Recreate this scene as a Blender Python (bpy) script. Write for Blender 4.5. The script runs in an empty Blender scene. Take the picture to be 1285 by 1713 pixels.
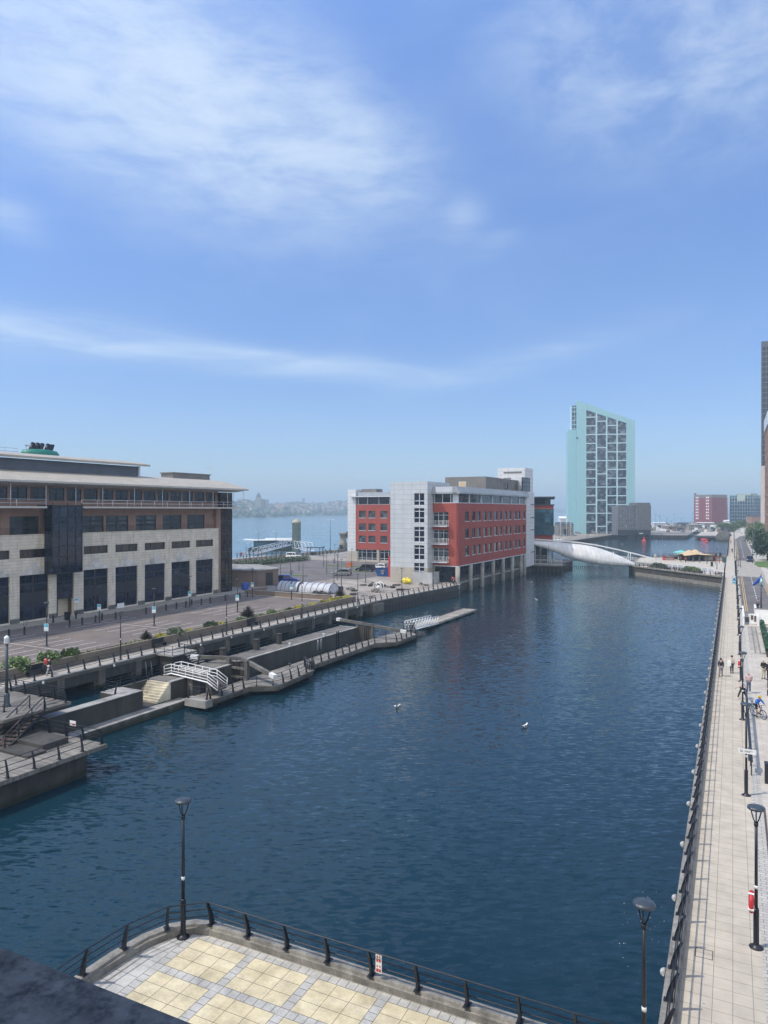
import bpy, bmesh, math, random
from mathutils import Vector, Matrix
random.seed(7)
R_ = math.radians
S = bpy.context.scene
COL = S.collection
TH_R = math.atan(583.5/1200.0)          # camera yaw against the right-hand quay (world Y)
TH_L = math.atan(632.5/1200.0)          # ... against the left-hand quay
PHI = -(TH_L-TH_R)                      # left quay frame, turned about Z
CP, SP = math.cos(PHI), math.sin(PHI)
def LW(u, v, z=0.0): return Vector((u*CP-v*SP, u*SP+v*CP, z))
def CW(l, D, z=0.0):                    # lateral / depth as seen from the viewpoint's bearing
    c, s = math.cos(TH_R), math.sin(TH_R)
    return Vector((-D*s+l*c, D*c+l*s, z))

# ------------------------------------------------------------------ mesh builder
class MB:
    def __init__(s): s.v=[]; s.f=[]; s.m=[]; s.sm=[]
    def add(s, vs, fs, mi=0, smooth=False):
        o=len(s.v); s.v+= [tuple(p) for p in vs]
        for f in fs: s.f.append([i+o for i in f]); s.m.append(mi); s.sm.append(smooth)
        return s
    def box(s, x0,x1,y0,y1,z0,z1, mi=0):
        if x0>x1: x0,x1=x1,x0
        if y0>y1: y0,y1=y1,y0
        if z0>z1: z0,z1=z1,z0
        v=[(x0,y0,z0),(x1,y0,z0),(x1,y1,z0),(x0,y1,z0),(x0,y0,z1),(x1,y0,z1),(x1,y1,z1),(x0,y1,z1)]
        return s.add(v,[(0,3,2,1),(4,5,6,7),(0,1,5,4),(1,2,6,5),(2,3,7,6),(3,0,4,7)],mi)
    def rbox(s, c, sx,sy,sz, rz=0, mi=0, rx=0, ry=0):
        m=Matrix.Translation(c)@Matrix.Rotation(rz,4,'Z')@Matrix.Rotation(ry,4,'Y')@Matrix.Rotation(rx,4,'X')
        v=[m@Vector((x*sx/2,y*sy/2,z*sz/2)) for z in(-1,1) for x,y in((-1,-1),(1,-1),(1,1),(-1,1))]
        return s.add(v,[(0,3,2,1),(4,5,6,7),(0,1,5,4),(1,2,6,5),(2,3,7,6),(3,0,4,7)],mi)
    def quad(s,a,b,c,d,mi=0): return s.add([a,b,c,d],[(0,1,2,3)],mi)
    def prism(s, poly, z0, z1, mi=0, bottom=True):
        n=len(poly); area=sum(poly[i][0]*poly[(i+1)%n][1]-poly[(i+1)%n][0]*poly[i][1] for i in range(n))
        if area<0: poly=poly[::-1]
        v=[(p[0],p[1],z0) for p in poly]+[(p[0],p[1],z1) for p in poly]
        f=[[i,(i+1)%n,n+(i+1)%n,n+i] for i in range(n)]+[list(range(n,2*n))]
        if bottom: f.append(list(range(n-1,-1,-1)))
        return s.add(v,f,mi)
    def extr(s, prof, axis, a0, a1, mi=0, smooth=False):
        # prof: closed 2-D outline; axis 'x': prof=(y,z); 'y': prof=(x,z)
        n=len(prof)
        mk=(lambda p,a:(a,p[0],p[1])) if axis=='x' else (lambda p,a:(p[0],a,p[1]))
        ar=sum(prof[i][0]*prof[(i+1)%n][1]-prof[(i+1)%n][0]*prof[i][1] for i in range(n))
        flip=(ar<0)!=(axis=='y')
        v=[mk(p,a0) for p in prof]+[mk(p,a1) for p in prof]
        f=[[i,(i+1)%n,n+(i+1)%n,n+i] for i in range(n)]+[list(range(n-1,-1,-1)),list(range(n,2*n))]
        if flip: f=[q[::-1] for q in f]
        return s.add(v,f,mi,smooth)
    def cyl(s,p0,p1,r0,r1=None,n=10,mi=0,cap=True):
        r1=r0 if r1 is None else r1
        p0=Vector(p0);p1=Vector(p1);d=(p1-p0)
        if d.length<1e-6: return s
        d.normalize(); a=d.orthogonal().normalized(); b=d.cross(a)
        v=[];
        for p,r in((p0,r0),(p1,r1)):
            for i in range(n):
                t=2*math.pi*i/n; v.append(p+a*(r*math.cos(t))+b*(r*math.sin(t)))
        o=len(s.v); s.v+=[tuple(q) for q in v]
        for i in range(n):
            j=(i+1)%n; s.f.append([o+i,o+j,o+n+j,o+n+i]); s.m.append(mi); s.sm.append(True)
        if cap:
            s.f.append([o+i for i in range(n-1,-1,-1)]); s.m.append(mi); s.sm.append(False)
            s.f.append([o+n+i for i in range(n)]); s.m.append(mi); s.sm.append(False)
        return s
    def tube(s,pts,r,n=6,mi=0):
        pts=[Vector(p) for p in pts]; rs=r if isinstance(r,(list,tuple)) else [r]*len(pts)
        rings=[]; up=None
        for i,p in enumerate(pts):
            d=(pts[min(i+1,len(pts)-1)]-pts[max(i-1,0)]).normalized()
            a=d.orthogonal().normalized() if up is None else (up-d*up.dot(d)).normalized()
            up=a; b=d.cross(a); rings.append([p+a*(rs[i]*math.cos(2*math.pi*k/n))+b*(rs[i]*math.sin(2*math.pi*k/n)) for k in range(n)])
        v=[q for g in rings for q in g]; f=[]
        for i in range(len(pts)-1):
            for k in range(n): f.append([i*n+k,i*n+(k+1)%n,(i+1)*n+(k+1)%n,(i+1)*n+k])
        f.append(list(range(n-1,-1,-1))); f.append([(len(pts)-1)*n+k for k in range(n)])
        return s.add(v,f,mi,True)
    def lathe(s,prof,c=(0,0,0),n=16,mi=0,a0=0,a1=2*math.pi):
        v=[];m=len(prof)
        for i in range(n):
            t=2*math.pi*i/n
            for r,z in prof: v.append((c[0]+r*math.cos(t),c[1]+r*math.sin(t),c[2]+z))
        f=[[i*m+k,((i+1)%n)*m+k,((i+1)%n)*m+k+1,i*m+k+1] for i in range(n) for k in range(m-1)]
        return s.add(v,f,mi,True)
    def sph(s,c,rx,ry=None,rz=None,n=10,m=6,mi=0,z0=-1.0):
        ry=ry or rx; rz=rz or rx
        a0=math.asin(max(-1,z0)); prof=[(math.cos(a0+(math.pi/2-a0)*k/m),math.sin(a0+(math.pi/2-a0)*k/m)) for k in range(m+1)]
        v=[];M=m+1
        for i in range(n):
            t=2*math.pi*i/n
            for r,z in prof: v.append((c[0]+rx*r*math.cos(t),c[1]+ry*r*math.sin(t),c[2]+rz*z))
        f=[[i*M+k,((i+1)%n)*M+k,((i+1)%n)*M+k+1,i*M+k+1] for i in range(n) for k in range(m)]
        return s.add(v,f,mi,True)
    def loft(s,secs,mi=0,smooth=True,closed=True,cap=True):
        n=len(secs[0]); v=[p for q in secs for p in q]; f=[]
        for i in range(len(secs)-1):
            for k in range(n if closed else n-1):
                f.append([i*n+k,i*n+(k+1)%n,(i+1)*n+(k+1)%n,(i+1)*n+k])
        if cap and closed: f+= [list(range(n-1,-1,-1)),[(len(secs)-1)*n+k for k in range(n)]]
        return s.add(v,f,mi,smooth)
    def mesh(s,name,mats,off=None):
        me=bpy.data.meshes.new(name)
        vs=s.v if off is None else [(p[0]-off[0],p[1]-off[1],p[2]-off[2]) for p in s.v]
        me.from_pydata(vs,[],s.f)
        for m in (mats if isinstance(mats,(list,tuple)) else [mats]): me.materials.append(m)
        me.polygons.foreach_set('material_index',s.m); me.polygons.foreach_set('use_smooth',s.sm); me.update()
        return me

def link(name, data, parent=None):
    o=bpy.data.objects.new(name,data); COL.objects.link(o)
    if parent is not None: o.parent=parent
    return o
def tagit(o,label,cat,group=None):
    o['label']=label; o['category']=cat
    if group: o['group']=group
    return o
def put(o, loc, frame='W', rz=0.0):
    if frame=='L': o.location=LW(*loc); o.rotation_euler=(0,0,rz+PHI)
    else: o.location=loc; o.rotation_euler=(0,0,rz)
    return o
def thing(name,label,cat,loc=(0,0,0),frame='W',rz=0.0,group=None):
    o=link(name,None); o.empty_display_size=.5
    put(o,loc,frame,rz); tagit(o,label,cat,group); o['o']=list(loc)
    return o
def part(name,mb,root,mats,absolute=True,label=None):
    off=tuple(root['o']) if absolute and 'o' in root.keys() else None
    o=link(name,mb.mesh(name,mats,off),root)
    if label: o['label']=label
    return o
def solo(name,mb,mats,label,cat,loc=(0,0,0),frame='W',rz=0.0,group=None,absolute=False):
    o=link(name,mb.mesh(name,mats,loc if absolute else None)); put(o,loc,frame,rz); tagit(o,label,cat,group)
    return o
def struct(name,mb,mats,frame='W',kind='structure'):
    o=link(name,mb.mesh(name,mats)); put(o,(0,0,0),frame); o['kind']=kind; return o
def dup(root,loc,frame='W',rz=0.0,label=None,group=None,scale=None):
    def cp(o,par):
        c=o.copy(); COL.objects.link(c)
        if par is not None: c.parent=par; c.matrix_parent_inverse=o.matrix_parent_inverse
        for ch in o.children: cp(ch,c)
        return c
    r=cp(root,None); put(r,loc,frame,rz)
    if label: r['label']=label
    if group: r['group']=group
    if scale: r.scale=(scale,)*3
    return r
ORD=['first','second','third','fourth','fifth','sixth','seventh','eighth','ninth','tenth','eleventh','twelfth','thirteenth','fourteenth','fifteenth','sixteenth','seventeenth','eighteenth','nineteenth','twentieth']
def nth(i):
    if i<20: return ORD[i]
    t=['twenty','thirty','forty','fifty','sixty','seventy','eighty','ninety'][(i+1)//10-2]; k=(i+1)%10
    return (t[:-1]+'ieth') if k==0 else t+'-'+ORD[k-1]

# ------------------------------------------------------------------ materials
def nodes(name):
    m=bpy.data.materials.new(name); m.use_nodes=True; nt=m.node_tree
    return m,nt,nt.nodes['Principled BSDF']
def ramp(nt,fac,c0,c1,p0=.3,p1=.7):
    r=nt.nodes.new('ShaderNodeMapRange'); r.inputs[1].default_value=p0; r.inputs[2].default_value=p1
    nt.links.new(fac,r.inputs[0])
    x=nt.nodes.new('ShaderNodeMix'); x.data_type='RGBA'; x.inputs[6].default_value=(*c0,1); x.inputs[7].default_value=(*c1,1)
    nt.links.new(r.outputs[0],x.inputs[0]); return x.outputs[2]
def coords(nt,scale=(1,1,1),rot=(0,0,0)):
    t=nt.nodes.new('ShaderNodeTexCoord'); mp=nt.nodes.new('ShaderNodeMapping')
    mp.inputs['Scale'].default_value=scale; mp.inputs['Rotation'].default_value=rot
    nt.links.new(t.outputs['Object'],mp.inputs[0]); return mp.outputs[0]
def noise(nt,vec,scale,det=4,rough=.55):
    n=nt.nodes.new('ShaderNodeTexNoise'); n.inputs['Scale'].default_value=scale; n.inputs['Detail'].default_value=det; n.inputs['Roughness'].default_value=rough
    nt.links.new(vec,n.inputs['Vector']); return n.outputs[0]
def mixc(nt,a,b,f,mode='MIX'):
    x=nt.nodes.new('ShaderNodeMix'); x.data_type='RGBA'; x.blend_type=mode
    for s,i in((a,6),(b,7)):
        if isinstance(s,tuple): x.inputs[i].default_value=(*s,1)
        else: nt.links.new(s,x.inputs[i])
    if isinstance(f,float): x.inputs[0].default_value=f
    else: nt.links.new(f,x.inputs[0])
    return x.outputs[2]
def math_(nt,op,a,b=0.0,c=0.0):
    n=nt.nodes.new('ShaderNodeMath'); n.operation=op
    for s,i in((a,0),(b,1),(c,2)):
        if isinstance(s,(int,float)): n.inputs[i].default_value=s
        else: nt.links.new(s,n.inputs[i])
    return n.outputs[0]
def bump(nt,b,h,strength=.3,dist=.02):
    n=nt.nodes.new('ShaderNodeBump'); n.inputs['Strength'].default_value=strength; n.inputs['Distance'].default_value=dist
    nt.links.new(h,n.inputs['Height']); nt.links.new(n.outputs[0],b.inputs['Normal'])
def plain(name,c,rough=.6,metal=0.0,var=.18,scale=3.0,bmp=0.0):
    m,nt,b=nodes(name); v=coords(nt); n=noise(nt,v,scale)
    lo=tuple(x*(1-var) for x in c); hi=tuple(min(1,x*(1+var)) for x in c)
    nt.links.new(ramp(nt,n,lo,hi),b.inputs['Base Color']); b.inputs['Roughness'].default_value=rough; b.inputs['Metallic'].default_value=metal
    if bmp: bump(nt,b,noise(nt,v,scale*6),bmp,.02)
    return m
def wallvec(nt,frame_mix=True):            # (x+y, z) so that brick courses run level on every axis-aligned wall
    t=nt.nodes.new('ShaderNodeTexCoord'); s=nt.nodes.new('ShaderNodeSeparateXYZ'); nt.links.new(t.outputs['Object'],s.inputs[0])
    c=nt.nodes.new('ShaderNodeCombineXYZ'); nt.links.new(math_(nt,'ADD',s.outputs[0],s.outputs[1]),c.inputs[0]); nt.links.new(s.outputs[2],c.inputs[1])
    return c.outputs[0], t.outputs['Object'], s
def bricks(name,c1,c2,cm,bw,bh,mortar=.02,rough=.8,offset=.5,floor=False,stain=.25,bmp=.3,streak=0.0,metal=0.0,nscale=.7):
    m,nt,b=nodes(name)
    if floor: ov=coords(nt); vec=ov
    else: vec,ov,s=wallvec(nt)
    k=nt.nodes.new('ShaderNodeTexBrick'); nt.links.new(vec,k.inputs['Vector'])
    k.inputs['Color1'].default_value=(*c1,1);k.inputs['Color2'].default_value=(*c2,1);k.inputs['Mortar'].default_value=(*cm,1)
    k.inputs['Scale'].default_value=1;k.inputs['Mortar Size'].default_value=mortar;k.inputs['Mortar Smooth'].default_value=.1
    k.inputs['Brick Width'].default_value=bw;k.inputs['Row Height'].default_value=bh;k.offset=offset;k.inputs['Bias'].default_value=0
    col=k.outputs[0]
    n=noise(nt,ov,nscale,6,.6); g=ramp(nt,n,(1-stain,)*3,(1+stain*.35,)*3,.3,.7)
    col=mixc(nt,col,g,1.0,'MULTIPLY')
    if streak:
        v2=coords(nt,(1.6,1.6,.12)); n2=noise(nt,v2,1.3,5,.6)
        col=mixc(nt,col,(.09,.085,.075),math_(nt,'MULTIPLY',ramp(nt,n2,(0,)*3,(1,)*3,.54,.75),streak))
    nt.links.new(col,b.inputs['Base Color']); b.inputs['Roughness'].default_value=rough; b.inputs['Metallic'].default_value=metal
    if bmp: bump(nt,b,math_(nt,'SUBTRACT',1.0,k.outputs[1]),bmp,.01)
    return m
def concrete(name,c,rough=.85,streak=.5,scale=1.0,weed=False):
    m,nt,b=nodes(name); v=coords(nt); n=noise(nt,v,.5*scale,6,.65)
    col=ramp(nt,n,tuple(x*.55 for x in c),tuple(x*1.3 for x in c),.32,.68)
    v2=coords(nt,(1.2,1.2,.1)); n2=noise(nt,v2,1.0*scale,6,.65)
    col=mixc(nt,col,(.03,.03,.027),math_(nt,'MULTIPLY',ramp(nt,n2,(0,)*3,(1,)*3,.48,.68),streak))
    n3=noise(nt,v,14,3); col=mixc(nt,col,ramp(nt,n3,(.8,)*3,(1.12,)*3),1.0,'MULTIPLY')
    if weed:                              # weed and damp grown up from the waterline
        sz=nt.nodes.new('ShaderNodeSeparateXYZ'); g_=nt.nodes.new('ShaderNodeNewGeometry'); nt.links.new(g_.outputs['Position'],sz.inputs[0])
        col=mixc(nt,col,(.018,.026,.012),math_(nt,'MULTIPLY',.85,ramp(nt,math_(nt,'ADD',sz.outputs[2],math_(nt,'MULTIPLY',n,.9)),(1,)*3,(0,)*3,-1.55,-1.1)))
    nt.links.new(col,b.inputs['Base Color']); b.inputs['Roughness'].default_value=rough; bump(nt,b,n3,.25,.02)
    return m
def planks(name,c,width=.14,axis='y',rough=.8):
    m,nt,b=nodes(name); t=nt.nodes.new('ShaderNodeTexCoord'); s=nt.nodes.new('ShaderNodeSeparateXYZ'); nt.links.new(t.outputs['Object'],s.inputs[0])
    a=s.outputs[1] if axis=='y' else s.outputs[0]
    q=math_(nt,'DIVIDE',a,width); fr=math_(nt,'FRACT',q); gap=math_(nt,'LESS_THAN',fr,.09)
    w=nt.nodes.new('ShaderNodeTexWhiteNoise'); w.noise_dimensions='1D'; nt.links.new(math_(nt,'FLOOR',q),w.inputs['W'])
    col=ramp(nt,w.outputs[0],tuple(x*.75 for x in c),tuple(x*1.2 for x in c),0,1)
    n=noise(nt,t.outputs['Object'],.6,6,.65); col=mixc(nt,col,ramp(nt,n,(.55,)*3,(1.15,)*3,.3,.65),1.0,'MULTIPLY')
    col=mixc(nt,col,(.012,.011,.01),gap)
    nt.links.new(col,b.inputs['Base Color']); b.inputs['Roughness'].default_value=rough
    bump(nt,b,math_(nt,'SUBTRACT',1.0,gap),.4,.02); return m
def glass(name,c,rough=.06,var=.6,cell=(1.3,1.3),spec=.5,light=None):
    # dark glazing: each pane area holds its own interior tone (blinds, rooms)
    m,nt,b=nodes(name); vec,ov,s=wallvec(nt)
    oi=nt.nodes.new('ShaderNodeObjectInfo')
    w=nt.nodes.new('ShaderNodeTexWhiteNoise'); w.noise_dimensions='3D'
    sc=nt.nodes.new('ShaderNodeVectorMath'); sc.operation='DIVIDE'; sc.inputs[1].default_value=(cell[0],cell[1],1); nt.links.new(vec,sc.inputs[0])
    fl=nt.nodes.new('ShaderNodeVectorMath'); fl.operation='FLOOR'; nt.links.new(sc.outputs[0],fl.inputs[0])
    ad=nt.nodes.new('ShaderNodeVectorMath'); ad.operation='ADD'; nt.links.new(fl.outputs[0],ad.inputs[0]); nt.links.new(oi.outputs['Random'],ad.inputs[1])
    nt.links.new(ad.outputs[0],w.inputs['Vector'])
    li=light or tuple(min(1,x*(1+var*3)+.02*var) for x in c)
    col=ramp(nt,math_(nt,'POWER',w.outputs[0],2.2),c,li,0,1)
    n=noise(nt,ov,2.0,3); col=mixc(nt,col,ramp(nt,n,(.6,)*3,(1.3,)*3),1.0,'MULTIPLY')
    nt.links.new(col,b.inputs['Base Color']); b.inputs['Roughness'].default_value=rough; b.inputs['Specular IOR Level'].default_value=spec
    bump(nt,b,noise(nt,ov,.5,2),.03,.1)
    return m
def seams(name,c,pitch,axis='y',rough=.4,metal=.3,dark=.6,w=.1):
    m,nt,b=nodes(name); t=nt.nodes.new('ShaderNodeTexCoord'); s=nt.nodes.new('ShaderNodeSeparateXYZ'); nt.links.new(t.outputs['Object'],s.inputs[0])
    a={'x':s.outputs[0],'y':s.outputs[1],'z':s.outputs[2],'xy':math_(nt,'ADD',s.outputs[0],s.outputs[1])}[axis]
    fr=math_(nt,'FRACT',math_(nt,'DIVIDE',a,pitch)); g=math_(nt,'LESS_THAN',fr,w)
    n=noise(nt,t.outputs['Object'],.5,5); col=ramp(nt,n,tuple(x*.82 for x in c),tuple(x*1.12 for x in c))
    col=mixc(nt,col,tuple(x*dark for x in c),g)
    nt.links.new(col,b.inputs['Base Color']); b.inputs['Roughness'].default_value=rough; b.inputs['Metallic'].default_value=metal
    bump(nt,b,g,.5,.03); return m
def foliage(name,c,c2,scale=1.2):
    m,nt,b=nodes(name); v=coords(nt); n=noise(nt,v,scale,5,.7)
    g=nt.nodes.new('ShaderNodeNewGeometry'); rnd=ramp(nt,g.outputs['Random Per Island'],(.55,)*3,(1.5,)*3,0,1)
    col=mixc(nt,ramp(nt,n,c,c2,.35,.65),rnd,1.0,'MULTIPLY')
    nt.links.new(col,b.inputs['Base Color']); b.inputs['Roughness'].default_value=.55
    return m
def water(name,deep,sc,k1,k2,rough=.04,lat=.45):
    # wave slopes from noise, crests lying across the wind
    m,nt,b=nodes(name); t=nt.nodes.new('ShaderNodeTexCoord'); c,s_=math.cos(TH_R),math.sin(TH_R)
    def dot(v):
        d=nt.nodes.new('ShaderNodeVectorMath'); d.operation='DOT_PRODUCT'; nt.links.new(t.outputs['Object'],d.inputs[0]); d.inputs[1].default_value=v; return d.outputs['Value']
    cv=nt.nodes.new('ShaderNodeCombineXYZ'); nt.links.new(dot((c*lat,s_*lat,0)),cv.inputs[0]); nt.links.new(dot((-s_,c,0)),cv.inputs[1])
    def nc(scale,det,rg,dis=0.0):
        n=nt.nodes.new('ShaderNodeTexNoise'); n.inputs['Scale'].default_value=scale; n.inputs['Detail'].default_value=det; n.inputs['Roughness'].default_value=rg; n.inputs['Distortion'].default_value=dis
        nt.links.new(cv.outputs[0],n.inputs['Vector']); q=nt.nodes.new('ShaderNodeSeparateColor'); nt.links.new(n.outputs['Color'],q.inputs[0]); return q.outputs
    a=nc(1.0*sc,5,.58,.2); bb=nc(.22*sc,3,.5); g=noise(nt,t.outputs['Object'],.03,4,.6); gust=math_(nt,'ADD',.45,math_(nt,'MULTIPLY',g,1.1))
    def sl(k): return math_(nt,'MULTIPLY',gust,math_(nt,'ADD',math_(nt,'MULTIPLY',math_(nt,'SUBTRACT',a[k],.5),k1),math_(nt,'MULTIPLY',math_(nt,'SUBTRACT',bb[k],.5),k2)))
    L,D=math_(nt,'MULTIPLY',sl(0),.7),sl(1)
    nx=math_(nt,'SUBTRACT',math_(nt,'MULTIPLY',L,c),math_(nt,'MULTIPLY',D,s_)); ny=math_(nt,'ADD',math_(nt,'MULTIPLY',L,s_),math_(nt,'MULTIPLY',D,c))
    nv=nt.nodes.new('ShaderNodeCombineXYZ'); nt.links.new(nx,nv.inputs[0]); nt.links.new(ny,nv.inputs[1]); nv.inputs[2].default_value=1
    no=nt.nodes.new('ShaderNodeVectorMath'); no.operation='NORMALIZE'; nt.links.new(nv.outputs[0],no.inputs[0]); nt.links.new(no.outputs[0],b.inputs['Normal'])
    nt.links.new(ramp(nt,g,tuple(x*.8 for x in deep),tuple(x*1.25 for x in deep)),b.inputs['Base Color'])
    b.inputs['Roughness'].default_value=rough; b.inputs['IOR'].default_value=1.333; return m

M={}
M['water']=water('dock_water',(.0045,.0265,.041),4.4,.72,.10,.08,.34)
M['river']=water('river_water',(.10,.215,.29),1.0,.8,.4,.1)
M['black']=plain('black_metal',(.012,.014,.02),.42,.0,.3,5)
M['lampgrey']=plain('grey_lamp_paint',(.06,.075,.09),.45,.1,.2,4)
M['white']=plain('white_paint',(.78,.78,.76),.5,0,.06,2)
M['whitem']=plain('white_metal',(.62,.65,.68),.4,.1,.1,2)
M['conc']=concrete('quay_concrete',(.17,.16,.138),streak=.7,weed=True)
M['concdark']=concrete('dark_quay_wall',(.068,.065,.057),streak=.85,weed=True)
M['conclight']=concrete('pale_concrete',(.34,.33,.30),streak=.25)
M['coping']=concrete('coping_stone',(.27,.255,.22),streak=.3,scale=2.5)
M['steps']=concrete('pale_steps',(.58,.53,.40),streak=.12)
M['plank']=planks('weathered_deck',(.25,.23,.195),.16,'y')
M['plankx']=planks('weathered_deck_cross',(.19,.175,.15),.16,'x')
M['timber']=planks('dark_lock_timber',(.075,.065,.055),.3,'x')
M['beam']=concrete('grey_lock_beam',(.15,.14,.125),streak=.4)
M['asphalt']=concrete('tarmac',(.155,.14,.13),streak=.06,scale=.4)
M['lot']=bricks('parking_paviours',(.215,.178,.158),(.185,.155,.14),(.12,.105,.095),.21,.105,.012,.9,floor=True,stain=.3,bmp=.1,nscale=.25)
M['yard']=concrete('dusty_yard',(.34,.30,.255),streak=.25,scale=.35)
M['pave']=bricks('promenade_slabs',(.53,.47,.37),(.49,.435,.345),(.26,.23,.18),.585,.60,.011,.85,offset=0,floor=True,stain=.2,bmp=.25,nscale=1.1)
M['pave2']=bricks('narrow_setts',(.50,.475,.42),(.44,.42,.37),(.2,.19,.18),.42,.21,.014,.85,floor=True,stain=.2,bmp=.3,nscale=1.0)
M['pave3']=bricks('wide_slabs',(.54,.49,.41),(.50,.455,.385),(.31,.28,.235),.9,.45,.012,.85,floor=True,stain=.22,nscale=.6)
M['pathL']=bricks('walkway_slabs',(.42,.385,.325),(.38,.35,.30),(.22,.2,.17),.6,.6,.012,.85,offset=0,floor=True,stain=.3)
M['line']=plain('road_marking_white',(.62,.62,.6),.7,0,.25,2.5)
M['yline']=plain('road_marking_yellow',(.58,.40,.16),.7,0,.3,2.5)
M['stone']=bricks('pale_stone_courses',(.76,.69,.56),(.72,.655,.535),(.50,.45,.36),2.4,.43,.022,.8,stain=.22,streak=.42,bmp=.6)
M['plinth']=concrete('grey_plinth',(.14,.135,.13),streak=.3)
M['keystone']=concrete('smooth_keystone',(.66,.64,.60),streak=.12)
M['brown']=plain('brown_render',(.31,.195,.15),.85,0,.12,.7)
M['glassN']=glass('navy_glazing',(.007,.011,.024),.05,.5,(1.15,1.05))
M['glassB']=glass('brown_glazing',(.016,.013,.014),.08,.5,(1.0,1.2))
M['glassG']=glass('office_glazing',(.02,.028,.034),.06,.5,(1.1,1.3),light=(.10,.12,.13))
M['glassT']=glass('teal_tower_glazing',(.025,.04,.062),.08,.6,(1.4,1.45),light=(.24,.29,.35))
M['glassC']=glass('green_curtain_glazing',(.03,.09,.12),.08,.4,(1.5,1.2))
M['frameD']=plain('dark_window_frame',(.02,.022,.028),.5)
M['roof']=seams('cream_ribbed_roof',(.44,.40,.325),.35,'y',.55,.0,.72,.25)
M['grey']=seams('slate_cladding',(.10,.115,.14),.9,'y',.5,.2,.8,.04)
M['eave']=plain('pale_eave',(.50,.48,.44),.5,0,.1,1)
M['soffit']=plain('eave_soffit',(.15,.15,.15),.6)
M['red']=bricks('red_panel_wall',(.37,.076,.056),(.35,.071,.053),(.26,.055,.043),3.4,.62,.02,.75,offset=0,stain=.15,bmp=.2)
M['panel']=bricks('silver_panels',(.58,.615,.635),(.555,.59,.615),(.33,.35,.36),2.1,1.05,.03,.45,offset=0,stain=.1,bmp=.3,metal=.1)
M['panelw']=bricks('white_panels',(.66,.68,.69),(.64,.66,.67),(.34,.36,.37),2.2,1.1,.03,.5,offset=0,stain=.08,bmp=.3)
M['stonebase']=bricks('beige_base_panels',(.46,.42,.36),(.44,.40,.35),(.3,.28,.24),1.5,.8,.02,.8,stain=.12)
M['cornice']=seams('seamed_metal_cornice',(.34,.37,.395),.45,'xy',.75,.0,.72,.1)
M['plant']=seams('brown_grey_louvres',(.20,.19,.175),.4,'xy',.6,.1,.8,.12)
M['teal']=bricks('aqua_cladding',(.33,.56,.60),(.32,.55,.59),(.22,.42,.46),1.5,1.45,.05,.4,offset=0,stain=.06,bmp=.1)
M['tealw']=plain('pale_aqua_bands',(.48,.66,.71),.45,0,.05,.4)
M['darkblock']=bricks('dark_grey_block',(.17,.17,.18),(.155,.155,.165),(.10,.10,.11),3.0,1.5,.08,.7,offset=0)
M['farbrick']=bricks('far_red_brick',(.26,.055,.06),(.24,.05,.055),(.18,.05,.05),2.4,3.1,.15,.8,offset=0)
M['brick']=bricks('brown_brick',(.22,.15,.115),(.19,.13,.10),(.24,.21,.18),.22,.075,.012,.9,stain=.2)
M['planter']=bricks('planter_wall_brick',(.20,.165,.125),(.175,.145,.11),(.15,.13,.11),.22,.075,.01,.9,stain=.3,streak=.35)
M['soil']=concrete('planter_soil',(.10,.085,.06))
M['bush']=foliage('bush_leaves',(.05,.10,.022),(.13,.19,.045),2.0)
M['bushy']=foliage('yellow_leaves',(.30,.28,.03),(.42,.38,.05),2.0)
M['bushd']=foliage('dark_leaves',(.03,.055,.02),(.06,.09,.035),2.0)
M['bushp']=foliage('purple_spikes',(.035,.028,.028),(.08,.07,.055),2.0)
M['treeL']=foliage('tree_leaves',(.045,.085,.025),(.10,.15,.045),.6)
M['treeD']=foliage('dark_tree_leaves',(.02,.045,.02),(.045,.08,.03),.6)
M['bark']=concrete('tree_bark',(.10,.075,.05))
M['grass']=plain('mown_grass',(.085,.14,.03),.9,0,.35,1.5)
M['hill']=plain('far_shore_land',(.07,.10,.06),.95,0,.45,.012)
M['blue']=plain('blue_plastic',(.02,.07,.38),.45)
M['skip']=plain('blue_skip_paint',(.02,.08,.26),.5,0,.3,3)
M['redp']=plain('red_paint',(.52,.03,.03),.5)
M['orange']=plain('orange_plastic',(.75,.20,.06),.5)
M['yellow']=plain('yellow_plastic',(.72,.58,.05),.5)
M['green']=plain('funnel_green',(.02,.20,.15),.5)
M['sand']=plain('sand_canvas',(.58,.42,.25),.8,0,.1,1)
M['tealc']=plain('turquoise_canvas',(.18,.55,.50),.8,0,.1,1)
M['hedge']=foliage('hedge_leaves',(.012,.06,.03),(.03,.10,.05),3.0)
M['poly']=plain('polythene_sheet',(.46,.48,.53),.6,0,.15,1)
M['signb']=plain('light_blue_sign',(.10,.45,.60),.5)
M['steel']=plain('galvanised_steel',(.36,.38,.40),.4,.5,.15,3)
M['tyre']=plain('tyre_rubber',(.012,.012,.013),.8)
M['rim']=plain('alloy_rim',(.45,.46,.48),.35,.6)
M['carglass']=plain('car_glass',(.012,.015,.018),.06)
M['bridge']=seams('bridge_cladding',(.70,.70,.69),1.5,'xy',.45,.1,.66,.06)
M['skin']=plain('skin',(.50,.30,.22),.6,0,.05)
M['rust']=plain('rusty_brown_metal',(.09,.065,.055),.7,0,.3,4)
M['sill']=concrete('dark_slate_ledge',(.27,.25,.21),streak=.75,scale=40)
M['sheetpile']=seams('rusty_sheet_piles',(.045,.043,.045),1.1,'y',.8,0,.35,.4)
M['feather']=plain('white_feathers',(.8,.8,.78),.7,0,.03)
M['foam']=plain('white_spray',(.75,.8,.82),.4,0,.05)

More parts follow.
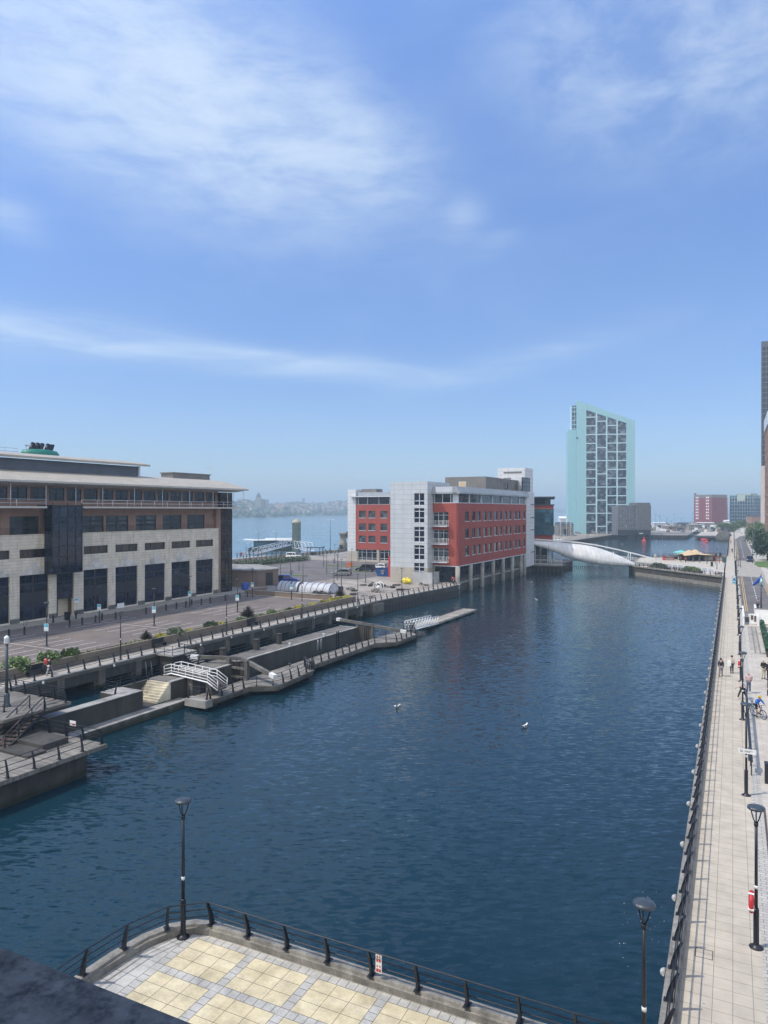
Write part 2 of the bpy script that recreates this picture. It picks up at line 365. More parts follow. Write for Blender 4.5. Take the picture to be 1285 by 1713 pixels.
# ------------------------------------------------------------------ camera, light, air
cam=bpy.data.cameras.new('camera'); co=link('camera',cam); S.camera=co
co.location=(0,0,15.6); co.rotation_euler=(R_(90),0,TH_R)
cam.sensor_fit='VERTICAL'; cam.sensor_height=24; cam.sensor_width=18; cam.lens=1200/1713*24
cam.shift_y=-3.5/1713; cam.clip_end=40000; cam.clip_start=.05
SUN_EL=R_(57.0); SA=TH_R+R_(14); hs=(-math.cos(SA),-math.sin(SA))      # sun stands to the left and behind
sd=Vector((hs[0]*math.cos(SUN_EL),hs[1]*math.cos(SUN_EL),math.sin(SUN_EL)))
sl=bpy.data.lights.new('sun','SUN'); sl.energy=2.85; sl.angle=R_(.55); sl.color=(1,.93,.83)
so=link('sun',sl); so.rotation_euler=(-sd).to_track_quat('-Z','Y').to_euler(); so.location=(-60,-40,140)
W=bpy.data.worlds.new('World'); S.world=W; W.use_nodes=True; nt=W.node_tree
bg=nt.nodes['Background']; sky=nt.nodes.new('ShaderNodeTexSky'); sky.sky_type='NISHITA'; sky.sun_disc=False
sky.sun_elevation=SUN_EL; sky.sun_rotation=math.atan2(sd.x,sd.y)%(2*math.pi); sky.air_density=1.0; sky.dust_density=.5; sky.ozone_density=3.0; sky.altitude=20
tc=nt.nodes.new('ShaderNodeTexCoord'); sep=nt.nodes.new('ShaderNodeSeparateXYZ'); nt.links.new(tc.outputs['Generated'],sep.inputs[0])
az=math_(nt,'ARCTAN2',sep.outputs[0],sep.outputs[1]); el=math_(nt,'ARCSINE',sep.outputs[2])
def blob(a0,e0,ra,re,rot=0.0,sharp=1.0,bend=0.0):           # soft cirrus patch around one bearing
    da=math_(nt,'SUBTRACT',az,R_(a0)); de=math_(nt,'SUBTRACT',el,R_(e0))
    c,s=math.cos(R_(rot)),math.sin(R_(rot))
    p=math_(nt,'ADD',math_(nt,'MULTIPLY',da,c),math_(nt,'MULTIPLY',de,s)); q=math_(nt,'ADD',math_(nt,'MULTIPLY',da,-s),math_(nt,'MULTIPLY',de,c))
    if bend: q=math_(nt,'ADD',q,math_(nt,'MULTIPLY',math_(nt,'MULTIPLY',p,p),bend))
    p=math_(nt,'DIVIDE',p,R_(ra)); q=math_(nt,'DIVIDE',q,R_(re))
    d=math_(nt,'ADD',math_(nt,'MULTIPLY',p,p),math_(nt,'MULTIPLY',q,q))
    return math_(nt,'MULTIPLY',math_(nt,'EXPONENT',math_(nt,'MULTIPLY',d,-1.0)),sharp)
cv=nt.nodes.new('ShaderNodeCombineXYZ'); nt.links.new(az,cv.inputs[0]); nt.links.new(el,cv.inputs[1])
def cn(rot,sx,sy,det=7,rough=.6,dis=.6):
    mp=nt.nodes.new('ShaderNodeMapping'); mp.inputs['Rotation'].default_value=(0,0,R_(rot)); mp.inputs['Scale'].default_value=(sx,sy,1); nt.links.new(cv.outputs[0],mp.inputs[0])
    n=nt.nodes.new('ShaderNodeTexNoise'); n.inputs['Scale'].default_value=1; n.inputs['Detail'].default_value=det; n.inputs['Roughness'].default_value=rough; n.inputs['Distortion'].default_value=dis
    nt.links.new(mp.outputs[0],n.inputs['Vector']); return n.outputs[0]
def pix(px,py):                                             # bearing of a point of the sky
    d=CW((px-642.5)/1200,1.0,(853-py)/1200).normalized(); return math.degrees(math.atan2(d.x,d.y)),math.degrees(math.asin(d.z))
def msum(l):
    r=l[0]
    for x in l[1:]: r=math_(nt,'ADD',r,x)
    return r
b1=msum([blob(*pix(60,40),15,6,-20,1.0),blob(*pix(250,120),13,5.2,-24,1.1),blob(*pix(430,170),10,4.4,-24,.95),blob(*pix(600,240),6,3.2,-26,.8),blob(*pix(260,240),12,3,-10,.3)])
b2=msum([blob(*pix(1050,60),9,4.5,-10,.75),blob(*pix(1230,90),8,5,10,.7),blob(*pix(980,150),5,3,-20,.35)])
b3=msum([blob(*pix(170,576),13,.8,-4.5,.95),blob(*pix(440,600),7,.75,-6,.85),blob(*pix(620,612),5,.8,-5,.5),blob(*pix(860,604),9,.9,12,.42),blob(*pix(60,552),9,1.6,0,.4),blob(*pix(15,358),2.2,1.2,-25,.5),blob(*pix(775,362),1.6,1.4,30,.45),blob(*pix(830,405),1.8,.8,20,.25)])
n1=cn(-24,7,24,9,.66,.2); n2=cn(-18,7,14,8,.62,.3); n3=cn(-3,5,34)
def mr(x,a,b):
    r=nt.nodes.new('ShaderNodeMapRange'); r.inputs[1].default_value=a; r.inputs[2].default_value=b; r.interpolation_type='SMOOTHSTEP'; nt.links.new(x,r.inputs[0]); return r.outputs[0]
c1=math_(nt,'MULTIPLY',b1,math_(nt,'ADD',.28,math_(nt,'MULTIPLY',mr(n1,.3,.75),.85)))
c2=math_(nt,'MULTIPLY',b2,math_(nt,'ADD',.1,math_(nt,'MULTIPLY',mr(n2,.32,.78),1.0)))
c3=math_(nt,'MULTIPLY',b3,math_(nt,'ADD',.25,math_(nt,'MULTIPLY',mr(n3,.3,.7),.8)))
veil=math_(nt,'MULTIPLY',mr(cn(-12,2.5,6,5,.55),.35,.8),.10)
cover=math_(nt,'SUBTRACT',1.0,math_(nt,'EXPONENT',math_(nt,'MULTIPLY',msum([c1,c2,c3,veil]),-.95)))
CLOUD=math_(nt,'MULTIPLY',cover,.70)
mrn=nt.nodes.new('ShaderNodeMapRange'); mrn.inputs[1].default_value=.05; mrn.inputs[2].default_value=.62; nt.links.new(el,mrn.inputs[0]); mr01=mrn.outputs[0]
tint=mixc(nt,sky.outputs[0],ramp(nt,math_(nt,'POWER',mr01,1.6),(.57,.645,.81),(1.0,1.12,1.36),0,1),1.0,'MULTIPLY'); TINTN=tint.node
mx=mixc(nt,tint,(4.8,5.5,5.9),CLOUD)
# unseen white brightness added to the sky behind the viewpoint to lift shadows
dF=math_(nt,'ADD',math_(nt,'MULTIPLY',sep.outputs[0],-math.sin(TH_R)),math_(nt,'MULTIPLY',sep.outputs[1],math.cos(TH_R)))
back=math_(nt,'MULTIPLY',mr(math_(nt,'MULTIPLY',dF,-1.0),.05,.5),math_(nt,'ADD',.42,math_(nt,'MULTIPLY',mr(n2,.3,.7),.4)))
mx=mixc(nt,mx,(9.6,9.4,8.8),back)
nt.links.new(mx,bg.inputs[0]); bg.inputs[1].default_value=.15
S.view_settings.view_transform='Standard'; S.view_settings.look='None'; S.view_settings.gamma=1; S.view_settings.use_curve_mapping=False
S.view_settings.exposure=.34
S.cycles.use_denoising=True; S.cycles.max_bounces=6; S.cycles.volume_bounces=0; S.cycles.sample_clamp_indirect=4.0
S.cycles.use_adaptive_sampling=True; S.cycles.adaptive_threshold=.02
# air
HM=bpy.data.materials.new('haze_air'); HM.use_nodes=True; hn=HM.node_tree; hn.nodes.remove(hn.nodes['Principled BSDF'])
pv=hn.nodes.new('ShaderNodeVolumePrincipled'); pv.inputs['Color'].default_value=(.66,.86,1,1); pv.inputs['Density'].default_value=.00042; pv.inputs['Anisotropy'].default_value=0
hn.links.new(pv.outputs[0],hn.nodes['Material Output'].inputs['Volume'])
mb=MB().box(-9500,9500,-2500,12500,-6.5,118); struct('haze',mb,HM,kind='stuff')
# ------------------------------------------------------------------ setting
def land(name,poly,z0,z1,mt,ms,frame):
    mb=MB(); mb.prism(poly,z0,z1,1,bottom=False); mb.m[-1]=0
    return struct(name,mb,[mt,ms],frame)
struct('river',MB().quad((-9400,-2400,-2.6),(9400,-2400,-2.6),(9400,12400,-2.6),(-9400,12400,-2.6)),M['river'])
dw=[LW(-64,-32),LW(-64,141),LW(-63,203),LW(-62,238),LW(-92,238),LW(-92,476)]
dw=[(p.x,p.y) for p in dw]+[(-60,492),(-12,492),(2,470),(2,-32)]
struct('dock_water',MB().add([(x,y,-2.2) for x,y in dw][::-1],[list(range(len(dw)))]),M['water'])
for o in bpy.data.objects:
    if o.name=='dock_water' and o.data.polygons[0].normal.z<0: o.data.flip_normals()
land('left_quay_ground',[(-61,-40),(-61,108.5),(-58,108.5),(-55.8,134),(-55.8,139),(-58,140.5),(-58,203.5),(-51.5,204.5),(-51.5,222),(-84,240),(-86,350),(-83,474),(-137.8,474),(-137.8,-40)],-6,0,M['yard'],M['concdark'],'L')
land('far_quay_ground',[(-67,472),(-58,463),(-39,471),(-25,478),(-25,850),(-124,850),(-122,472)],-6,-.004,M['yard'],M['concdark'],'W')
TER=[(-19.2,4),(-19.2,16.8),(-19.15,18.2),(-18.95,19.4),(-18.55,20.3),(-17.95,20.85),(-17.3,21.05)]
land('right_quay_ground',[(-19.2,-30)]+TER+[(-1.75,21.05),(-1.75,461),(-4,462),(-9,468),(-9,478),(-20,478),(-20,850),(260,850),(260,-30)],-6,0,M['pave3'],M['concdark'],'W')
# right promenade paving strips (butted side by side, 4 mm proud)
struct('promenade_paving',MB().box(-1.55,.93,21.4,455,.0,.006),M['pave'])
struct('sett_strip',MB().box(.94,1.42,21.4,120,.0,.006),M['pave2'])
struct('drain_strip',MB().box(1.43,1.53,22,42.5,.0,.012),M['rust'])
mb=MB(); mb.box(-1.5,.9,184.5,247,.006,.01); struct('crossing_paving',mb,M['pave3'])
# road
def strip(name,pts,w,z,mat,frame='W'):
    mb=MB();n=len(pts);vs=[]
    for i,p in enumerate(pts):
        a=Vector(pts[max(i-1,0)]);b=Vector(pts[min(i+1,n-1)]);d=(b-a).normalized();q=Vector((-d.y,d.x))
        for s in(1,-1): vs.append((p[0]+q.x*w/2*s,p[1]+q.y*w/2*s,z))
    mb.add(vs,[[2*i,2*i+1,2*i+3,2*i+2][::-1] for i in range(n-1)]); 
    o=struct(name,mb,mat,frame)
    if o.data.polygons[0].normal.z<0: o.data.flip_normals()
    return o
strip('road',[(3.85,121),(3.75,188)],4.9,.008,M['asphalt'])
strip('road',[(3.65,247),(3.4,340),(3.4,420),(6,470),(14,520),(30,570)],4.9,.008,M['asphalt'])
strip('road',[(8.5,214),(16,216),(40,212)],5.5,.008,M['asphalt'])
strip('road_crossing',[(3.7,188),(3.65,247)],6.4,.010,M['pathL'])
for x in(1.78,2.05): strip('road_line',[(x+.0,123.5),(x-.08,187)],.10,.016,M['yline'])
for x in(5.75,6.02): strip('road_line',[(x+.1,130),(x,187)],.10,.016,M['yline'])
for x in(1.35,1.6): strip('road_line',[(x+.1,249),(x-.1,400)],.10,.016,M['yline'])
mb=MB()
for k in range(15): mb.box(3.72,3.84,130+k*4,132.3+k*4,.012,.0165)
for k in range(24): mb.box(3.2,3.32,262+k*6,266+k*6,.012,.0165)
struct('road_line',mb,M['line'])
# kerbs along the road
mb=MB(); mb.box(1.22,1.38,121,188,0,.12); mb.box(6.35,6.5,124,187,0,.12); mb.box(.98,1.14,248,420,0,.12); mb.box(5.95,6.1,250,420,0,.12); struct('road_kerb',mb,M['coping'])
struct('pavement',MB().box(6.5,11,122,187,0,.11),M['pave3']); struct('pavement',MB().box(6.1,11,250,420,0,.10),M['pave3'])
gp=[(6.9,197),(7.6,206),(9.2,212),(14,211),(22,208),(30,200),(30,188),(14,188),(8,190)]
gp=[(5.5,232),(6.4,221),(9,218.5),(14,220),(24,223),(24,246),(9,246),(6.2,242)]
struct('grass_verge',MB().prism(gp,0,.12),M['grass'])
struct('grass_verge',MB().box(8,26,262,330,0,.14),M['grass'])
# coping stones of the right-hand quay and the terrace
def loft_path(path,prof,closed=False):
    secs=[];n=len(path)
    for i,p in enumerate(path):
        a=Vector(path[max(i-1,0)][:2]);b=Vector(path[min(i+1,n-1)][:2]);d=(b-a).normalized();q=Vector((-d.y,d.x))
        k=1.0
        if 0<i<n-1:
            d1=(Vector(p[:2])-a).normalized(); k=1/max(.5,d1.dot(d))
        zz=p[2] if len(p)>2 else 0
        secs.append([(p[0]+q.x*x*k,p[1]+q.y*x*k,zz+z) for x,z in prof])
    return secs
CP_=[(.24,-.05),(.24,.27),(.21,.31),(-.06,.34),(-.14,.33),(-.17,.24),(-.23,.22),(-.23,-.05)]
mb=MB(); mb.loft(loft_path([(-1.76,21.4)]+[(-1.76,30+k*8) for k in range(20)]+[(-1.76,182.6)],CP_),smooth=False)
mb.loft(loft_path([(-1.76,266),(-1.76,458)],CP_),smooth=False); struct('quay_coping',mb,M['coping'])
TP=[(x,y) for x,y in TER]
mb=MB(); mb.loft(loft_path([(-19.2,3)]+TP[1:]+[(-16,21.1),(-1.9,21.1)],CP_),smooth=False); struct('terrace_coping',mb,M['coping'])
# terrace paving: yellow slabs in panels between bands of grey setts
m,nt2,b=nodes('terrace_slabs'); t=nt2.nodes.new('ShaderNodeTexCoord'); s=nt2.nodes.new('ShaderNodeSeparateXYZ'); nt2.links.new(t.outputs['Object'],s.inputs[0])
PX,PY,BW=2.55,2.02,.34
def modp(x,off,per): return math_(nt2,'MULTIPLY',math_(nt2,'FRACT',math_(nt2,'DIVIDE',math_(nt2,'SUBTRACT',x,off),per)),per)
fx=modp(s.outputs[0],-17.85,PX); fy=modp(s.outputs[1],20.50-PY*12,PY)
band=math_(nt2,'MAXIMUM',math_(nt2,'LESS_THAN',fx,BW),math_(nt2,'LESS_THAN',fy,BW))
left=math_(nt2,'LESS_THAN',s.outputs[0],-17.85)
def lines(f,start,pitch,w): return math_(nt2,'LESS_THAN',math_(nt2,'FRACT',math_(nt2,'DIVIDE',math_(nt2,'SUBTRACT',f,start-w/2),pitch)),w/pitch)
slab=math_(nt2,'MAXIMUM',lines(fx,BW,(PX-BW)/3,.018),lines(fy,BW,(PY-BW)/3,.018))
sett=math_(nt2,'MAXIMUM',lines(fx,0,BW,.024),lines(fy,0,BW,.024))
n=noise(nt2,t.outputs['Object'],60,3); n2=noise(nt2,t.outputs['Object'],1.3,7,.7)
wn=nt2.nodes.new('ShaderNodeTexWhiteNoise'); wn.noise_dimensions='2D'
cc=nt2.nodes.new('ShaderNodeCombineXYZ'); nt2.links.new(math_(nt2,'FLOOR',math_(nt2,'DIVIDE',math_(nt2,'SUBTRACT',s.outputs[0],-17.85+BW),(PX-BW)/3)),cc.inputs[0]); nt2.links.new(math_(nt2,'FLOOR',math_(nt2,'DIVIDE',s.outputs[1],.56)),cc.inputs[1]); nt2.links.new(cc.outputs[0],wn.inputs['Vector'])
yel=mixc(nt2,ramp(nt2,wn.outputs[0],(.63,.54,.335),(.69,.60,.395),0,1),ramp(nt2,n,(.82,)*3,(1.1,)*3),1.0,'MULTIPLY')
gry=mixc(nt2,ramp(nt2,wn.outputs[0],(.46,.445,.395),(.54,.52,.465),0,1),ramp(nt2,n,(.75,)*3,(1.15,)*3),1.0,'MULTIPLY')
yel=mixc(nt2,yel,(.11,.095,.06),slab); gry2=mixc(nt2,gry,(.13,.125,.11),sett)
big=mixc(nt2,gry,(.15,.145,.135),slab)
col=mixc(nt2,yel,gry2,band); col=mixc(nt2,col,big,left)
col=mixc(nt2,col,ramp(nt2,n2,(.68,)*3,(1.06,)*3,.32,.6),1.0,'MULTIPLY'); nt2.links.new(col,b.inputs['Base Color']); b.inputs['Roughness'].default_value=.85
M['terrace']=m
tp=[(-18.96,3.0),(-18.96,16.8),(-18.9,18.1),(-18.72,19.25),(-18.36,20.08),(-17.85,20.6),(-17.2,20.83),(-1.99,20.86),(-1.99,21.35),(-1.56,21.35),(-1.56,3.0)]
struct('terrace_paving',MB().prism(tp,0,.006,bottom=False),M['terrace'])

# left promenade: slab on beams and piers above the water
mb=MB(); mb.box(-61,-58.2,28,108.5,-.32,0); struct('left_promenade',mb,M['pathL'],'L')
mb=MB(); mb.box(-58.75,-58.3,28,108.5,-1.30,-.324); struct('promenade_edge_beam',mb,M['concdark'],'L')
mb=MB()
for k in range(17):
    v=30.5+k*4.75
    if v<108: mb.box(-60.98,-58.6,v,v+1.35,-3,-1.302); mb.box(-58.76,-58.12,v+.25,v+1.0,-1.9,-.33)
struct('promenade_pier',mb,M['conc'],'L')
mb=MB(); mb.box(-58.42,-57.98,28,108.5,.002,.12); mb.loft(loft_path([(-58.2,108.5,0),(-56,134,0),(-56,139,0),(-58.1,140.8,0)],[(.2,0),(.2,.12),(-.2,.12),(-.2,0)]),smooth=False); struct('promenade_coping',mb,M['conclight'],'L')
strip('promenade_surface',[(-59.6,108.5),(-57.4,134),(-57.3,141)],2.8,.006,M['pathL'],'L')
mb=MB(); mb.loft(loft_path([(-57.92,108.6,-6),(-55.72,134,-6),(-55.72,139,-6)],[(.1,0),(.1,5.1),(-.12,5.1),(-.12,0)]),smooth=False); struct('sheet_pile_wall',mb,M['sheetpile'],'L')
mb=MB(); mb.box(-59.9,-57.6,105.6,109.2,-3,-.33); struct('promenade_buttress',mb,M['conc'],'L')
# car park
struct('car_park',MB().box(-85.9,-62.6,30,104.6,0,.006),M['lot'],'L')
mb=MB()
for v0 in(53.8,70.0,87.55): 
    mb.box(-82.2,-63.2,v0-.05,v0+.05,.008,.0125)
    for a,bb in((v0-5.4,v0-.9),(v0+.9,v0+5.3)):
        for u in(-82.05,-80.3,-78.5,-76.2,-74.0,-71.8,-69.6,-67.4,-65.2):
            mb.box(u-.05,u+.05,a,bb,.008,.0125); 
struct('parking_bay_marking',mb,M['line'],'L')
mb=MB(); mb.box(-89.8,-86,44,110,0,.11); struct('pavement',mb,M['pathL'],'L')
mb=MB(); mb.box(-86.0,-85.86,44,110,0,.13); struct('pavement_kerb',mb,M['coping'],'L')
struct('car_park',MB().box(-137,-86,120,139,0,.005),M['asphalt'],'L')
struct('car_park',MB().box(-134,-80,139,188,0,.005),M['asphalt'],'L')
mb=MB()
for k,(u0,v0,du,dv) in enumerate(((-104,140.5,9,1.2),(-96,157.5,8,1.3),(-122,151,11,1.2),(-108,170,16,1.5))): mb.box(u0,u0+du,v0,v0+dv,0,.12)
struct('grass_island',mb,M['grass'],'L')
struct('riverside_walk',MB().box(-137.3,-131.5,120,230,0,.02),M['conclight'],'L')

# far shore: land, town, woods
def shore(px):
    P=[(200,1300,32),(300,1420,32),(395,1560,34),(440,1700,30),(490,1985,33),(600,2300,46),(750,3000,50),(870,3800,44),(925,4400,36),(950,4700,4)]
    for i in range(len(P)-1):
        if px<=P[i+1][0]:
            t=(px-P[i][0])/(P[i+1][0]-P[i][0]); return P[i][1]+t*(P[i+1][1]-P[i][1]),P[i][2]+t*(P[i+1][2]-P[i][2])
    return P[-1][1:]
def shore_pt(px,t):
    D,h=shore(px); D2=D*(1+.55*t); rise=math.sin(min(1,t*1.15)*math.pi/2)**1.2
    z=-2.6+ (h+2)*rise*(1+.10*math.sin(px*.08)+.08*math.sin(px*.21+t*5))
    return CW((px-642.5)/1200*D2,D2,z)
mb=MB(); cols=[200+k*7.5 for k in range(101)]; rows=[0,.02,.06,.12,.2,.3,.42,.56,.72,.88,1.0,1.3]
vs=[]
for c in cols:
    for t in rows:
        p=shore_pt(c,min(t,1)); 
        if t>1: p.z=-5
        if t==0: p.z=-3
        vs.append(p)
nr=len(rows)
mb.add(vs,[[i*nr+k,(i+1)*nr+k,(i+1)*nr+k+1,i*nr+k+1] for i in range(len(cols)-1) for k in range(nr-1)],0,True)
struct('far_shore',mb,M['hill'])
mb=MB(); rnd=random.Random(3)
for k in range(1500):
    px=rnd.uniform(400,930); t=rnd.uniform(.08,.98)**.8
    if px<450 and rnd.random()<.7: continue
    p=shore_pt(px,t); w=rnd.uniform(7,18); h=rnd.uniform(4,7.5); mi=rnd.choice([0,1,1,2]); a=TH_R+rnd.uniform(-.5,.5)
    mb.rbox((p.x,p.y,p.z+h/2),w,9,h,a,mi)
    c,s=math.cos(a),math.sin(a); q=lambda x,y,z:(p.x+x*c-y*s,p.y+x*s+y*c,p.z+z)
    mb.add([q(-w/2,-4.7,h),q(w/2,-4.7,h),q(w/2,4.7,h),q(-w/2,4.7,h),q(-w/2,0,h+3),q(w/2,0,h+3)],[(0,1,5,4),(2,3,4,5),(1,2,5),(3,0,4)],3)
struct('far_town',mb,[M['white'],M['conclight'],M['brick'],M['brown']],kind='stuff')
mb=MB()
for k in range(1500):
    px=rnd.uniform(250,945); t=rnd.uniform(.03,1)
    if px<480: t=rnd.uniform(.02,1)
    p=shore_pt(px,t); r=rnd.uniform(5,11)
    mb.sph((p.x,p.y,p.z+r*.5),r,r,r*rnd.uniform(.7,1.1),6,4)
struct('far_woods',mb,M['treeD'],kind='stuff')
def far_at(px,D): return CW((px-642.5)/1200*D,D,0)
p=far_at(432.5,1720); r=thing('church_tower','pale domed church tower rising above trees on the far shore','church',tuple(p),rz=TH_R)
mb=MB().box(-8,8,-8,8,20,40); mb.box(-6,6,-6,6,40,46); part('tower',mb,r,M['conclight'],False)
mb=MB(); mb.lathe([(5.5,46),(5.6,49),(4,53),(1.2,56),(.4,59)],n=12); part('dome',mb,r,M['lampgrey'],False)
p=far_at(443,1740); r=thing('tower_block','pair of flat-topped tower blocks beside the domed tower on the far shore','building',tuple(p),rz=TH_R)
part('wall',MB().box(-9,-1,-6,6,18,42),r,M['conclight'],False); part('wall',MB().box(0,8,-4,8,18,41),r,M['conclight'],False)
p=far_at(508,2800); r=solo('tower_block',MB().box(-5,5,-6,6,30,62),M['conclight'],'single slim tower block on the skyline of the far shore','building',tuple(p),rz=TH_R)
# ------------------------------------------------------------------ wall and window helpers (local frame of a building)
def wall(mb,kind,P,a0,a1,z0,z1,holes,th=.4,mi=0):
    zs=sorted(set([z0,z1]+[z for h in holes for z in(h[1],h[1]+h[3])])); zs=[z for z in zs if z0<=z<=z1]
    for i in range(len(zs)-1):
        za,zb=zs[i],zs[i+1]
        if zb-za<1e-4: continue
        cut=sorted([(h[0],h[0]+h[2]) for h in holes if h[1]<=za+1e-5 and h[1]+h[3]>=zb-1e-5])
        x=a0
        for c0,c1 in cut+[(a1,a1)]:
            c0=min(c0,a1)
            if c0-x>1e-3:
                if kind=='U': mb.box(P-th,P,x,c0,za,zb,mi)
                else: mb.box(x,c0,P,P+th,za,zb,mi)
            x=max(x,c1)
    return mb
_wc={}
def window(root,kind,P,a,z,w,h,nx=2,nz=2,fm='frameD',gm='glassN',sill=None,rec=.2,bar=.05,label=None,vx=None,vz=None):
    key=(round(w,2),round(h,2),nx,nz,fm,gm,sill,rec,bar,vx,vz)
    if key not in _wc:
        f=MB(); e=.07
        f.box(0,e,rec-.06,rec+.05,0,h); f.box(w-e,w,rec-.06,rec+.05,0,h); f.box(e,w-e,rec-.06,rec+.05,0,e); f.box(e,w-e,rec-.06,rec+.05,h-e,h)
        for x in (vx or [w*i/nx for i in range(1,nx)]): f.box(x-bar/2,x+bar/2,rec-.04,rec+.04,e,h-e)
        for q in (vz or [h*i/nz for i in range(1,nz)]): f.box(e,w-e,rec-.03,rec+.035,q-bar/2,q+bar/2)
        if sill: f.box(-.06,w+.06,-.10,rec-.062,-.12,.02,1)
        g=MB().box(e*.5,w-e*.5,rec+.0,rec+.02,e*.5,h-e*.5)
        _wc[key]=(f.mesh('window',[M[fm],M[sill or fm]]),g.mesh('pane',M[gm]))
    o=link('window',_wc[key][0],root); off=root['o']
    if kind=='U': o.location=(P-off[0],a-off[1],z-off[2]); o.rotation_euler=(0,0,R_(90))
    else: o.location=(a-off[0],P-off[1],z-off[2])
    link('pane',_wc[key][1],o)
    if label: o['label']=label
    return o
def rail(mb,pts,h,r=.03,zs=(1.0,),post=None,pr=.035,mi=0):
    for z in zs:
        for i in range(len(pts)-1): mb.cyl((pts[i][0],pts[i][1],pts[i][2]+h*z),(pts[i+1][0],pts[i+1][1],pts[i+1][2]+h*z),r,n=5,mi=mi)
    if post:
        for i in range(len(pts)-1):
            a=Vector(pts[i]);b=Vector(pts[i+1]);n=max(1,round((b-a).length/post))
            for k in range(n+1):
                if k==0 and i>0: continue
                p=a.lerp(b,k/n); mb.cyl(p,p+Vector((0,0,h)),pr,n=5,mi=mi)
    return mb

# ------------------------------------------------------------------ long stone office building on the left quay
U=-89.8; o=(U,44,0)
B=thing('office_building','long stone-fronted office building with cream curved roof and navy glazing on the left','office building',o,'L')
starts=[45.5,51.5,57.53,63.52,73.98,79.97,86.02,92.06,98.08]; WW=4.56
holes=[]
for s in starts: holes+=[(s,.3,WW,6.27),(s,8.93,WW,1.22)]
holes.append((69.35,0.02,2.95,6.6))
mb=MB(); wall(mb,'U',U,44,104.08,0,12.1,holes,.55); mb.box(-91,U-.551,44,104.08,11.8,12.02)
mb.box(U-.6,U+.06,44,104.12,12.102,12.2)
part('wall',mb,B,M['stone'])
mb=MB(); 
edges=[44]+[x for s in sorted(starts+[69.35]) for x in(s-.002,s+(WW if s!=69.35 else 2.95)+.002)]+[104.1]
for i in range(0,len(edges),2): part('plinth',MB().box(U-.1,U+.035,edges[i],edges[i+1],0,.75),B,M['plinth'])
for s in starts:
    window(B,'U',U,s,.3,WW,6.27,2,2,'frameD','glassN',rec=.3,bar=.22,vx=(WW/2,),vz=(2.3,3.75,5.0))
    window(B,'U',U,s,8.93,WW,1.22,3,1,'frameD','glassB',rec=.25,bar=.06)
    mb=MB(); sp=MB().box(U-.36,U-.255,s+.08,s+WW/2-.12,2.62,4.02); sp.box(U-.36,U-.255,s+WW/2+.12,s+WW-.08,2.62,4.02); part('spandrel',sp,B,M['frameD'])
    c=s+WW/2
    def vous(x0,x1,x2,x3,za,zb):
        mb.add([(U+.04,x0,za),(U+.04,x1,za),(U+.04,x2,zb),(U+.04,x3,zb),(U-.02,x0,za),(U-.02,x1,za),(U-.02,x2,zb),(U-.02,x3,zb)],[(0,1,2,3),(0,4,5,1),(1,5,6,2),(2,6,7,3),(3,7,4,0)])
    vous(c-.32,c+.32,c+.52,c-.52,6.6,8.35)
    for sg in(-1,1):
        vous(*((c+sg*.36,c+sg*1.25,c+sg*1.35,c+sg*.56) if sg>0 else (c-1.25,c-.36,c-.56,c-1.35)),6.6,7.6)
        vous(*((c+1.29,c+2.28,c+2.28,c+1.33) if sg>0 else (c-2.28,c-1.29,c-1.33,c-2.28)),6.6,7.0)
    part('keystone',mb,B,M['keystone'])
# recessed entrance under the glass bay
mb=MB(); mb.box(-91.6,-91.4,69.2,72.5,0,6.6); part('entrance_wall',mb,B,M['stone'])
window(B,'U',U-.2,69.4,2.68,2.85,3.85,2,3,'frameD','glassN',rec=.1)
mb=MB(); mb.box(-91.38,-91.3,69.4,70.7,.05,2.5); part('door',mb,B,M['frameD'])
# glass bay
mb=MB(); mb.box(-89.75,-88.05,67.32,72.26,6.6,16.1)
part('glass_bay',mb,B,M['glassN'])
mb=MB(); 
for z in(6.6,9.0,10.6,12.05,13.3,14.7,16.1): mb.box(-88.06,-87.99,67.26,72.32,z-.06,z+.06); mb.box(-89.75,-87.99,67.25,67.33,z-.06,z+.06); mb.box(-89.75,-87.99,72.25,72.33,z-.06,z+.06)
for v in(67.3,68.4,69.8,71.2,72.28): mb.box(-88.03,-87.97,v-.035,v+.035,6.6,16.1)
mb.box(-91,-87.9,67.1,72.4,16.16,16.3)
for v in(67.4,69.8,72.2): mb.box(-88.1,-88.0,v-.04,v+.04,16.3,16.6)
part('bay_frame',mb,B,M['frameD'])
# set-back third floor
b2=[45.0,51.0,57.0,62.87,74.2,79.16,85.2,91.17,97.13]
mb=MB(); wall(mb,'U',-91,44,104.1,12.0,16.0,[(s,12.12,4.52,2.58) for s in b2],.4); part('wall',mb,B,M['brown'],label='brown rendered third floor set back above the stone')
for s in b2: window(B,'U',-91,s,12.12,4.52,2.58,2,1,'frameD','glassG',rec=.22,bar=.3,vx=(2.26,),vz=(1.0,1.75))
mb=MB(); rail(mb,[(-90.1,44,12.2),(-90.1,66.9,12.2)],.85,.02,(1.0,.66,.33),2.1,.025); rail(mb,[(-90.1,72.6,12.2),(-90.1,102.6,12.2),(-91,102.6,12.2)],.85,.02,(1.0,.66,.33),2.1,.025); part('railing',mb,B,M['black'])
# brown end bay and glazed corner
mb=MB(); mb.box(-100,-90.3,104.1,105.3,0,16.0); part('end_wall',mb,B,M['brown'])
mb=MB(); mb.box(-100,-90.35,105.32,108.5,0,18.9); part('glass_corner',mb,B,M['glassB'])
mb=MB()
for k in range(16): 
    z=.6+k*1.17; mb.box(-90.36,-90.28,105.3,108.55,z,z+.09); mb.box(-100,-90.3,108.49,108.56,z,z+.09)
for v in(105.33,106.6,107.6,108.52): mb.box(-90.36,-90.27,v-.05,v+.05,0,18.9)
part('corner_frame',mb,B,M['frameD'])
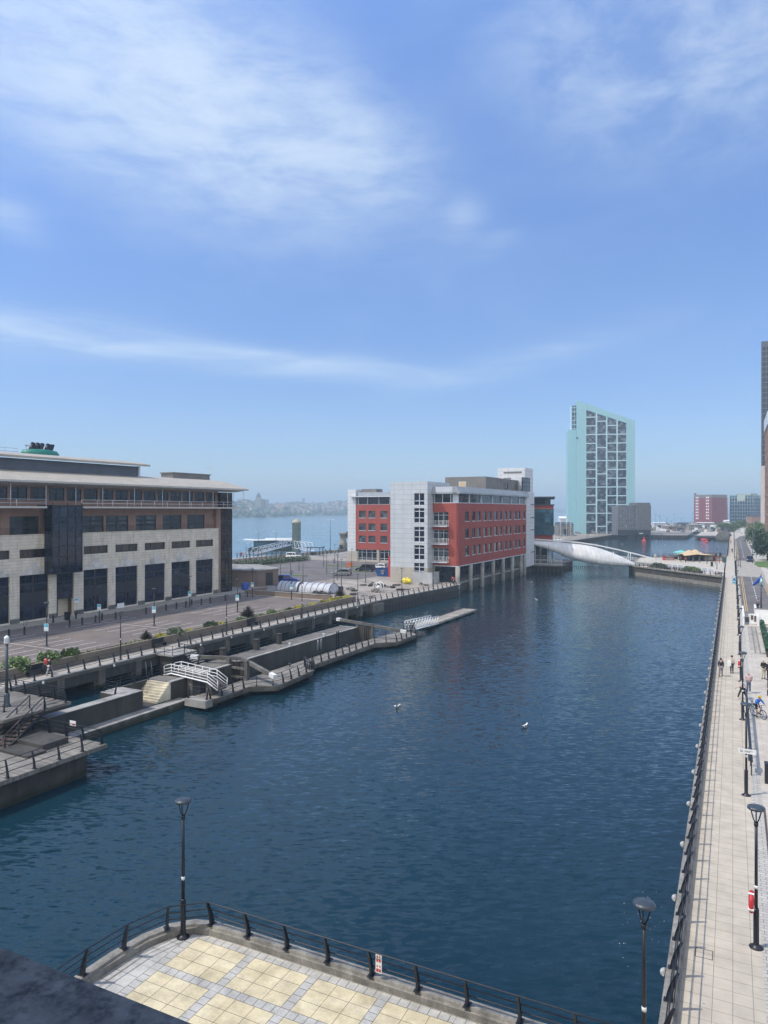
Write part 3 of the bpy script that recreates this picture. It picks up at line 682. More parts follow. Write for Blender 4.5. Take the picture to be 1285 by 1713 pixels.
# balcony, top storey
mb=MB()
for a,c in((44,66.4),(72.4,109.4)): mb.box(-91,-88.0,a,c,15.86,16.06); mb.box(-88.0,-87.9,a,c,15.84,16.1)
mb.box(-98,-91,108.6,109.4,15.86,16.06)
part('balcony',mb,B,M['eave'])
mb=MB()
rail(mb,[(-88.05,44,16.06),(-88.05,66.3,16.06)],1.0,.035,(1.0,.5),4.5,.05); rail(mb,[(-88.05,72.2,16.06),(-88.05,109.2,16.06),(-97,109.2,16.06)],1.0,.035,(1.0,.5),2.9,.045)
part('balcony_railing',mb,B,M['whitem'])
mb=MB()
for v in(50,54.5,61.0,66.3,71.2,76.0,82.2,88.2,94.6,100.6,104.6,109.2): part('eave_post',MB().cyl((-88.05,v,16.06),(-88.05,v,19.1),.045,n=6),B,M['whitem'])
for u in(-90.5,-93): part('eave_post',MB().cyl((u,109.2,16.06),(u,109.2,19.2),.045,n=6),B,M['whitem'])
tops=[(45+k*3.0) for k in range(20)]
hol=[(s,16.95,2.55,1.85) for s in tops]
mb=MB(); wall(mb,'U',-91,44,105.3,16.06,19.2,hol,.3); part('wall',mb,B,M['brown'],label='brown spandrel wall of the glazed top storey')
for s in tops: window(B,'U',-91,s,16.95,2.55,1.85,2,1,'frameD','glassN',rec=.12,bar=.05,vz=(.75,))
# roofs
def arc_roof(prof,th): 
    low=[(x,z-th) for x,z in prof[::-1]]; return prof+low
pr=[(-87.5,19.62),(-89,20.05),(-91,20.62),(-93,21.05),(-95,21.35),(-98,21.62),(-101,21.7),(-106,21.5),(-110,20.9),(-114,19.8)]
mb=MB(); mb.extr(arc_roof(pr,.16),'y',44,109.8); part('roof',mb,B,M['roof'])
mb=MB(); mb.box(-87.62,-87.3,44,109.95,19.34,19.56); mb.box(-114,-87.5,109.82,109.98,19.3,19.5)
mb.extr([(-87.6,19.33),(-91,19.33),(-91,19.2),(-90.4,19.0)],'y',44,109.7); part('eave',mb,B,M['eave'])
mb=MB().box(-113,-91.42,44,105,0,19.0); mb.box(-113,-100.02,105,108.4,0,19.0); part('rear_wall',mb,B,M['brown'])
mb=MB(); mb.box(-103.5,-95.0,44,89.4,20.9,23.05); part('clerestory',mb,B,M['grey'])
mb=MB(); mb.box(-95.25,-94.85,89.42,89.85,20.9,23.1); mb.box(-103.5,-94.8,89.45,89.6,20.9,23.05); part('clerestory_frame',mb,B,M['whitem'])
pr=[(-93.9,23.42),(-96,23.85),(-99,24.2),(-102,24.3),(-105,24.1)]
mb=MB(); mb.extr(arc_roof(pr,.14),'y',44,91.0); mb.box(-94.0,-93.75,44,91.1,23.1,23.36); part('upper_roof',mb,B,M['roof'])
mb=MB(); mb.box(-100.5,-97.5,100.3,112.0-1.6,21.3,22.55); mb.box(-100.7,-97.3,100.1,110.6,22.5,22.68); part('roof_plant',mb,B,M['plant'])
mb=MB(); mb.lathe([(.0,0),(2.9,0),(3.0,.5),(2.6,1.0),(1.4,1.15),(0,1.2)],n=20); 
mb.v=[(x*.62-105,y*1.12+78,z*1.1+24.25) for x,y,z in mb.v]; 
f=part('exhaust_housing',mb,B,M['green'],label='rounded green housing under black pipes')
for k,v in enumerate((76.1,77.0,77.8,78.9,79.5,79.9)):
    mb=MB(); mb.cyl((-105,v,25.0),(-105.2,v+.75,26.5),.36 if k<4 else .2,n=10); part('exhaust_pipe',mb,f,M['black'])
    f.children[-1].location=tuple(-x for x in (0,0,0)); f.children[-1].data.transform(Matrix.Translation(Vector((-U,-44,0))))
mb=MB(); rail(mb,[(-103,60,24.2),(-103,72.5,24.2)],1.0,.03,(1.0,.5),2.2,.03); mb.cyl((-103,74,24.2),(-103,74,26),.05); mb.box(-103.1,-102.9,73.8,74.4,25.7,25.9); part('roof_railing',mb,B,M['steel'])

# ------------------------------------------------------------------ street lamp, bollards, signs
def lamp_proto(name,label,h=5.0,mat='black',group=None,band=True,head=.30):
    r=thing(name,label,'street lamp',(0,0,0),group=group)
    mb=MB(); mb.lathe([(.0,0),(.24,0),(.24,.03),(.13,.09),(.095,.14),(.095,1.35),(.085,1.40),(0,1.41)],n=12); part('base',mb,r,M[mat],False)
    mb=MB(); mb.cyl((0,0,1.4),(0,0,h-.62),.058,.05,n=10); mb.cyl((0,0,h-.66),(0,0,h-.55),.075,n=10); part('pole',mb,r,M[mat],False)
    if band: mb=MB().cyl((0,0,2.1),(0,0,2.22),.064,n=10); part('band',mb,r,M['white'],False)
    mb=MB()
    for k in range(3):
        t=k*2.094+.5; mb.tube([(0,0,h-.6),(.10*math.cos(t),.10*math.sin(t),h-.45),(head*.72*math.cos(t),head*.72*math.sin(t),h-.08)],.022,5)
    part('arms',mb,r,M[mat],False)
    mb=MB().lathe([(0,h-.07),(head*.9,h-.07),(head,h-.03),(head*.93,h+.02),(head*.5,h+.06),(0,h+.075)],n=20); hd=part('lamp_head',mb,r,M['lamphead'],False)
    return r
m,nt3,b=nodes('lamp_head'); v=coords(nt3); n=noise(nt3,v,11,4,.7); c=mixc(nt3,(.045,.06,.075),(.62,.64,.62),ramp(nt3,n,(0,)*3,(1,)*3,.66,.70)); nt3.links.new(c,b.inputs['Base Color']); b.inputs['Roughness'].default_value=.4; M['lamphead']=m
LP=lamp_proto('street_lamp','x',5.0,'black','disc lamps along the right promenade')
rz=0
RY=[28.8,43.9,59.6,72.8,86.2,99.6,113.2,126.5,140,153.5,167,180.5,252,268,284,300,316,332,348,366,384,402]
for i,y in enumerate(RY):
    lb='%s disc-topped black lamp post from the near end of the right promenade'%nth(i)
    if i==0: LP['label']=lb; put(LP,(.75,y,0)); 
    else: dup(LP,(.66 if y<200 else .5,y,0),label=lb)
dup(LP,(-18.05,20.35,0),label='lamp post standing in the rounded corner of the yellow terrace',group='lamps on the terrace')
dup(LP,(-2.15,20.45,0),label='lamp post with spotted disc head where terrace meets promenade, its foot out of view',group='lamps on the terrace')
for i,(u,v) in enumerate([(-59.0,53.2),(-59.1,70.0),(-59.0,86.45),(-58.9,102.5),(-57.75,116.5),(-57.6,130.2)]):
    dup(LP,(u,v,0),'L',label='%s lamp from the near end on the left waterside walkway'%nth(i),group='lamps on the left walkway')
# car-park lamps carry light blue signs
s=None
CL=lamp_proto('street_lamp','x',5.0,'black','car park lamps with light blue signs',False)
mb=MB().box(-.27,.27,-.1,-.07,1.75,2.6); sg=part('sign_board',mb,CL,M['white'],False)
mb=MB().box(-.24,.24,-.104,-.1001,2.2,2.57); mb.box(-.2,.2,-.104,-.1001,1.82,1.86); mb.box(-.2,.1,-.104,-.1001,1.95,1.99); part('sign_print',mb,sg,M['signb'],False)
PL=[(-72.4,54.6),(-72.35,70.95),(-80.95,69.3),(-80.95,87),(-70.9,86.5),(-81.0,103.0),(-72.5,103.0)]
nm=['near the left edge of the car park','beside the middle white cross line of the car park','by the bollards facing the glass bay','by the bollards near the stone building far end','beside the spiky shrub','at the far end by the blue bin','in front of the plastic tunnels']
for i,(u,v) in enumerate(PL):
    lb='black lamp with blue sign '+nm[i]
    if i==0: CL['label']=lb; put(CL,(u,v,0),'L',R_(20))
    else: dup(CL,(u,v,0),'L',R_(20),label=lb)
# bollards in front of the stone building
bo=solo('bollard',MB().lathe([(0,0),(.17,0),(.17,.06),(.13,.1),(.11,.8),(.15,.84),(.13,.95),(0,1.05)],n=12),M['black'],'x','bollard',group='black bollards edging the left car park')
BV=[52.2,54.3,56.3,58.4,65.0,67.0,69.2,71.0,72.7,78.4,82.5,84.7,86.8,89.0,90.4,92.5,96.3,100.2,102.3]
for i,v in enumerate(BV):
    lb='%s black bollard from the near end in front of the stone building'%nth(i)
    if i==0: bo['label']=lb; put(bo,(-81.6,v,0),'L')
    else: dup(bo,(-81.6 if i not in(7,13) else -82.4,v,0),'L',label=lb)
for i,(u,v) in enumerate([(-86.3,66.1),(-86.4,69.9)]): dup(bo,(u,v,.11),'L',label=['black bollard on the pavement left of the entrance','black bollard on the pavement right of the entrance'][i],group='bollards at the entrance')
mb=MB().lathe([(0,0),(.38,0),(.42,1.0),(.45,1.02),(.40,1.12),(0,1.14)],n=14); solo('litter_bin',mb,M['black'],'dark round litter bin on the pavement beside the stone building entrance','litter bin',(-86.6,68.6,.11),'L')
mb=MB(); mb.box(0,.04,-.7,.7,0,.75); solo('wall_sign',mb,M['white'],'white panel leaning in the window of the stone building','sign',(-89.72,80.9,.12),'L')
r=thing('wall_sign','light blue sign fixed to the stone pier right of the entrance','sign',(-89.7,72.6,2.2),'L')
part('board',MB().box(-.06,.02,-.35,.35,-.35,.35),r,M['white'],False); part('print',MB().box(.021,.025,-.3,.3,0,.3),r,M['signb'],False)
mb=MB(); rail(mb,[(-87.2,62.3,.11),(-86.6,62.3,.11)],1.15,.03,(1.0,),.6,.03); solo('bike_stand',mb,M['black'],'small black hoop stand on the pavement by the stone building','stand')
bpy.context.view_layer.update(); q=bpy.data.objects['bike_stand']; put(q,(0,0,0),'L')

# ------------------------------------------------------------------ planter wall, shrubs, benches, promenade rail on the left
mb=MB(); mb.box(-61.42,-61.0,28,105.5,.01,.95); mb.box(-62.7,-62.5,28,105.5,.01,.8); mb.box(-62.5,-61.42,105.2,105.5,.01,.9)
w=thing('planter_wall','long brown planter wall between the left car park and the waterside walkway','wall',(-61,28,0),'L'); part('wall',mb,w,M['planter'])
part('soil',MB().box(-62.48,-61.44,28,105.18,.02,.72),w,M['soil'])
def bush_mesh(name,rx,ry,rz,n,mat,seed,leaf=.16,spiky=False):
    rd=random.Random(seed); mb=MB()
    for k in range(n):
        if spiky:
            t=rd.uniform(0,6.283); e=rd.uniform(.1,1.5); L=rd.uniform(.6,1.0); d=Vector((math.cos(t)*math.cos(e)*rx,math.sin(t)*math.cos(e)*ry,math.sin(e)*rz))*L
            sd_=Vector((-math.sin(t),math.cos(t),0))*.05; base=Vector((0,0,.15*rz)); mb.add([base-sd_,base+sd_,base+d*.6+sd_*.8+Vector((0,0,.06)),base+d],[(0,1,2),(0,2,3)])
        else:
            while True:
                p=Vector((rd.uniform(-1,1),rd.uniform(-1,1),rd.uniform(-.15,1)))
                if .35<p.length<1+.12*math.sin(p.x*9+seed)+.1*math.sin(p.y*11): break
            q=Vector((p.x*rx,p.y*ry,p.z*rz)); a=Vector((rd.uniform(-1,1),rd.uniform(-1,1),rd.uniform(-1,1))).normalized(); b_=a.orthogonal().normalized(); l=leaf*rd.uniform(.6,1.3)
            mb.add([q-a*l,q+b_*l*.6,q+a*l,q-b_*l*.6],[(0,1,2,3)])
    return mb.mesh(name,M[mat])
bm=[bush_mesh('shrub',1,1,.9,900,'bush',1,.13),bush_mesh('shrub',1,1,.8,900,'bushd',2,.12),bush_mesh('shrub',1,1,.7,700,'bushy',3,.12),bush_mesh('shrub',1.3,1.3,1.5,260,'bushp',4,spiky=True)]
def shrub(k,u,v,z,sc,label,frame='L',sz=None,group='shrubs in the planter'):
    o=link('shrub',bm[k]); put(o,(u,v,z),frame,random.uniform(0,6)); o.scale=sc if isinstance(sc,tuple) else (sc,sc,sc); tagit(o,label,'shrub',group); return o
SH=[(0,-62.0,43.6,1.25,'large round green shrub nearest the left edge on the planter wall'),(0,-62.0,46.9,1.15,'round green shrub second from the left in the planter above the two walkers'),(0,-62.0,49.5,1.0,'round green shrub third from the left in the planter'),
 (3,-62.0,59.6,.8,'low purple spiky shrub left of the mixed bushes in the planter'),(2,-62.0,61.8,.75,'yellow-green shrub at the left end of the mixed bushes'),(1,-62.0,64.2,1.1,'wide dark green shrub in the middle of the mixed bushes'),(2,-62.0,66.6,.55,'small yellow shrub just right of the wide dark bush'),
 (1,-62.0,70.4,.95,'dark olive shrub behind the second walkway lamp'),(2,-62.0,72.4,.6,'bright yellow shrub right of the second walkway lamp'),(3,-62.0,77.9,1.2,'tall purple spiky shrub rising above the planter beside the bench'),(0,-62.0,76.2,.6,'low green shrub at the foot of the tall spiky shrub'),
 (0,-62.0,80.9,.45,'tiny green shrub right of the tall spiky shrub'),(0,-62.0,83.2,.75,'green shrub between the spiky shrub and the third lamp'),(0,-62.0,87.5,.5,'small dark shrub near the third walkway lamp'),(2,-62.0,90.0,.75,'yellow shrub right of the third walkway lamp'),(2,-62.0,93.8,.7,'second yellow shrub right of the third walkway lamp'),
 (2,-62.0,97.0,.75,'third yellow shrub towards the far end of the planter'),(2,-62.0,99.6,.85,'bushy yellow shrub close to the far end of the planter'),(2,-62.0,102.0,.8,'bushy yellow shrub second from the far end of the planter'),(2,-62.0,104.4,.75,'last yellow shrub at the far end of the planter wall'),(3,-66.0,108.5,1.1,'dark spiky shrub in front of the plastic tunnel end wall')]
for k,u,v,sc,lb in SH: shrub(k,u,v,.7 if v<106 else .1,sc,lb)
rd=random.Random(5); mb=MB()
for k in range(2600):
    v=rd.uniform(47.5,104.5); dens=.45+.55*math.sin(v*.9)
    if rd.random()>dens: continue
    p=Vector((rd.uniform(-62.5,-61.3),v,.75+abs(rd.gauss(0,.1)))); a=Vector((rd.uniform(-1,1),rd.uniform(-1,1),rd.uniform(-.5,.5))).normalized(); q=a.orthogonal(); l=rd.uniform(.07,.15); mb.add([p-a*l,p+q*l*.6,p+a*l,p-q*l*.6],[(0,1,2,3)])
q=struct('ground_cover',mb,M['bush'],'L','stuff')
def bench(label,u,v):
    r=thing('bench',label,'bench',(u,v,0),'L',group='dark benches against the planter wall')
    mb=MB()
    for k in range(4): mb.box(.05+k*.12,.15+k*.12,-.9,.9,.42,.46)
    part('seat',mb,r,M['black'],False)
    mb=MB()
    for k in range(4): mb.box(-.05,0,-.9,.9,.5+k*.13,.6+k*.13)
    part('backrest',mb,r,M['black'],False)
    for y in(-.8,.8): mb=MB(); mb.box(-.02,.5,y-.03,y+.03,0,.42); mb.box(-.05,.0,y-.03,y+.03,.42,1.0); part('leg',mb,r,M['black'],False)
bench('dark bench against the planter wall left of the two walkers',-60.9,44.6); bench('dark bench against the planter wall by the white landing steps',-60.9,60.3); bench('dark bench under the tall spiky shrub',-60.9,77.2)
# curved flat posts: base at the origin, leaning in towards -x side given by sign
def post_mesh(lean=.26,h=.92,w=.22,t=.07):
    mb=MB(); n=7; secs=[]
    for k in range(n+1):
        f=k/n; x=-lean*(f**1.7); ww=w*(1-.62*f); z=h*f
        secs.append([(x-ww/2,-t/2,z),(x+ww/2,-t/2,z),(x+ww/2,t/2,z),(x-ww/2,t/2,z)])
    mb.loft(secs,smooth=False); mb.box(-w*.75,w*.75,-.1,.1,0,.03); return mb.mesh('post',M['black'])
PM=post_mesh()
def railing(name,label,path,spacing,frame,z,inward=1,h=.92,lean=.26,mesh=None,zs=(1.0,.67,.36),group=None,mat='black',rr=.022,skip=None):
    # path of base points; posts lean towards the left of the path direction when inward=1
    r=thing(name,label,'railing',(path[0][0],path[0][1],0),frame,group=group); off=r['o']; mb=MB(); mesh=mesh or PM
    seg=[];
    for i in range(len(path)-1):
        a=Vector(path[i][:2]);b=Vector(path[i+1][:2]); seg.append((a,b,(b-a).length))
    tot=sum(s[2] for s in seg); n=max(1,round(tot/spacing)); tops=[]
    for k in range(n+1):
        d=tot*k/n; 
        for a,b,l in seg:
            if d<=l+1e-6: break
            d-=l
        p=a.lerp(b,min(1,d/l)); dr=(b-a).normalized(); nn=Vector((-dr.y,dr.x))*inward
        o=link('post',mesh,r); o.location=(p.x-off[0],p.y-off[1],z); o.rotation_euler=(0,0,math.atan2(-nn.y,-nn.x))
        tops.append((p,nn))
    for zf in zs:
        le=lean*(zf**1.7)-.03
        pts=[(p.x+q.x*le-off[0],p.y+q.y*le-off[1],z+h*zf) for p,q in tops]
        mb.tube(pts,rr,6)
    part('rails',mb,r,M[mat],False); return r
railing('railing','black railing with curved posts around the yellow terrace edge',[(-19.22,8.6),(-19.22,16.9),(-19.1,18.4),(-18.75,19.8),(-18.2,20.6),(-17.3,21.02),(-15.95,21.02),(-2.4,21.02)],1.64,'W',.32,-1)
railing('railing','long black railing with curved posts along the right-hand quay wall',[(-1.78,22.2),(-1.78,182)],1.75,'W',.335,-1)
railing('railing','black railing along the far stretch of the right quay beyond the tented island',[(-1.78,266),(-1.78,457)],3.2,'W',.335,-1)
railing('railing','black railing with curved posts along the left waterside walkway',[(-58.25,30),(-58.25,57.2)],1.85,'L',.12,1)
railing('railing','black walkway railing between the white landing and the red office block',[(-58.25,60.9),(-58.25,108.4),(-56.05,134),(-56.05,138.8),(-57.6,140.4)],1.85,'L',.12,1)
# round white lights on the quay walls
lt=thing('bulkhead_light','x','wall light',group='round white lights on the right quay wall')
mb=MB().cyl((0,0,0),(-.05,0,0),.15,n=14); part('base',mb,lt,M['conclight'],False)
mb=MB(); mb.sph((0,0,0),.14,.14,.14,12,6); mb.v=[(-abs(x)-.045 if True else x,y,z) for x,y,z in mb.v]; part('lens',mb,lt,M['white'],False)
for i in range(31):
    y=25.7+i*5.1
    lb='%s round white light from the near end on the right quay wall'%nth(i)
    if i==0: lt['label']=lb; put(lt,(-2.02,y,.12))
    else: dup(lt,(-2.02,y,.12),label=lb)
for i,v in enumerate([37.5,43.3,51.4,57.9,64,69.5,76,82,88,94,100.5]):
    dup(lt,(-57.96,v,-.15),'L',R_(180),label='%s round white light from the near end below the left walkway railing'%nth(i),group='round white lights on the left walkway edge')
# ------------------------------------------------------------------ old lock beside the left walkway
mb=MB(); mb.box(-50.2,-47.3,42.9,82.5,-5,0); mb.box(-47.9,-47.2,33.5,42.9,-5,0.0)
# the stair notch is cut out of the front of the island between v 45.8 and 48.2
mb=MB(); mb.box(-48.1,-47.2,33.5,45.0,-5,0); mb.box(-50.0,-48.1,42.9,45.0,-5,0.0); mb.box(-50.2,-49.95,45.0,48.3,-5,0); mb.box(-49.95,-47.2,45.0,46.6,-5,-1.5); mb.box(-50.2,-47.3,48.3,57.4,-5,0); mb.box(-50.2,-47.5,57.4,82.5,-5,0); mb.box(-49.95,-47.2,46.6,48.3,-5,-1.501)
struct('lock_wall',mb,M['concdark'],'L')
mb=MB(); mb.box(-48.12,-47.17,33.5,44.98,.002,.06); mb.box(-50.0,-48.13,42.9,44.98,.002,.06); mb.box(-47.75,-47.28,48.4,57.3,.002,.05); mb.box(-47.85,-47.46,57.4,82.5,.004,.06); mb.box(-50.2,-47.5,82.1,82.52,.06,.065); struct('lock_coping',mb,M['conclight'],'L')
mb=MB(); mb.box(-50.2,-47.76,48.4,57.3,.002,.03); mb.box(-50.2,-47.86,57.4,82.08,.002,.035); struct('lock_surface',mb,M['plankx'],'L')
mb=MB(); mb.box(-47.2,-46.08,33.5,49.4,-5,-1.63); struct('lock_ledge',mb,M['conc'],'L')
mb=MB(); mb.box(-47.18,-46.04,33.5,49.35,-1.628,-1.56); struct('lock_ledge_coping',mb,M['conclight'],'L')
# pale concrete steps
r=thing('steps','pale concrete flight of steps up to the lock island','steps',(-47.25,46.3,-1.5),'L')
for k in range(8):
    mb=MB().box(-49.9,-47.22,46.6+k*.21,48.32,-1.5+k*.1875,-1.5+(k+1)*.1875-.0)
    if k<7: mb=MB().box(-49.9,-47.22,46.6+k*.21,46.6+(k+1)*.21,-1.5,-1.5+(k+1)*.1875)
    else: mb=MB().box(-49.9,-47.22,46.6+k*.21,48.295,-1.5,-.003)
    part('step',mb,r,M['steps'])
PM2=post_mesh(.3,1.0,.18,.06)
railing('railing','short dark railing beside the pale concrete steps',[(-48.3,42.98),(-49.9,43.1),(-49.95,48.6),(-50.1,55)],1.6,'L',.05,-1,mesh=PM2,rr=.02)
# white footbridge over the lock chamber
r=thing('footbridge','white railed footbridge over the old lock chamber','footbridge',(-48.6,51.0,0),'L')
mb=MB(); mb.loft([[(u,50.2,z),(u,51.5,z),(u,51.5,z+.12),(u,50.2,z+.12)] for u,z in((-49.9,.0),(-49.0,.22),(-44.6,-.12),(-43.4,-.72))],smooth=False); part('deck',mb,r,M['timber'])
for v in(50.2,51.5):
    mb=MB(); P=[(-49.9,v,.08),(-49.0,v,.32),(-44.6,v,-.02),(-43.4,v,-.62)]
    for zf in(.25,.6,1.0): mb.tube([(p[0],p[1],p[2]+zf*.82) for p in P],.035,6)
    for p in P: mb.cyl(p,(p[0],p[1],p[2]+.82),.035,n=6)
    for k in range(1,5): f=k/5; mb.cyl((-49+4.4*f,v,.32-.34*f),(-49+4.4*f,v,1.14-.34*f),.03,n=6)
    mb.tube([(p[0],p[1]-.02,p[2]-.05) for p in P],.07,6)
    part('handrail',mb,r,M['white'])
mb=MB(); mb.box(-47.15,-46.55,50.35,51.4,-3,.03); part('pier',mb,r,M['conc']); mb=MB(); mb.box(-44.9,-44.3,50.35,51.4,-1.3,-.2); part('pier',mb,r,M['conc'])
# outer boardwalk
BZ=-1.3
bw=[(-45.6,48.6),(-43.35,48.95),(-43.35,54.8),(-41.2,56.3),(-41.85,63.6),(-43.3,64.2),(-43.35,79.8),(-41.35,82.2),(-41.6,88.6),(-42.9,89.4),(-44.6,89.2),(-45.5,80),(-45.6,64)]
r=thing('boardwalk','grey timber boardwalk along the outer side of the old lock','boardwalk',(-44.5,49,BZ),'L')
mb=MB().prism(bw,BZ-.12,BZ); part('deck',mb,r,M['plank'])
bi=[(x+(.12 if x<-44.4 else -.12),y) for x,y in bw]
mb=MB().prism(bi,BZ-.55,BZ-.121); part('edge_beam',mb,r,M['conc'])
mb=MB().box(-45.7,-43.3,48.45,49.4,BZ-.6,BZ+.06); part('end_block',mb,r,M['conclight'])
for k in range(9): part('support',MB().box(-45.5,-43.9,50+k*4.6,50.7+k*4.6,-4,BZ-.551),r,M['concdark'])
PM3=post_mesh(.22,1.0,.2,.07)
PO=[(-43.45,49.3),(-43.45,54.9),(-41.35,56.4),(-41.98,63.5),(-43.42,64.2),(-43.45,79.8),(-41.5,82.2),(-41.75,88.5)]
railing('railing','black railing along the outer edge of the timber boardwalk',PO,1.55,'L',BZ,1,h=1.0,mesh=PM3)
railing('railing','short black railing across the near end of the boardwalk',[(-45.5,48.7),(-43.6,49.0)],1.9,'L',BZ+.06,1,h=1.0,mesh=PM3)
railing('railing','thin railing along the back of the lock island beside the dark channel',[(-50.05,57.6),(-50.05,82)],1.7,'L',.03,-1,h=1.05,lean=.03,mesh=post_mesh(.02,1.05,.08,.05))
# lock gates with balance beams
def gate(name_l,v,dirn):
    r=thing('lock_gate',name_l,'lock gate',(-46.5,v,0),'L',group='mitre gates of the old lock')
    mb=MB(); 
    for sg in(-1,1):
        for k in range(5):
            u0=-46.5+sg*(.08+k*.24); vv=v+dirn*(.55-.12*k); mb.box(u0-.1,u0+.1,vv-.14,vv+.14,-2.6,.25)
    part('planking',mb,r,M['timber'])
    mb=MB(); mb.box(-47.75,-45.35,v-.22,v+.0,-.35,-.15); mb.box(-47.75,-45.35,v-.22,v,-1.25,-1.05); mb.box(-47.8,-47.45,v-.3,v+.1,-2.6,.62); mb.box(-45.55,-45.2,v-.3,v+.1,-2.6,.62); part('frame',mb,r,M['beam'])
    for sg,ln in((-1,3.3),(1,3.6)):
        a=Vector((-47.6 if sg<0 else -45.4,v,.55)); b=a+Vector((sg*ln,-dirn*(1.0),(.05 if sg<0 else -.75)))
        a2=a+Vector((-sg*1.1,dirn*.5,.05)); mb=MB(); d=(b-a2); L=d.length; rz_=math.atan2(d.y,d.x); ry=-math.asin(d.z/L); mb.rbox((a2+b)/2,L,.36,.34,rz_,ry=ry); bm_=part('balance_beam',mb,r,M['beam'])
        mb=MB(); e=b+d.normalized()*.38; mb.rbox(e,.75,.40,.38,rz_,ry=ry); q=part('beam_end',mb,r,M['white'])
    return r
gate('near timber lock gate beside the white footbridge',56.9,1); gate('far timber lock gate next to the gangway',82.9,-1)
# small things on the lock
for i,(u,v,w) in enumerate([(-49.6,58.2,.5),(-49.7,63.9,.55),(-49.6,68.0,.4)]):
    mb=MB(); mb.box(u-w/2,u+w/2,v-.25,v+.25,-.5,1.15); mb.box(u-w/2-.05,u+w/2+.05,v-.3,v+.3,1.15,1.25)
    solo('stone_post',mb,M['concdark'],'%s square stone post along the back railing of the lock island'%nth(i),'stone post',(u,v,0),'L',group='stone posts on the lock island',absolute=True)
for i,(u,v,z) in enumerate([(-47.8,57.9,.06),(-47.75,67.5,.06),(-47.7,74.6,.06),(-45.2,63.9,BZ),(-45.2,76,BZ)]):
    mb=MB(); mb.lathe([(0,0),(.13,0),(.1,.05),(.1,.22),(.17,.27),(.15,.34),(0,.36)],n=10)
    solo('mooring_bollard',mb,M['whitem'] if i<3 else M['lampgrey'],'%s small mooring bollard %s'%(nth(i),'on the front edge of the lock island' if i<3 else 'on the inner edge of the boardwalk'),'mooring bollard',(u,v,z),'L',group='mooring bollards on the lock')
for i,v in enumerate((72.6,73.3)):
    mb=MB(); mb.tube([(-47.35,v,-1.3),(-47.3,v,-.2),(-47.3,v+.12,-.05),(-47.3,v+.24,-.2),(-47.35,v+.24,-1.3)],.035,6)
    solo('ladder_hoop',mb,M['whitem'],['left white hoop handle on the lock wall face','right white hoop handle on the lock wall face'][i],'handle',(-47.3,v,-1),'L',absolute=True)
mb=MB()
for y in(77.2,77.7): mb.box(-47.5,-47.40,y-.03,y+.03,-2.2,.3)
for k in range(8): mb.box(-47.5,-47.42,77.2,77.7,-2.0+k*.3,-1.95+k*.3)
solo('ladder',mb,M['black'],'black ladder down the lock wall face','ladder',(-47.45,77.4,0),'L',absolute=True)
# dark metal stile where the boardwalk railing breaks
mb=MB(); rail(mb,[(-42.2,63.2,BZ),(-43.6,64.3,BZ)],1.1,.04,(1.0,.7,.4,.1),.7,.05); rail(mb,[(-42.2,64.0,BZ),(-43.0,64.8,BZ)],1.0,.04,(1.0,.6,.2),.5,.05); solo('gate_barrier',mb,M['black'],'black folded metal gate at the break of the boardwalk railing','gate',(-43,63.8,BZ),'L',absolute=True)
mb=MB(); rail(mb,[(-43.9,89.1,BZ),(-43.2,91.0,BZ),(-42.9,89.6,BZ)],1.1,.04,(1.0,.7,.4,.1),.8,.05); solo('gate_barrier',mb,M['black'],'black metal gate at the foot of the gangway','gate',(-43.4,90,BZ),'L',absolute=True)
# white landing with steps off the walkway
r=thing('landing','pale landing slab off the walkway with dark steps down','landing',(-57,59,0),'L')
mb=MB(); mb.box(-58.2,-55.6,57.2,60.9,-.12,.02); part('slab',mb,r,M['conclight'])
mb=MB(); mb.box(-57.8,-56,57.5,60.6,-3,-.121); part('base',mb,r,M['concdark'])
mb=MB()
for k in range(8): mb.box(-55.6+k*.28,-55.3+k*.28,59.0,60.6,-.25-k*.19,-.19-k*.19)
part('stairs',mb,r,M['conclight'])
mb=MB(); rail(mb,[(-58.1,57.25,.02),(-55.7,57.25,.02),(-55.6,58.9,.02)],1.0,.025,(1.0,.6,.3),1.2,.035); rail(mb,[(-55.6,58.95,0),(-53.4,58.95,-1.5)],1.0,.025,(1.0,.5),1.2,.03); rail(mb,[(-58.1,60.85,.02),(-55.6,60.7,.02),(-53.4,60.7,-1.5)],1.0,.025,(1.0,.5),1.2,.03); part('handrail',mb,r,M['black'])
mb=MB(); 
for v in(45.9,): mb.tube([(-50.4,49.2,.0),(-50.9,49.6,.9),(-51.6,50.2,1.1),(-51.9,50.6,-.4)],.03,6); mb.tube([(-50.8,48.9,0),(-51.3,49.3,.9),(-52,49.9,1.1),(-52.3,50.3,-.4)],.03,6)
solo('ladder_hoop',mb,M['lampgrey'],'grey bent grab rails behind the pale steps','handle',(-51,49.6,0),'L',absolute=True)
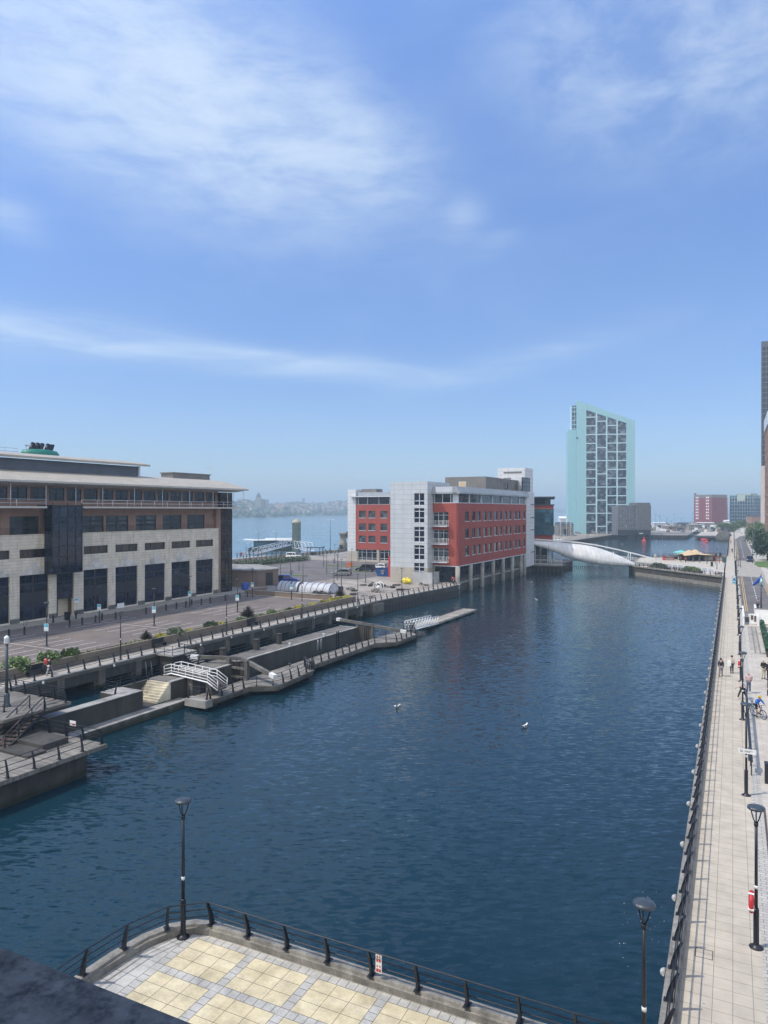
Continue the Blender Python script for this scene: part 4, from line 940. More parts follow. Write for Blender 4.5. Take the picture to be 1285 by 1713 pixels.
# gangway and floating pontoon
r=thing('gangway','white trussed gangway down to the floating pontoon','gangway',(-43.7,90.8,-1.2),'L')
mb=MB(); mb.loft([[(-44.3,v,z),(-43.1,v,z),(-43.1,v,z+.1),(-44.3,v,z+.1)] for v,z in((90.4,-1.25),(99.3,-1.62))],smooth=False); part('deck',mb,r,M['steel'])
for u in(-44.32,-43.08):
    mb=MB(); a=Vector((u,90.4,-1.15)); b=Vector((u,99.3,-1.52)); up=Vector((0,0,1.15)); mb.cyl(a,b,.06); mb.cyl(a+up,b+up,.06)
    for k in range(10): 
        p=a.lerp(b,k/9); mb.cyl(p,p+up,.05)
        if k<9: mb.cyl(p,a.lerp(b,(k+1)/9)+up,.035)
    part('truss',mb,r,M['white'])
mb=MB(); mb.box(-45.1,-42.6,89.6,90.9,-2.6,-1.32); solo('concrete_block',mb,M['conc'],'grey concrete block under the top of the gangway','block',(-43.8,90.2,-2),'L',absolute=True)
r=thing('pontoon','long wooden floating pontoon at the end of the gangway','pontoon',(-45,108,-2.2),'L')
mb=MB().box(-46.3,-44.0,97.6,118.0,-1.86,-1.70); part('deck',mb,r,planks('pontoon_deck',(.36,.32,.26),.15,'y'))
mb=MB(); mb.box(-46.35,-46.3,97.6,118,-1.95,-1.66); mb.box(-44,-43.93,97.6,118,-1.95,-1.66); part('fender',mb,r,M['conclight'])
for k in range(5): mb=MB().box(-46.1,-44.2,98+k*4.3,100.2+k*4.3,-2.5,-1.861); part('float',mb,r,M['concdark'])
# near pier, raised platform, steel stair
r=thing('pier','dark concrete pier block with timber deck at the left edge','pier',(-44,30,-.5),'L')
mb=MB().box(-56,-40.0,14,33.2,-5,-.72); part('wall',mb,r,M['concdark'])
mb=MB().box(-56,-39.75,14,34.7,-.715,-.45); part('deck',mb,r,M['plank'])
mb=MB().box(-46.6,-45.2,33.25,36,-4,-1.0); part('pile',mb,r,M['concdark'])
mb=MB(); mb.box(-48,-42.3,31.6,33.6,-.449,-.05); mb.box(-45,-41.9,30.2,31.6,-.449,-.3); part('upstand',mb,r,M['concdark'])
railing('railing','black railing around the near pier deck',[(-39.95,15),(-39.95,34.5),(-47.2,34.5)],1.75,'L',-.45,1,h=1.05,mesh=post_mesh(.22,1.05,.2,.07))
r=thing('platform','raised timber platform on a concrete base at the far left edge','platform',(-49,34,1.2),'L')
mb=MB().box(-56,-45.9,31.2,36.7,1.0,1.2); part('deck',mb,r,M['plankx'])
mb=MB().box(-56,-48.2,31.6,36.0,-4,.999); part('base',mb,r,M['conc'])
mb=MB().box(-56,-46.1,31.3,36.5,.72,.999); part('beam',mb,r,M['timber'])
railing('railing','black railing around the raised timber platform',[(-54.5,36.6),(-46.05,36.6),(-46.05,34.6)],1.75,'L',1.2,-1,h=1.05,mesh=post_mesh(.2,1.05,.18,.06),zs=(1,.8,.6,.4,.2))
railing('railing','black railing on the near side of the raised timber platform',[(-56,31.35),(-49.9,31.35),(-47.8,32.6)],1.75,'L',1.2,1,h=1.05,mesh=post_mesh(.2,1.05,.18,.06))
r=thing('stair','black steel stair from the raised platform down to the pier deck','stair',(-46.3,32,-.45),'L')
n=10; A=Vector((-46.4,34.2,1.15)); Bp=Vector((-45.3,30.4,-.45)); d=(Bp-A); dh=Vector((d.x,d.y,0)).normalized(); sd2=Vector((-dh.y,dh.x,0))
for k in range(n):
    p=A.lerp(Bp,(k+.5)/n); mb=MB().rbox(p,.36,1.15,.05,math.atan2(dh.y,dh.x)); part('tread',mb,r,M['rust'])
for s_ in(-1,1):
    mb=MB(); a=A+sd2*.6*s_; b=Bp+sd2*.6*s_; mb.tube([a+Vector((0,0,-.1)),b+Vector((0,0,-.05))],.09,4); part('stringer',mb,r,M['black'])
    mb=MB(); 
    for zf,rr in((1.0,.04),(.66,.02),(.33,.02)): mb.cyl(a+Vector((0,0,zf)),b+Vector((0,0,zf)),rr,n=6)
    for k in range(4): p=a.lerp(b,k/3); mb.cyl(p,p+Vector((0,0,1.0)),.045,n=6)
    part('handrail',mb,r,M['black'])
r=thing('street_lamp','grey post lantern with white cap on the raised platform at the left edge','street lamp',(-48.95,33.6,1.2),'L')
mb=MB().lathe([(0,0),(.3,0),(.3,.08),(.2,.25),(.2,.9),(.15,1.0),(0,1.02)],n=14); part('base',mb,r,M['lampgrey'],False)
part('pole',MB().cyl((0,0,1),(0,0,4.6),.12,.1,n=12),r,M['lampgrey'],False)
mb=MB(); mb.lathe([(0,4.6),(.16,4.6),(.2,4.68),(.17,4.95),(.2,5.0),(.16,5.1),(.05,5.2),(0,5.22)],n=14); part('lantern',mb,r,M['white'],False)
mb=MB().box(-.3,.3,-.02,.02,.0,.34); s=solo('warning_sign',mb,M['white'],'small white and red warning sign on the near pier railing','sign',(-43.1,34.6,.35),'L'); mb=MB().box(-.02,.24,-.025,-.0205,.04,.16); part('red_panel',mb,s,M['redp'],False)
# red and white sign on the terrace railing
r=thing('warning_sign','small upright white sign with red symbols on the terrace railing','sign',(-10.35,20.9,.55)); 
part('board',MB().box(-.11,.11,-.02,0,0,.62),r,M['white'],False)
for x0,x1,z0,z1 in((-.08,-.01,.36,.46),(.015,.08,.36,.46),(-.085,0,.04,.14),(.015,.085,.04,.14),(-.07,-.02,.50,.56),(.03,.06,.50,.58),(-.07,-.03,.19,.25),(.03,.07,.19,.26)): part('red_symbol',MB().box(x0,x1,-.024,-.0205,z0,z1),r,M['redp'],False)
# dark ledge right in front of the viewpoint
r=thing('window_ledge','dark out-of-focus stone ledge in the near left corner','ledge',(0,.6,14.9))
part('sill',MB().box(-6,6,-.2,.655,14.86,15.0),r,M['sill']); part('wall',MB().box(-6,6,-.2,.45,0.0,14.858),r,M['brick'])
mb=MB().box(-22,30,-14,-.26,0,21.5); 
part('wall',mb,r,M['brick'])
# ------------------------------------------------------------------ red and silver office block
O=(-65,142,0); B=thing('office_block','red and silver office block standing on round columns in the dock','office building',O,'L')
# right-hand face over the water
US=-57.2; VF=142.4; V1=196.0
wc=[(146.4,148.75),(150.58,152.7),(153.89,156.16),(158.01,160.32),(161.6,163.78),(165.48,168.06),(169.13,171.41),(173.25,175.45),(176.7,179.06),(181.13,183.6),(184.5,186.77),(188.9,191.17),(191.94,194.3)]
rows=[(5.6,2.12),(9.42,2.1),(13.14,2.12)]
mb=MB(); wall(mb,'U',US,VF,192.0-.0,3.65,17.05,[(a,z,b-a,h) for a,b in wc if b<191.9 for z,h in rows],.4)
wall(mb,'V',VF,-63.05,US-.402,3.65,17.05,[(-63.05,z0,3.6,2.85) for z0 in(4.55,8.45,12.28)],.4); 
mb.box(US-.401,US-.001,VF+.0005,VF+.0,3.65,17.05)
part('red_wall',mb,B,M['red'])
for a,b in wc:
    if b<191.9:
        for z,h in rows: window(B,'U',US,a,z,b-a,h,1,2,'frameD','glassG',sill='whitem',rec=.22,vz=(h*.28,))
for z0 in(4.55,8.45,12.28):
    window(B,'V',VF,-63.05,z0,3.6,2.85,3,2,'whitem','glassG',rec=.3,bar=.09,vz=(2.2,))
    mb=MB(); mb.box(-63.05,-59.35,VF-1.1,VF-.002,z0-.3,z0-.05); s=part('balcony',mb,B,M['whitem'])
    mb=MB(); 
    for y in(VF-1.05,): rail(mb,[(-63.0,y,z0-.05),(-59.4,y,z0-.05),(-59.4,VF-.05,z0-.05)],1.1,.03,(1,.75,.5,.25),.9,.035)
    mb.v=[(x-O[0],y-O[1],z) for x,y,z in mb.v]; link('balcony_rail',mb.mesh('balcony_rail',M['white']),s)
# top storey, cornice
mb=MB(); mb.box(-57.75,-57.5,VF+.3,192,17.055,19.0); mb.box(-63.0,-57.6,VF+.3,VF+.5,17.055,19.0); part('top_glazing',mb,B,M['glassG'])
mb=MB()
for v in(142.5,149.3,156.8,164.5,171.8,179.3,186.3,191.6): mb.box(-57.6,-57.28,v-.17,v+.17,17.055,19.02)
for u in(-62.8,-60.9,-59.0): mb.box(u-.08,u+.08,VF+.18,VF+.29,17.055,19.0)
mb.box(-58.5,-57.2,VF+.1,VF+.32,17.055,19.0); mb.box(-63.0,-57.2,VF+.05,VF+.3,17.053,17.2); mb.box(-57.49,-57.19,VF+.32,192,17.053,17.2)
part('top_mullions',mb,B,M['whitem'])
mb=MB(); mb.loft([[(-56.55,v,19.05),(-56.55,v,19.4),(-57.3,v,20.62),(-58.2,v,20.62),(-58.2,v,19.05)] for v in(VF-.75,193)],smooth=False); mb.loft([[(u,VF-.75,19.04),(u,VF-.75,19.38),(u,VF+.0,20.6),(u,VF+.9,20.6),(u,VF+.9,19.04)] for u in(-63.08,-57.3)],smooth=False); part('cornice',mb,B,M['cornice'])
mb=MB().box(-72,-58.3,VF+.6,199,17.0,20.55); mb.box(-72,-57.65,VF+.41,192,3.66,17.0); part('core',mb,B,M['plant'])
# soffit, columns, undercroft
mb=MB(); mb.box(-70,US-.01,VF+.03,192,3.45,3.648); part('soffit',mb,B,M['whitem'])
for k in range(8):
    v=142.75+k*7.54
    if k==7: v=191.2
    part('column',MB().cyl((-57.45,v,-4),(-57.45,v,3.45),.5,n=18),B,M['conclight'])
mb=MB(); mb.box(-61.2,-61.0,VF+1,192,.45,3.44); mb.box(-63,-58.2,VF+.9,VF+1.0,.3,3.44); part('ground_glazing',mb,B,M['glassN'])
mb=MB()
for k in range(25): mb.box(-61.0,-60.9,144+k*2,144.12+k*2,.45,3.44)
mb.box(-61,-60.92,143.5,192,1.9,2.0); mb.box(-61.25,-60.9,143.5,192,0,.45); part('ground_frame',mb,B,M['frameD'])
# silver stair tower
VG=139.6
ww=[(-66.28,16.6,2.42,2.6),(-66.28,12.85,2.42,3.15),(-66.28,8.75,2.42,3.4-.15),(-66.28,4.95,2.42,3.1),(-66.28,.25,2.42,4.0)]
mb=MB(); wall(mb,'V',VG,-72,-63.1,3.2,21.7,[w for w in ww[:4]]+[(-66.28,3.2,2.42,1.05)],.4); mb.box(-63.5,-63.1,VG+.401,143.5,3.2,21.7); mb.box(-72,-71.6,VG+.401,152,0,21.7); mb.box(-72,-63.1,143.5,152,17.2,21.7); mb.box(-71.599,-63.501,VG+.401,143.49,21.3,21.68); part('silver_wall',mb,B,M['panel'])
mb=MB(); wall(mb,'V',VG-.02,-72.02,-63.08,0,3.198,[(-66.28,.25,2.42,2.95)],.42); mb.box(-63.5,-63.08,VG+.401,143.4,0,3.198); part('base_wall',mb,B,M['stonebase'])
for a,z,w,h in ww: window(B,'V',VG,a,z,w,h,2,2,'whitem','glassN',rec=.2,bar=.16,vz=((h*.36,) if h<3 else (1.05,2.45) if h<3.9 else (1.0,2.2,3.1)))
# rooftop plant
mb=MB(); mb.box(-70.2,-59.5,166,177,20.56,23.75); mb.box(-59.52,-59.40,177.001,195,20.56,23.7); mb.box(-70,-59.53,177.001,191.9,20.56,23.72); part('roof_plant',mb,B,M['plant'])
mb=MB(); mb.box(-66.5,-64.6,165.9,165.998,21.0,22.6); mb.box(-66.3,-64.8,165.85,165.9,21.15,22.45,1); part('louvre',mb,B,[M['whitem'],M['sand']])
window(B,'U',-59.385,180.3,21.2,2.4,1.5,1,1,'frameD','glassN',rec=-.02)
# far tower of the block
mb=MB(); mb.box(-65.3,-57.5,192.01,199.7,20.56,27.2); mb.box(-65.3,-57.1,192.01,199.7,0,20.559); part('silver_wall',mb,B,M['panelw'])
mb=MB(); mb.box(-63.6,-58.4,191.96,192.008,25.7,26.2); mb.box(-63.6,-61.5,191.96,192.008,24.1,24.5); part('louvre',mb,B,M['plant'])
mb=MB(); mb.box(-57.52,-57.2,188.9,195.5,20.8,24.4); part('glazed_bay',mb,B,M['glassN'])
mb=MB()
for z in(20.8,22,23.2,24.4): mb.box(-57.2,-57.14,188.9,195.5,z-.06,z+.06)
for v in(188.9,190.8,192.8,195.5): mb.box(-57.2,-57.14,v-.06,v+.06,20.8,24.4)
for z in(3.8,10,13.5,17.1): mb.box(-57.1,-57.02,196,199.7,z-.1,z+.1)
part('bay_frame',mb,B,M['frameD'])
# left wing
VW=190; lw=[(-108.76,2.35),(-105.43,2.32),(-101.35,2.3)]; lr=[(5.72,2.05),(9.37,2.1),(13.2,2.12)]
mb=MB(); wall(mb,'V',VW,-109.9,-90,3.57,17.2,[(a,z,w,h) for a,w in lw for z,h in lr],.4); part('red_wall',mb,B,M['red'])
for a,w in lw:
    for z,h in lr: window(B,'V',VW,a,z,w,h,1,1,'frameD','glassG',sill='whitem',rec=.2)
mb=MB(); mb.box(-112.7,-109.9,VW-.1,VW+8,3.0,21.85); mb.box(-113,-109.0,VW+.6,VW+8,0,3.0); part('white_wall',mb,B,M['panelw'])
mb=MB(); mb.box(-112.8,-109.2,VW-.1,VW+.55,0,2.998); mb.box(-102.65,-101.84,VW+.0,VW+.5,0,3.5); mb.box(-110,-90,VW+.3,VW+.45,0,.4); part('base_wall',mb,B,M['stonebase'])
part('glazing',MB().box(-109.2,-90,VW+.46,VW+.6,.4,3.5),B,M['glassN']); part('glazing',MB().box(-109.4,-90,VW+.7,VW+.9,17.2,19.5),B,M['glassN'])
mb=MB()
for u in(-109.1,-107.9,-106.3,-104.4,-102.7,-101.7,-100.2,-98.8,-97.2): mb.box(u-.06,u+.06,VW+.38,VW+.457,.4,3.5)
for z in(.42,1.0,2.75,3.45): mb.box(-109.2,-90,VW+.4,VW+.455,z-.05,z+.05)
for u in(-109.3,-106.1,-102.2,-98.6): mb.box(u-.1,u+.1,VW+.6,VW+.698,17.2,19.5)
mb.box(-109.6,-90,VW+.5,VW+.69,17.201,17.35); part('glazing_frame',mb,B,M['whitem'])
mb=MB(); mb.box(-111.4,-90,VW-1.0,VW+9,19.5,19.75); part('canopy',mb,B,M['whitem'])
mb=MB(); mb.box(-109.6,-90,VW+.4,VW+9,19.752,20.95); part('parapet',mb,B,M['cornice'])
mb=MB(); mb.box(-108.9,-103.8,VW+2,VW+6,20.953,22.0); mb.box(-109.3,-72.02,VW+.95,VW+9,0,19.49); part('core',mb,B,M['plant'])
# hoarding, lifebuoy, walkway rail beside the red block
r=thing('hoarding','pale ribbed metal hoarding at the foot of the silver stair tower','hoarding',(-64,139,0),'L')
mb=MB(); mb.box(-66.2,-63.85,138.9,139.0,0,2.3); mb.box(-63.9,-61.5,138.35,138.45,0,2.4); mb.box(-61.6,-61.5,138.45,142.2,0,2.4); mb.box(-63.95,-63.85,138.35,138.9,0,2.4); part('panel',mb,r,seams('ribbed_hoarding',(.52,.53,.54),.28,'xy',.5,.2,.7,.15))
mb=MB(); rail(mb,[(-57.85,143.5,-.0),(-57.85,199,0)],1.05,.03,(1.0,.66,.33),1.9,.035); q=solo('railing',mb,M['black'],'black railing of the walkway under the red office block','railing',(-57.85,143.5,0),'L',absolute=True)
mb=MB().box(-61.2,-57.75,140.9,203,-.35,.003); struct('undercroft_walkway',mb,M['conclight'],'L')
def lifebuoy(label,loc,frame,rz,post=False):
    r=thing('lifebuoy',label,'lifebuoy',loc,frame,rz,group='red lifebuoys')
    mb=MB(); n=20; 
    for i in range(n):
        pass
    secs=[]
    for i in range(n+1):
        t=2*math.pi*i/n; secs.append([((.3+.085*math.cos(a))*math.cos(t),.085*math.sin(a),(.3+.085*math.cos(a))*math.sin(t)) for a in [2*math.pi*k/8 for k in range(8)]])
    mb.loft(secs,cap=False); part('ring',mb,r,M['redp'],False)
    for t in(.4,2,3.5,5.1): part('band',MB().rbox((.3*math.cos(t),0,.3*math.sin(t)),.2,.19,.06,ry=-t),r,M['white'],False)
    return r
lifebuoy('red lifebuoy hanging on the nearest lamp post of the right promenade',(.60,28.70,1.65),'W',R_(86))
lifebuoy('red lifebuoy on the lamp post behind the two walkers seen from behind',(.52,72.7,1.6),'W',R_(86))
lifebuoy('small red lifebuoy on the walkway corner by the first column of the red block',(-57.9,141.2,1.0),'L',0)
# ------------------------------------------------------------------ second office block behind
O2=(-60,205,0); B2=thing('office_block','glass-fronted office block with red band partly hidden behind the red block','office building',O2,'L')
pl=lambda d,f=0:[(-80,205+f),(-53+d,205+f),(-62.4+d,240),(-80,240)]
mb=MB().prism(pl(0),8.4,15.9); part('curtain_wall',mb,B2,M['glassC'])
mb=MB()
for z in(8.4,9.6,10.9,12.1,13.4,14.6,15.85): mb.prism([(-80,204.93),(-52.95,204.93),(-62.33,240),(-80,240)],z-.05,z+.05)
for u in(-58.5,-57,-55.5,-54,-53): mb.box(u-.05,u+.05,204.92,204.99,8.4,15.9)
part('curtain_frame',mb,B2,M['grey'])
mb=MB(); mb.prism(pl(.04,-.05),15.95,17.0); mb.prism(pl(-.3,.3),6.4,8.34); part('red_wall',mb,B2,M['red'])
part('glazing',MB().prism(pl(-1.2,1.3),17.2,19.1),B2,M['glassG']); part('glazing',MB().prism(pl(-2,2),0,6.4),B2,M['glassG'])
mb=MB(); mb.prism(pl(.6,-.7),19.1,19.45); mb.prism(pl(.4,-.4),17.0,17.2); part('roof',mb,B2,M['lampgrey'])
for u in(-57,-53.6): part('column',MB().cyl((u,205.6,0),(u,205.6,6.4),.3,n=10),B2,M['conclight'])
# ------------------------------------------------------------------ trees
def tree(label,loc,frame,h,cr,ch,n,mat,seed,group=None,leaf=.28):
    rd=random.Random(seed); r=thing('tree',label,'tree',loc,frame,group=group)
    mb=MB(); mb.tube([(0,0,0),(.05,.02,h*.25),(-.05,.05,h*.5),(.03,0,h*.75)],[.05*h*.55,.05*h*.42,.05*h*.3,.05*h*.12],7)
    tips=[]
    for k in range(9):
        t=k*2.4+rd.random(); z=h*rd.uniform(.28,.6); e=Vector((math.cos(t)*cr*.7,math.sin(t)*cr*.7,z+ch*rd.uniform(.15,.4))); mb.tube([(0,0,z),tuple(Vector((0,0,z)).lerp(e,.5)+Vector((0,0,.1*h))),tuple(e)],[.016*h,.011*h,.004*h],5); tips.append(e)
    part('trunk',mb,r,M['bark'],False)
    mb=MB(); cl=[Vector((rd.uniform(-1,1)*cr*.75,rd.uniform(-1,1)*cr*.75,h-ch/2+rd.uniform(-.5,.42)*ch)) for _ in range(22)]+tips
    for k in range(n):
        c=rd.choice(cl); p=Vector((rd.gauss(0,1),rd.gauss(0,1),rd.gauss(0,.8)))*cr*.2+c
        a=Vector((rd.uniform(-1,1),rd.uniform(-1,1),rd.uniform(-1,1))).normalized(); b_=a.orthogonal(); l=leaf*rd.uniform(.6,1.3); mb.add([p-a*l,p+b_*l*.6,p+a*l,p-b_*l*.6],[(0,1,2,3)])
    part('crown',mb,r,M[mat],False); return r
tree('green tree between the red block and the glass-fronted block',(-58.6,208.5,0),'L',11.3,2.6,5.4,3600,'treeL',11)
tree('dark dense tree at the right edge above the grass verge',(9.6,250,0),'W',9.5,3.8,7.5,5200,'treeD',12)
tree('dark dense tree at the right edge behind the first one',(12.5,262,0),'W',9,4,7,3600,'treeD',13)
tree('lighter green tree beside the far road by the pale pillar',(9.5,372,0),'W',9.5,4.4,8,3600,'treeL',14)
tree('lighter green tree farther along the road on the right',(12.5,392,0),'W',9.0,4.5,7.5,3000,'treeL',15)
for i,(x,y,hh) in enumerate([(0,560,7),(6,600,8),(-6,585,6),(16,560,8),(24,540,9)]):
    tree('%s green tree in the far row below the scaffolded building'%nth(i),(x,y,0),'W',hh,4.5,5.5,1300,'treeL',20+i,'far trees at the end of the road',.4)
# ------------------------------------------------------------------ white leaf-shaped bridge
r=thing('bridge','curving white footbridge with leaf-shaped clad hull across the dock','bridge',(-45,206,0),'L')
P=[(-64.0,201.0,7.0,6.2),(-60.5,201.0,6.97,5.95),(-57.4,201.2,6.9,5.4),(-54.2,201.8,6.75,4.6),(-51.3,202.3,6.55,3.5),(-48.2,202.9,6.3,2.2),(-45.4,203.4,6.05,1.35),(-42.6,204.0,5.55,.85),(-39.8,204.8,4.75,.35),(-37,205.8,3.7,.05),(-34.5,207.0,2.55,-.05),(-32.3,208.5,1.3,.0),(-30.6,210.2,.55,.15)]
secs=[]
for u,v,zt,zb in P:
    zm=(zt+zb)/2; hh=(zt-zb)/2; w=.9+hh*.35; n=14
    secs.append([(u,v+(1.2 if False else 0)+(-w*math.sin(2*math.pi*k/n))*.9+hh*.35*math.cos(2*math.pi*k/n),zm+hh*math.cos(2*math.pi*k/n)) for k in range(n)])
mb=MB(); mb.loft(secs); part('hull',mb,r,M['bridge'])
mb=MB(); E=[(-59,201.3,7.15),(-51.3,202.6,6.75),(-45.4,204.0,6.25),(-41,205.4,5.6),(-36,207.4,4.45),(-31,210.0,3.1),(-26.5,212.6,1.7)]
mb.loft([[(u,v-.25,z),(u,v+.45,z),(u,v+.45,z+.28),(u,v-.25,z+.28)] for u,v,z in E],smooth=False); part('top_beam',mb,r,M['white'])
mb=MB(); DK=[(-58.5,205.5,1.1),(-51,206.5,1.2),(-44,207.5,1.4),(-37,209,1.4),(-30.5,211.6,.7),(-26,213.6,.35)]
mb.loft([[(u,v-.2,z-.2),(u,v+3.2,z-.2),(u,v+3.2,z),(u,v-.2,z)] for u,v,z in DK],smooth=False); part('deck',mb,r,M['conclight'])
mb=MB()
for dv in(-.1,3.1): rail(mb,[(u,v+dv,z) for u,v,z in DK],1.15,.05,(1.0,.5),1.2,.05)
part('handrail',mb,r,M['white'])
mb=MB()
for u,v,z in((-37.5,206.9,1.3),(-36.8,206.9,1.3),(-33.2,209,1.2),(-32.6,209,1.2)): mb.cyl((u,v,z),(u+.2,v-.2,z+2.6),.09,n=6)
for u in(-57.6,-54.2,-53.2,-50.3): mb.cyl((u,202.6+.16*(u+57),.3),(u+.15,201.9+.16*(u+57),6.3 if u<-53 else 4.8),.11,n=6)
part('strut',mb,r,M['white'])
r=thing('landing','timber bridge landing with white railing at the foot of the red block','landing',(-54,202,0),'L')
mb=MB(); mb.box(-57.9,-49.2,199.8,204.4,-.1,.25); part('deck',mb,r,M['conclight'])
mb=MB()
for k in range(8): mb.cyl((-57.4+k*1.15,200.2,-4),(-57.4+k*1.15,200.2,-.1),.16,n=7)
mb.box(-57.9,-49.2,199.82,200.1,-.5,-.101); part('pile',mb,r,M['timber'])
mb=MB(); rail(mb,[(-57.8,199.95,.25),(-49.3,199.95,.25)],1.3,.05,(1.0,.1),.55,.045); part('railing',mb,r,M['white'])
mb=MB()
for k in range(26): mb.cyl((-50.5+k*.55,205+k*.05,-.2),(-50.3+k*.55,205+k*.05,-1.6),.12,.03,n=5)
solo('pipe_fringe',mb,M['timber'],'row of dark hanging supports under the white bridge deck','bridge support',(-44,206,0),'L',absolute=True)
# ------------------------------------------------------------------ teal tower
D0=470.0
def tl(px): return (px-642.5)/1200*D0-126.3
p=CW(126.3,D0,0); T=thing('tower','tall aqua-clad apartment tower with sloping top','tower',tuple(p),rz=TH_R-R_(10)); T['o']=[0,0,0]
def topz(x): return 87.4-(87.4-73.2)*x/36.5
X0,X1=0,36.5
cols=[(6.0,12.0),(12.9,18.5),(19.3,25.0),(25.8,31.1)]
rowz=[76.2-5.71*k for k in range(14)]
mb=MB()
mb.extr([(X0,0),(5.9,0),(5.9,topz(5.9)),(X0,topz(0))],'y',0,12); mb.extr([(31.25,0),(36.5,0),(36.5,topz(36.5)),(31.25,topz(31.25))],'y',0,12)
mb.extr([(5.9,topz(5.9)-4.1),(31.25,topz(31.25)-3.5),(31.25,topz(31.25)),(5.9,topz(5.9))],'y',0,12)
mb.box(5.91,31.24,1.2,12,0,topz(31.25)-4); 
part('aqua_wall',mb,T,M['teal'],False)
mb=MB()
for a,b in((5.9,6.0),(12.0,12.9),(18.5,19.3),(25.0,25.8),(31.1,31.25)): mb.extr([(a,0),(b,0),(b,topz(b)-3.3),(a,topz(a)-3.7)],'y',-.08,1.19)
rows_=[]
for ci,(a,b) in enumerate(cols):
    zz=rowz if ci!=1 else [73.4-8.57*k for k in range(9)]
    zz=[z for z in zz if z>3 and z<topz(b)-5.5]
    for z in zz: mb.box(a,b,-.07,1.19,z-.32,z+.32)
    rows_.append(zz)
part('pale_bands',mb,T,M['tealw'],False)
for ci,(a,b) in enumerate(cols):
    zz=[topz(a)-4.1]+rows_[ci]+[0]
    for i in range(len(zz)-1):
        z1=zz[i]-(.33 if i else 0); z0=zz[i+1]+(.33 if i<len(zz)-2 else 0)
        f=MB(); w=b-a; tb=topz(b)-4.1 if i==0 else z1
        f.box(a+.01,b-.01,.32,.40,z0,z0+.12)
        for k in range(1,4): f.box(a+w*k/4-.05,a+w*k/4+.05,.30,.39,z0,min(z1,tb))
        zq=z0+2.85
        while zq<min(z1,tb)-.5: f.box(a+.01,b-.01,.28,.395,zq-.12,zq+.12); zq+=2.85
        o_=part('window',f,T,M['frameD'],False)
        g=MB(); g.extr([(a+.005,z0),(b-.005,z0),(b-.005,tb),(a+.005,z1)],'y',.40,.55)
        link('pane',g.mesh('pane',M['glassT']),o_)
mb=MB(); mb.box(-5.4,-.01,3,19,0,68.4); part('aqua_wall',mb,T,M['teal'],False,'lower side wing at the left of the tower')
mb=MB(); mb.box(-2.9,-.01,4,18,68.4,84.6); part('recess',mb,T,M['glassT'],False)
mb=MB()
for k in range(6): mb.box(-3.0,-.02,3.6,4.0,69+k*2.8,69.35+k*2.8)
mb.box(-3.0,-2.8,3.7,18,68.4,85); mb.box(-1.3,-1.1,3.8,4,68.4,84.5); part('balcony_frame',mb,T,M['tealw'],False)
mb=MB(); mb.box(-.3,.6,-.4,-.02,62.2,63.2); part('cradle',mb,T,M['black'],False)
# dark block in front of the tower
D1=440; l0=(1034-642.5)/1200*D1; p=CW(l0,D1,0); K=thing('apartment_block','dark grey low block beside the foot of the aqua tower','building',tuple(p),rz=TH_R+.0); K['o']=[0,0,0]
hz=lambda y:15.6+(853-y)/1200*D1
mb=MB(); wall(mb,'V',0,0,11,3.4,hz(845.5),[(1.0+k*1.7,5.0+j*3.1,.9,1.9) for k in range(6) for j in range(4) if (k+j)%4!=3],.4); mb.box(0,11,.4,12,0,hz(845.6)); part('wall',mb,K,M['darkblock'],False)
for k in range(6):
    for j in range(4):
        if (k+j)%4!=3: window(K,'V',0,1.0+k*1.7,5.0+j*3.1,.9,1.9,1,1,'whitem','glassT',rec=.15)
mb=MB(); mb.box(11.01,19.2,-1.5,12,3.4,hz(841)); mb.box(19.21,20,-.5,12,0,hz(845)); part('wall',mb,K,M['darkblock'],False)
mb=MB()
for j in range(5): mb.box(11.0,19.22,-1.53,-1.501,5.6+j*3.05,5.75+j*3.05)
part('band',mb,K,M['plant'],False)
mb=MB(); mb.box(0,20,.0,.39,0,3.39); mb.box(11.01,19.2,-1.4,0,0,3.39); part('base',mb,K,M['frameD'],False)
mb=MB(); mb.box(12.5,14.8,-1.44,-1.401,1.0,1.5); part('sign_board',mb,K,M['white'],False)
# far-off red brick warehouse and scaffolded block
D2=760; l0=(1161-642.5)/1200*D2; p=CW(l0,D2,0); K=thing('brick_building','tall far red brick building with pale top storey','building',tuple(p),rz=TH_R-R_(65)); K['o']=[0,0,0]
hz2=lambda y:15.6+(853-y)/1200*D2
mb=MB(); wall(mb,'V',0,0,23,0,hz2(833),[(2.2+c,6+j*3.1,1.5,1.6) for c in(0,2.1,13.2,15.3) for j in range(8)],.4); mb.box(0,23,.4,23,0,hz2(833)); part('wall',mb,K,M['farbrick'],False)
for c in(0,2.1,13.2,15.3):
    for j in range(8): window(K,'V',0,2.2+c,6+j*3.1,1.5,1.6,1,1,'white','white',rec=.1)
mb=MB(); mb.box(.3,22.7,.3,22.7,hz2(833),hz2(828)); mb.box(.0,1.6,.0,1.6,hz2(833),hz2(825)); part('top_storey',mb,K,M['plant'],False)
mb=MB(); mb.box(9.5,11,-.3,-.01,4,hz2(833)); 
for k in range(7): mb.box(23.0,23.25,2+k*3,2.8+k*3,2,hz2(833))
part('pilaster',mb,K,M['farbrick'],False)
D3=640; l0=(1221-642.5)/1200*D3; p=CW(l0,D3,0); K=thing('scaffolded_building','grey far block wrapped in scaffolding','building',tuple(p),rz=TH_R-R_(55)); K['o']=[0,0,0]
hz3=lambda y:15.6+(853-y)/1200*D3
mb=MB(); mb.box(0,20,0,19,0,hz3(829)); part('wall',mb,K,M['glassC'],False)
mb=MB()
for k in range(9): mb.box(-1.6,21.5,-1.7,-.3,2+k*3,2.35+k*3); mb.box(20.3,21.6,-.29,19,2+k*3,2.3+k*3)
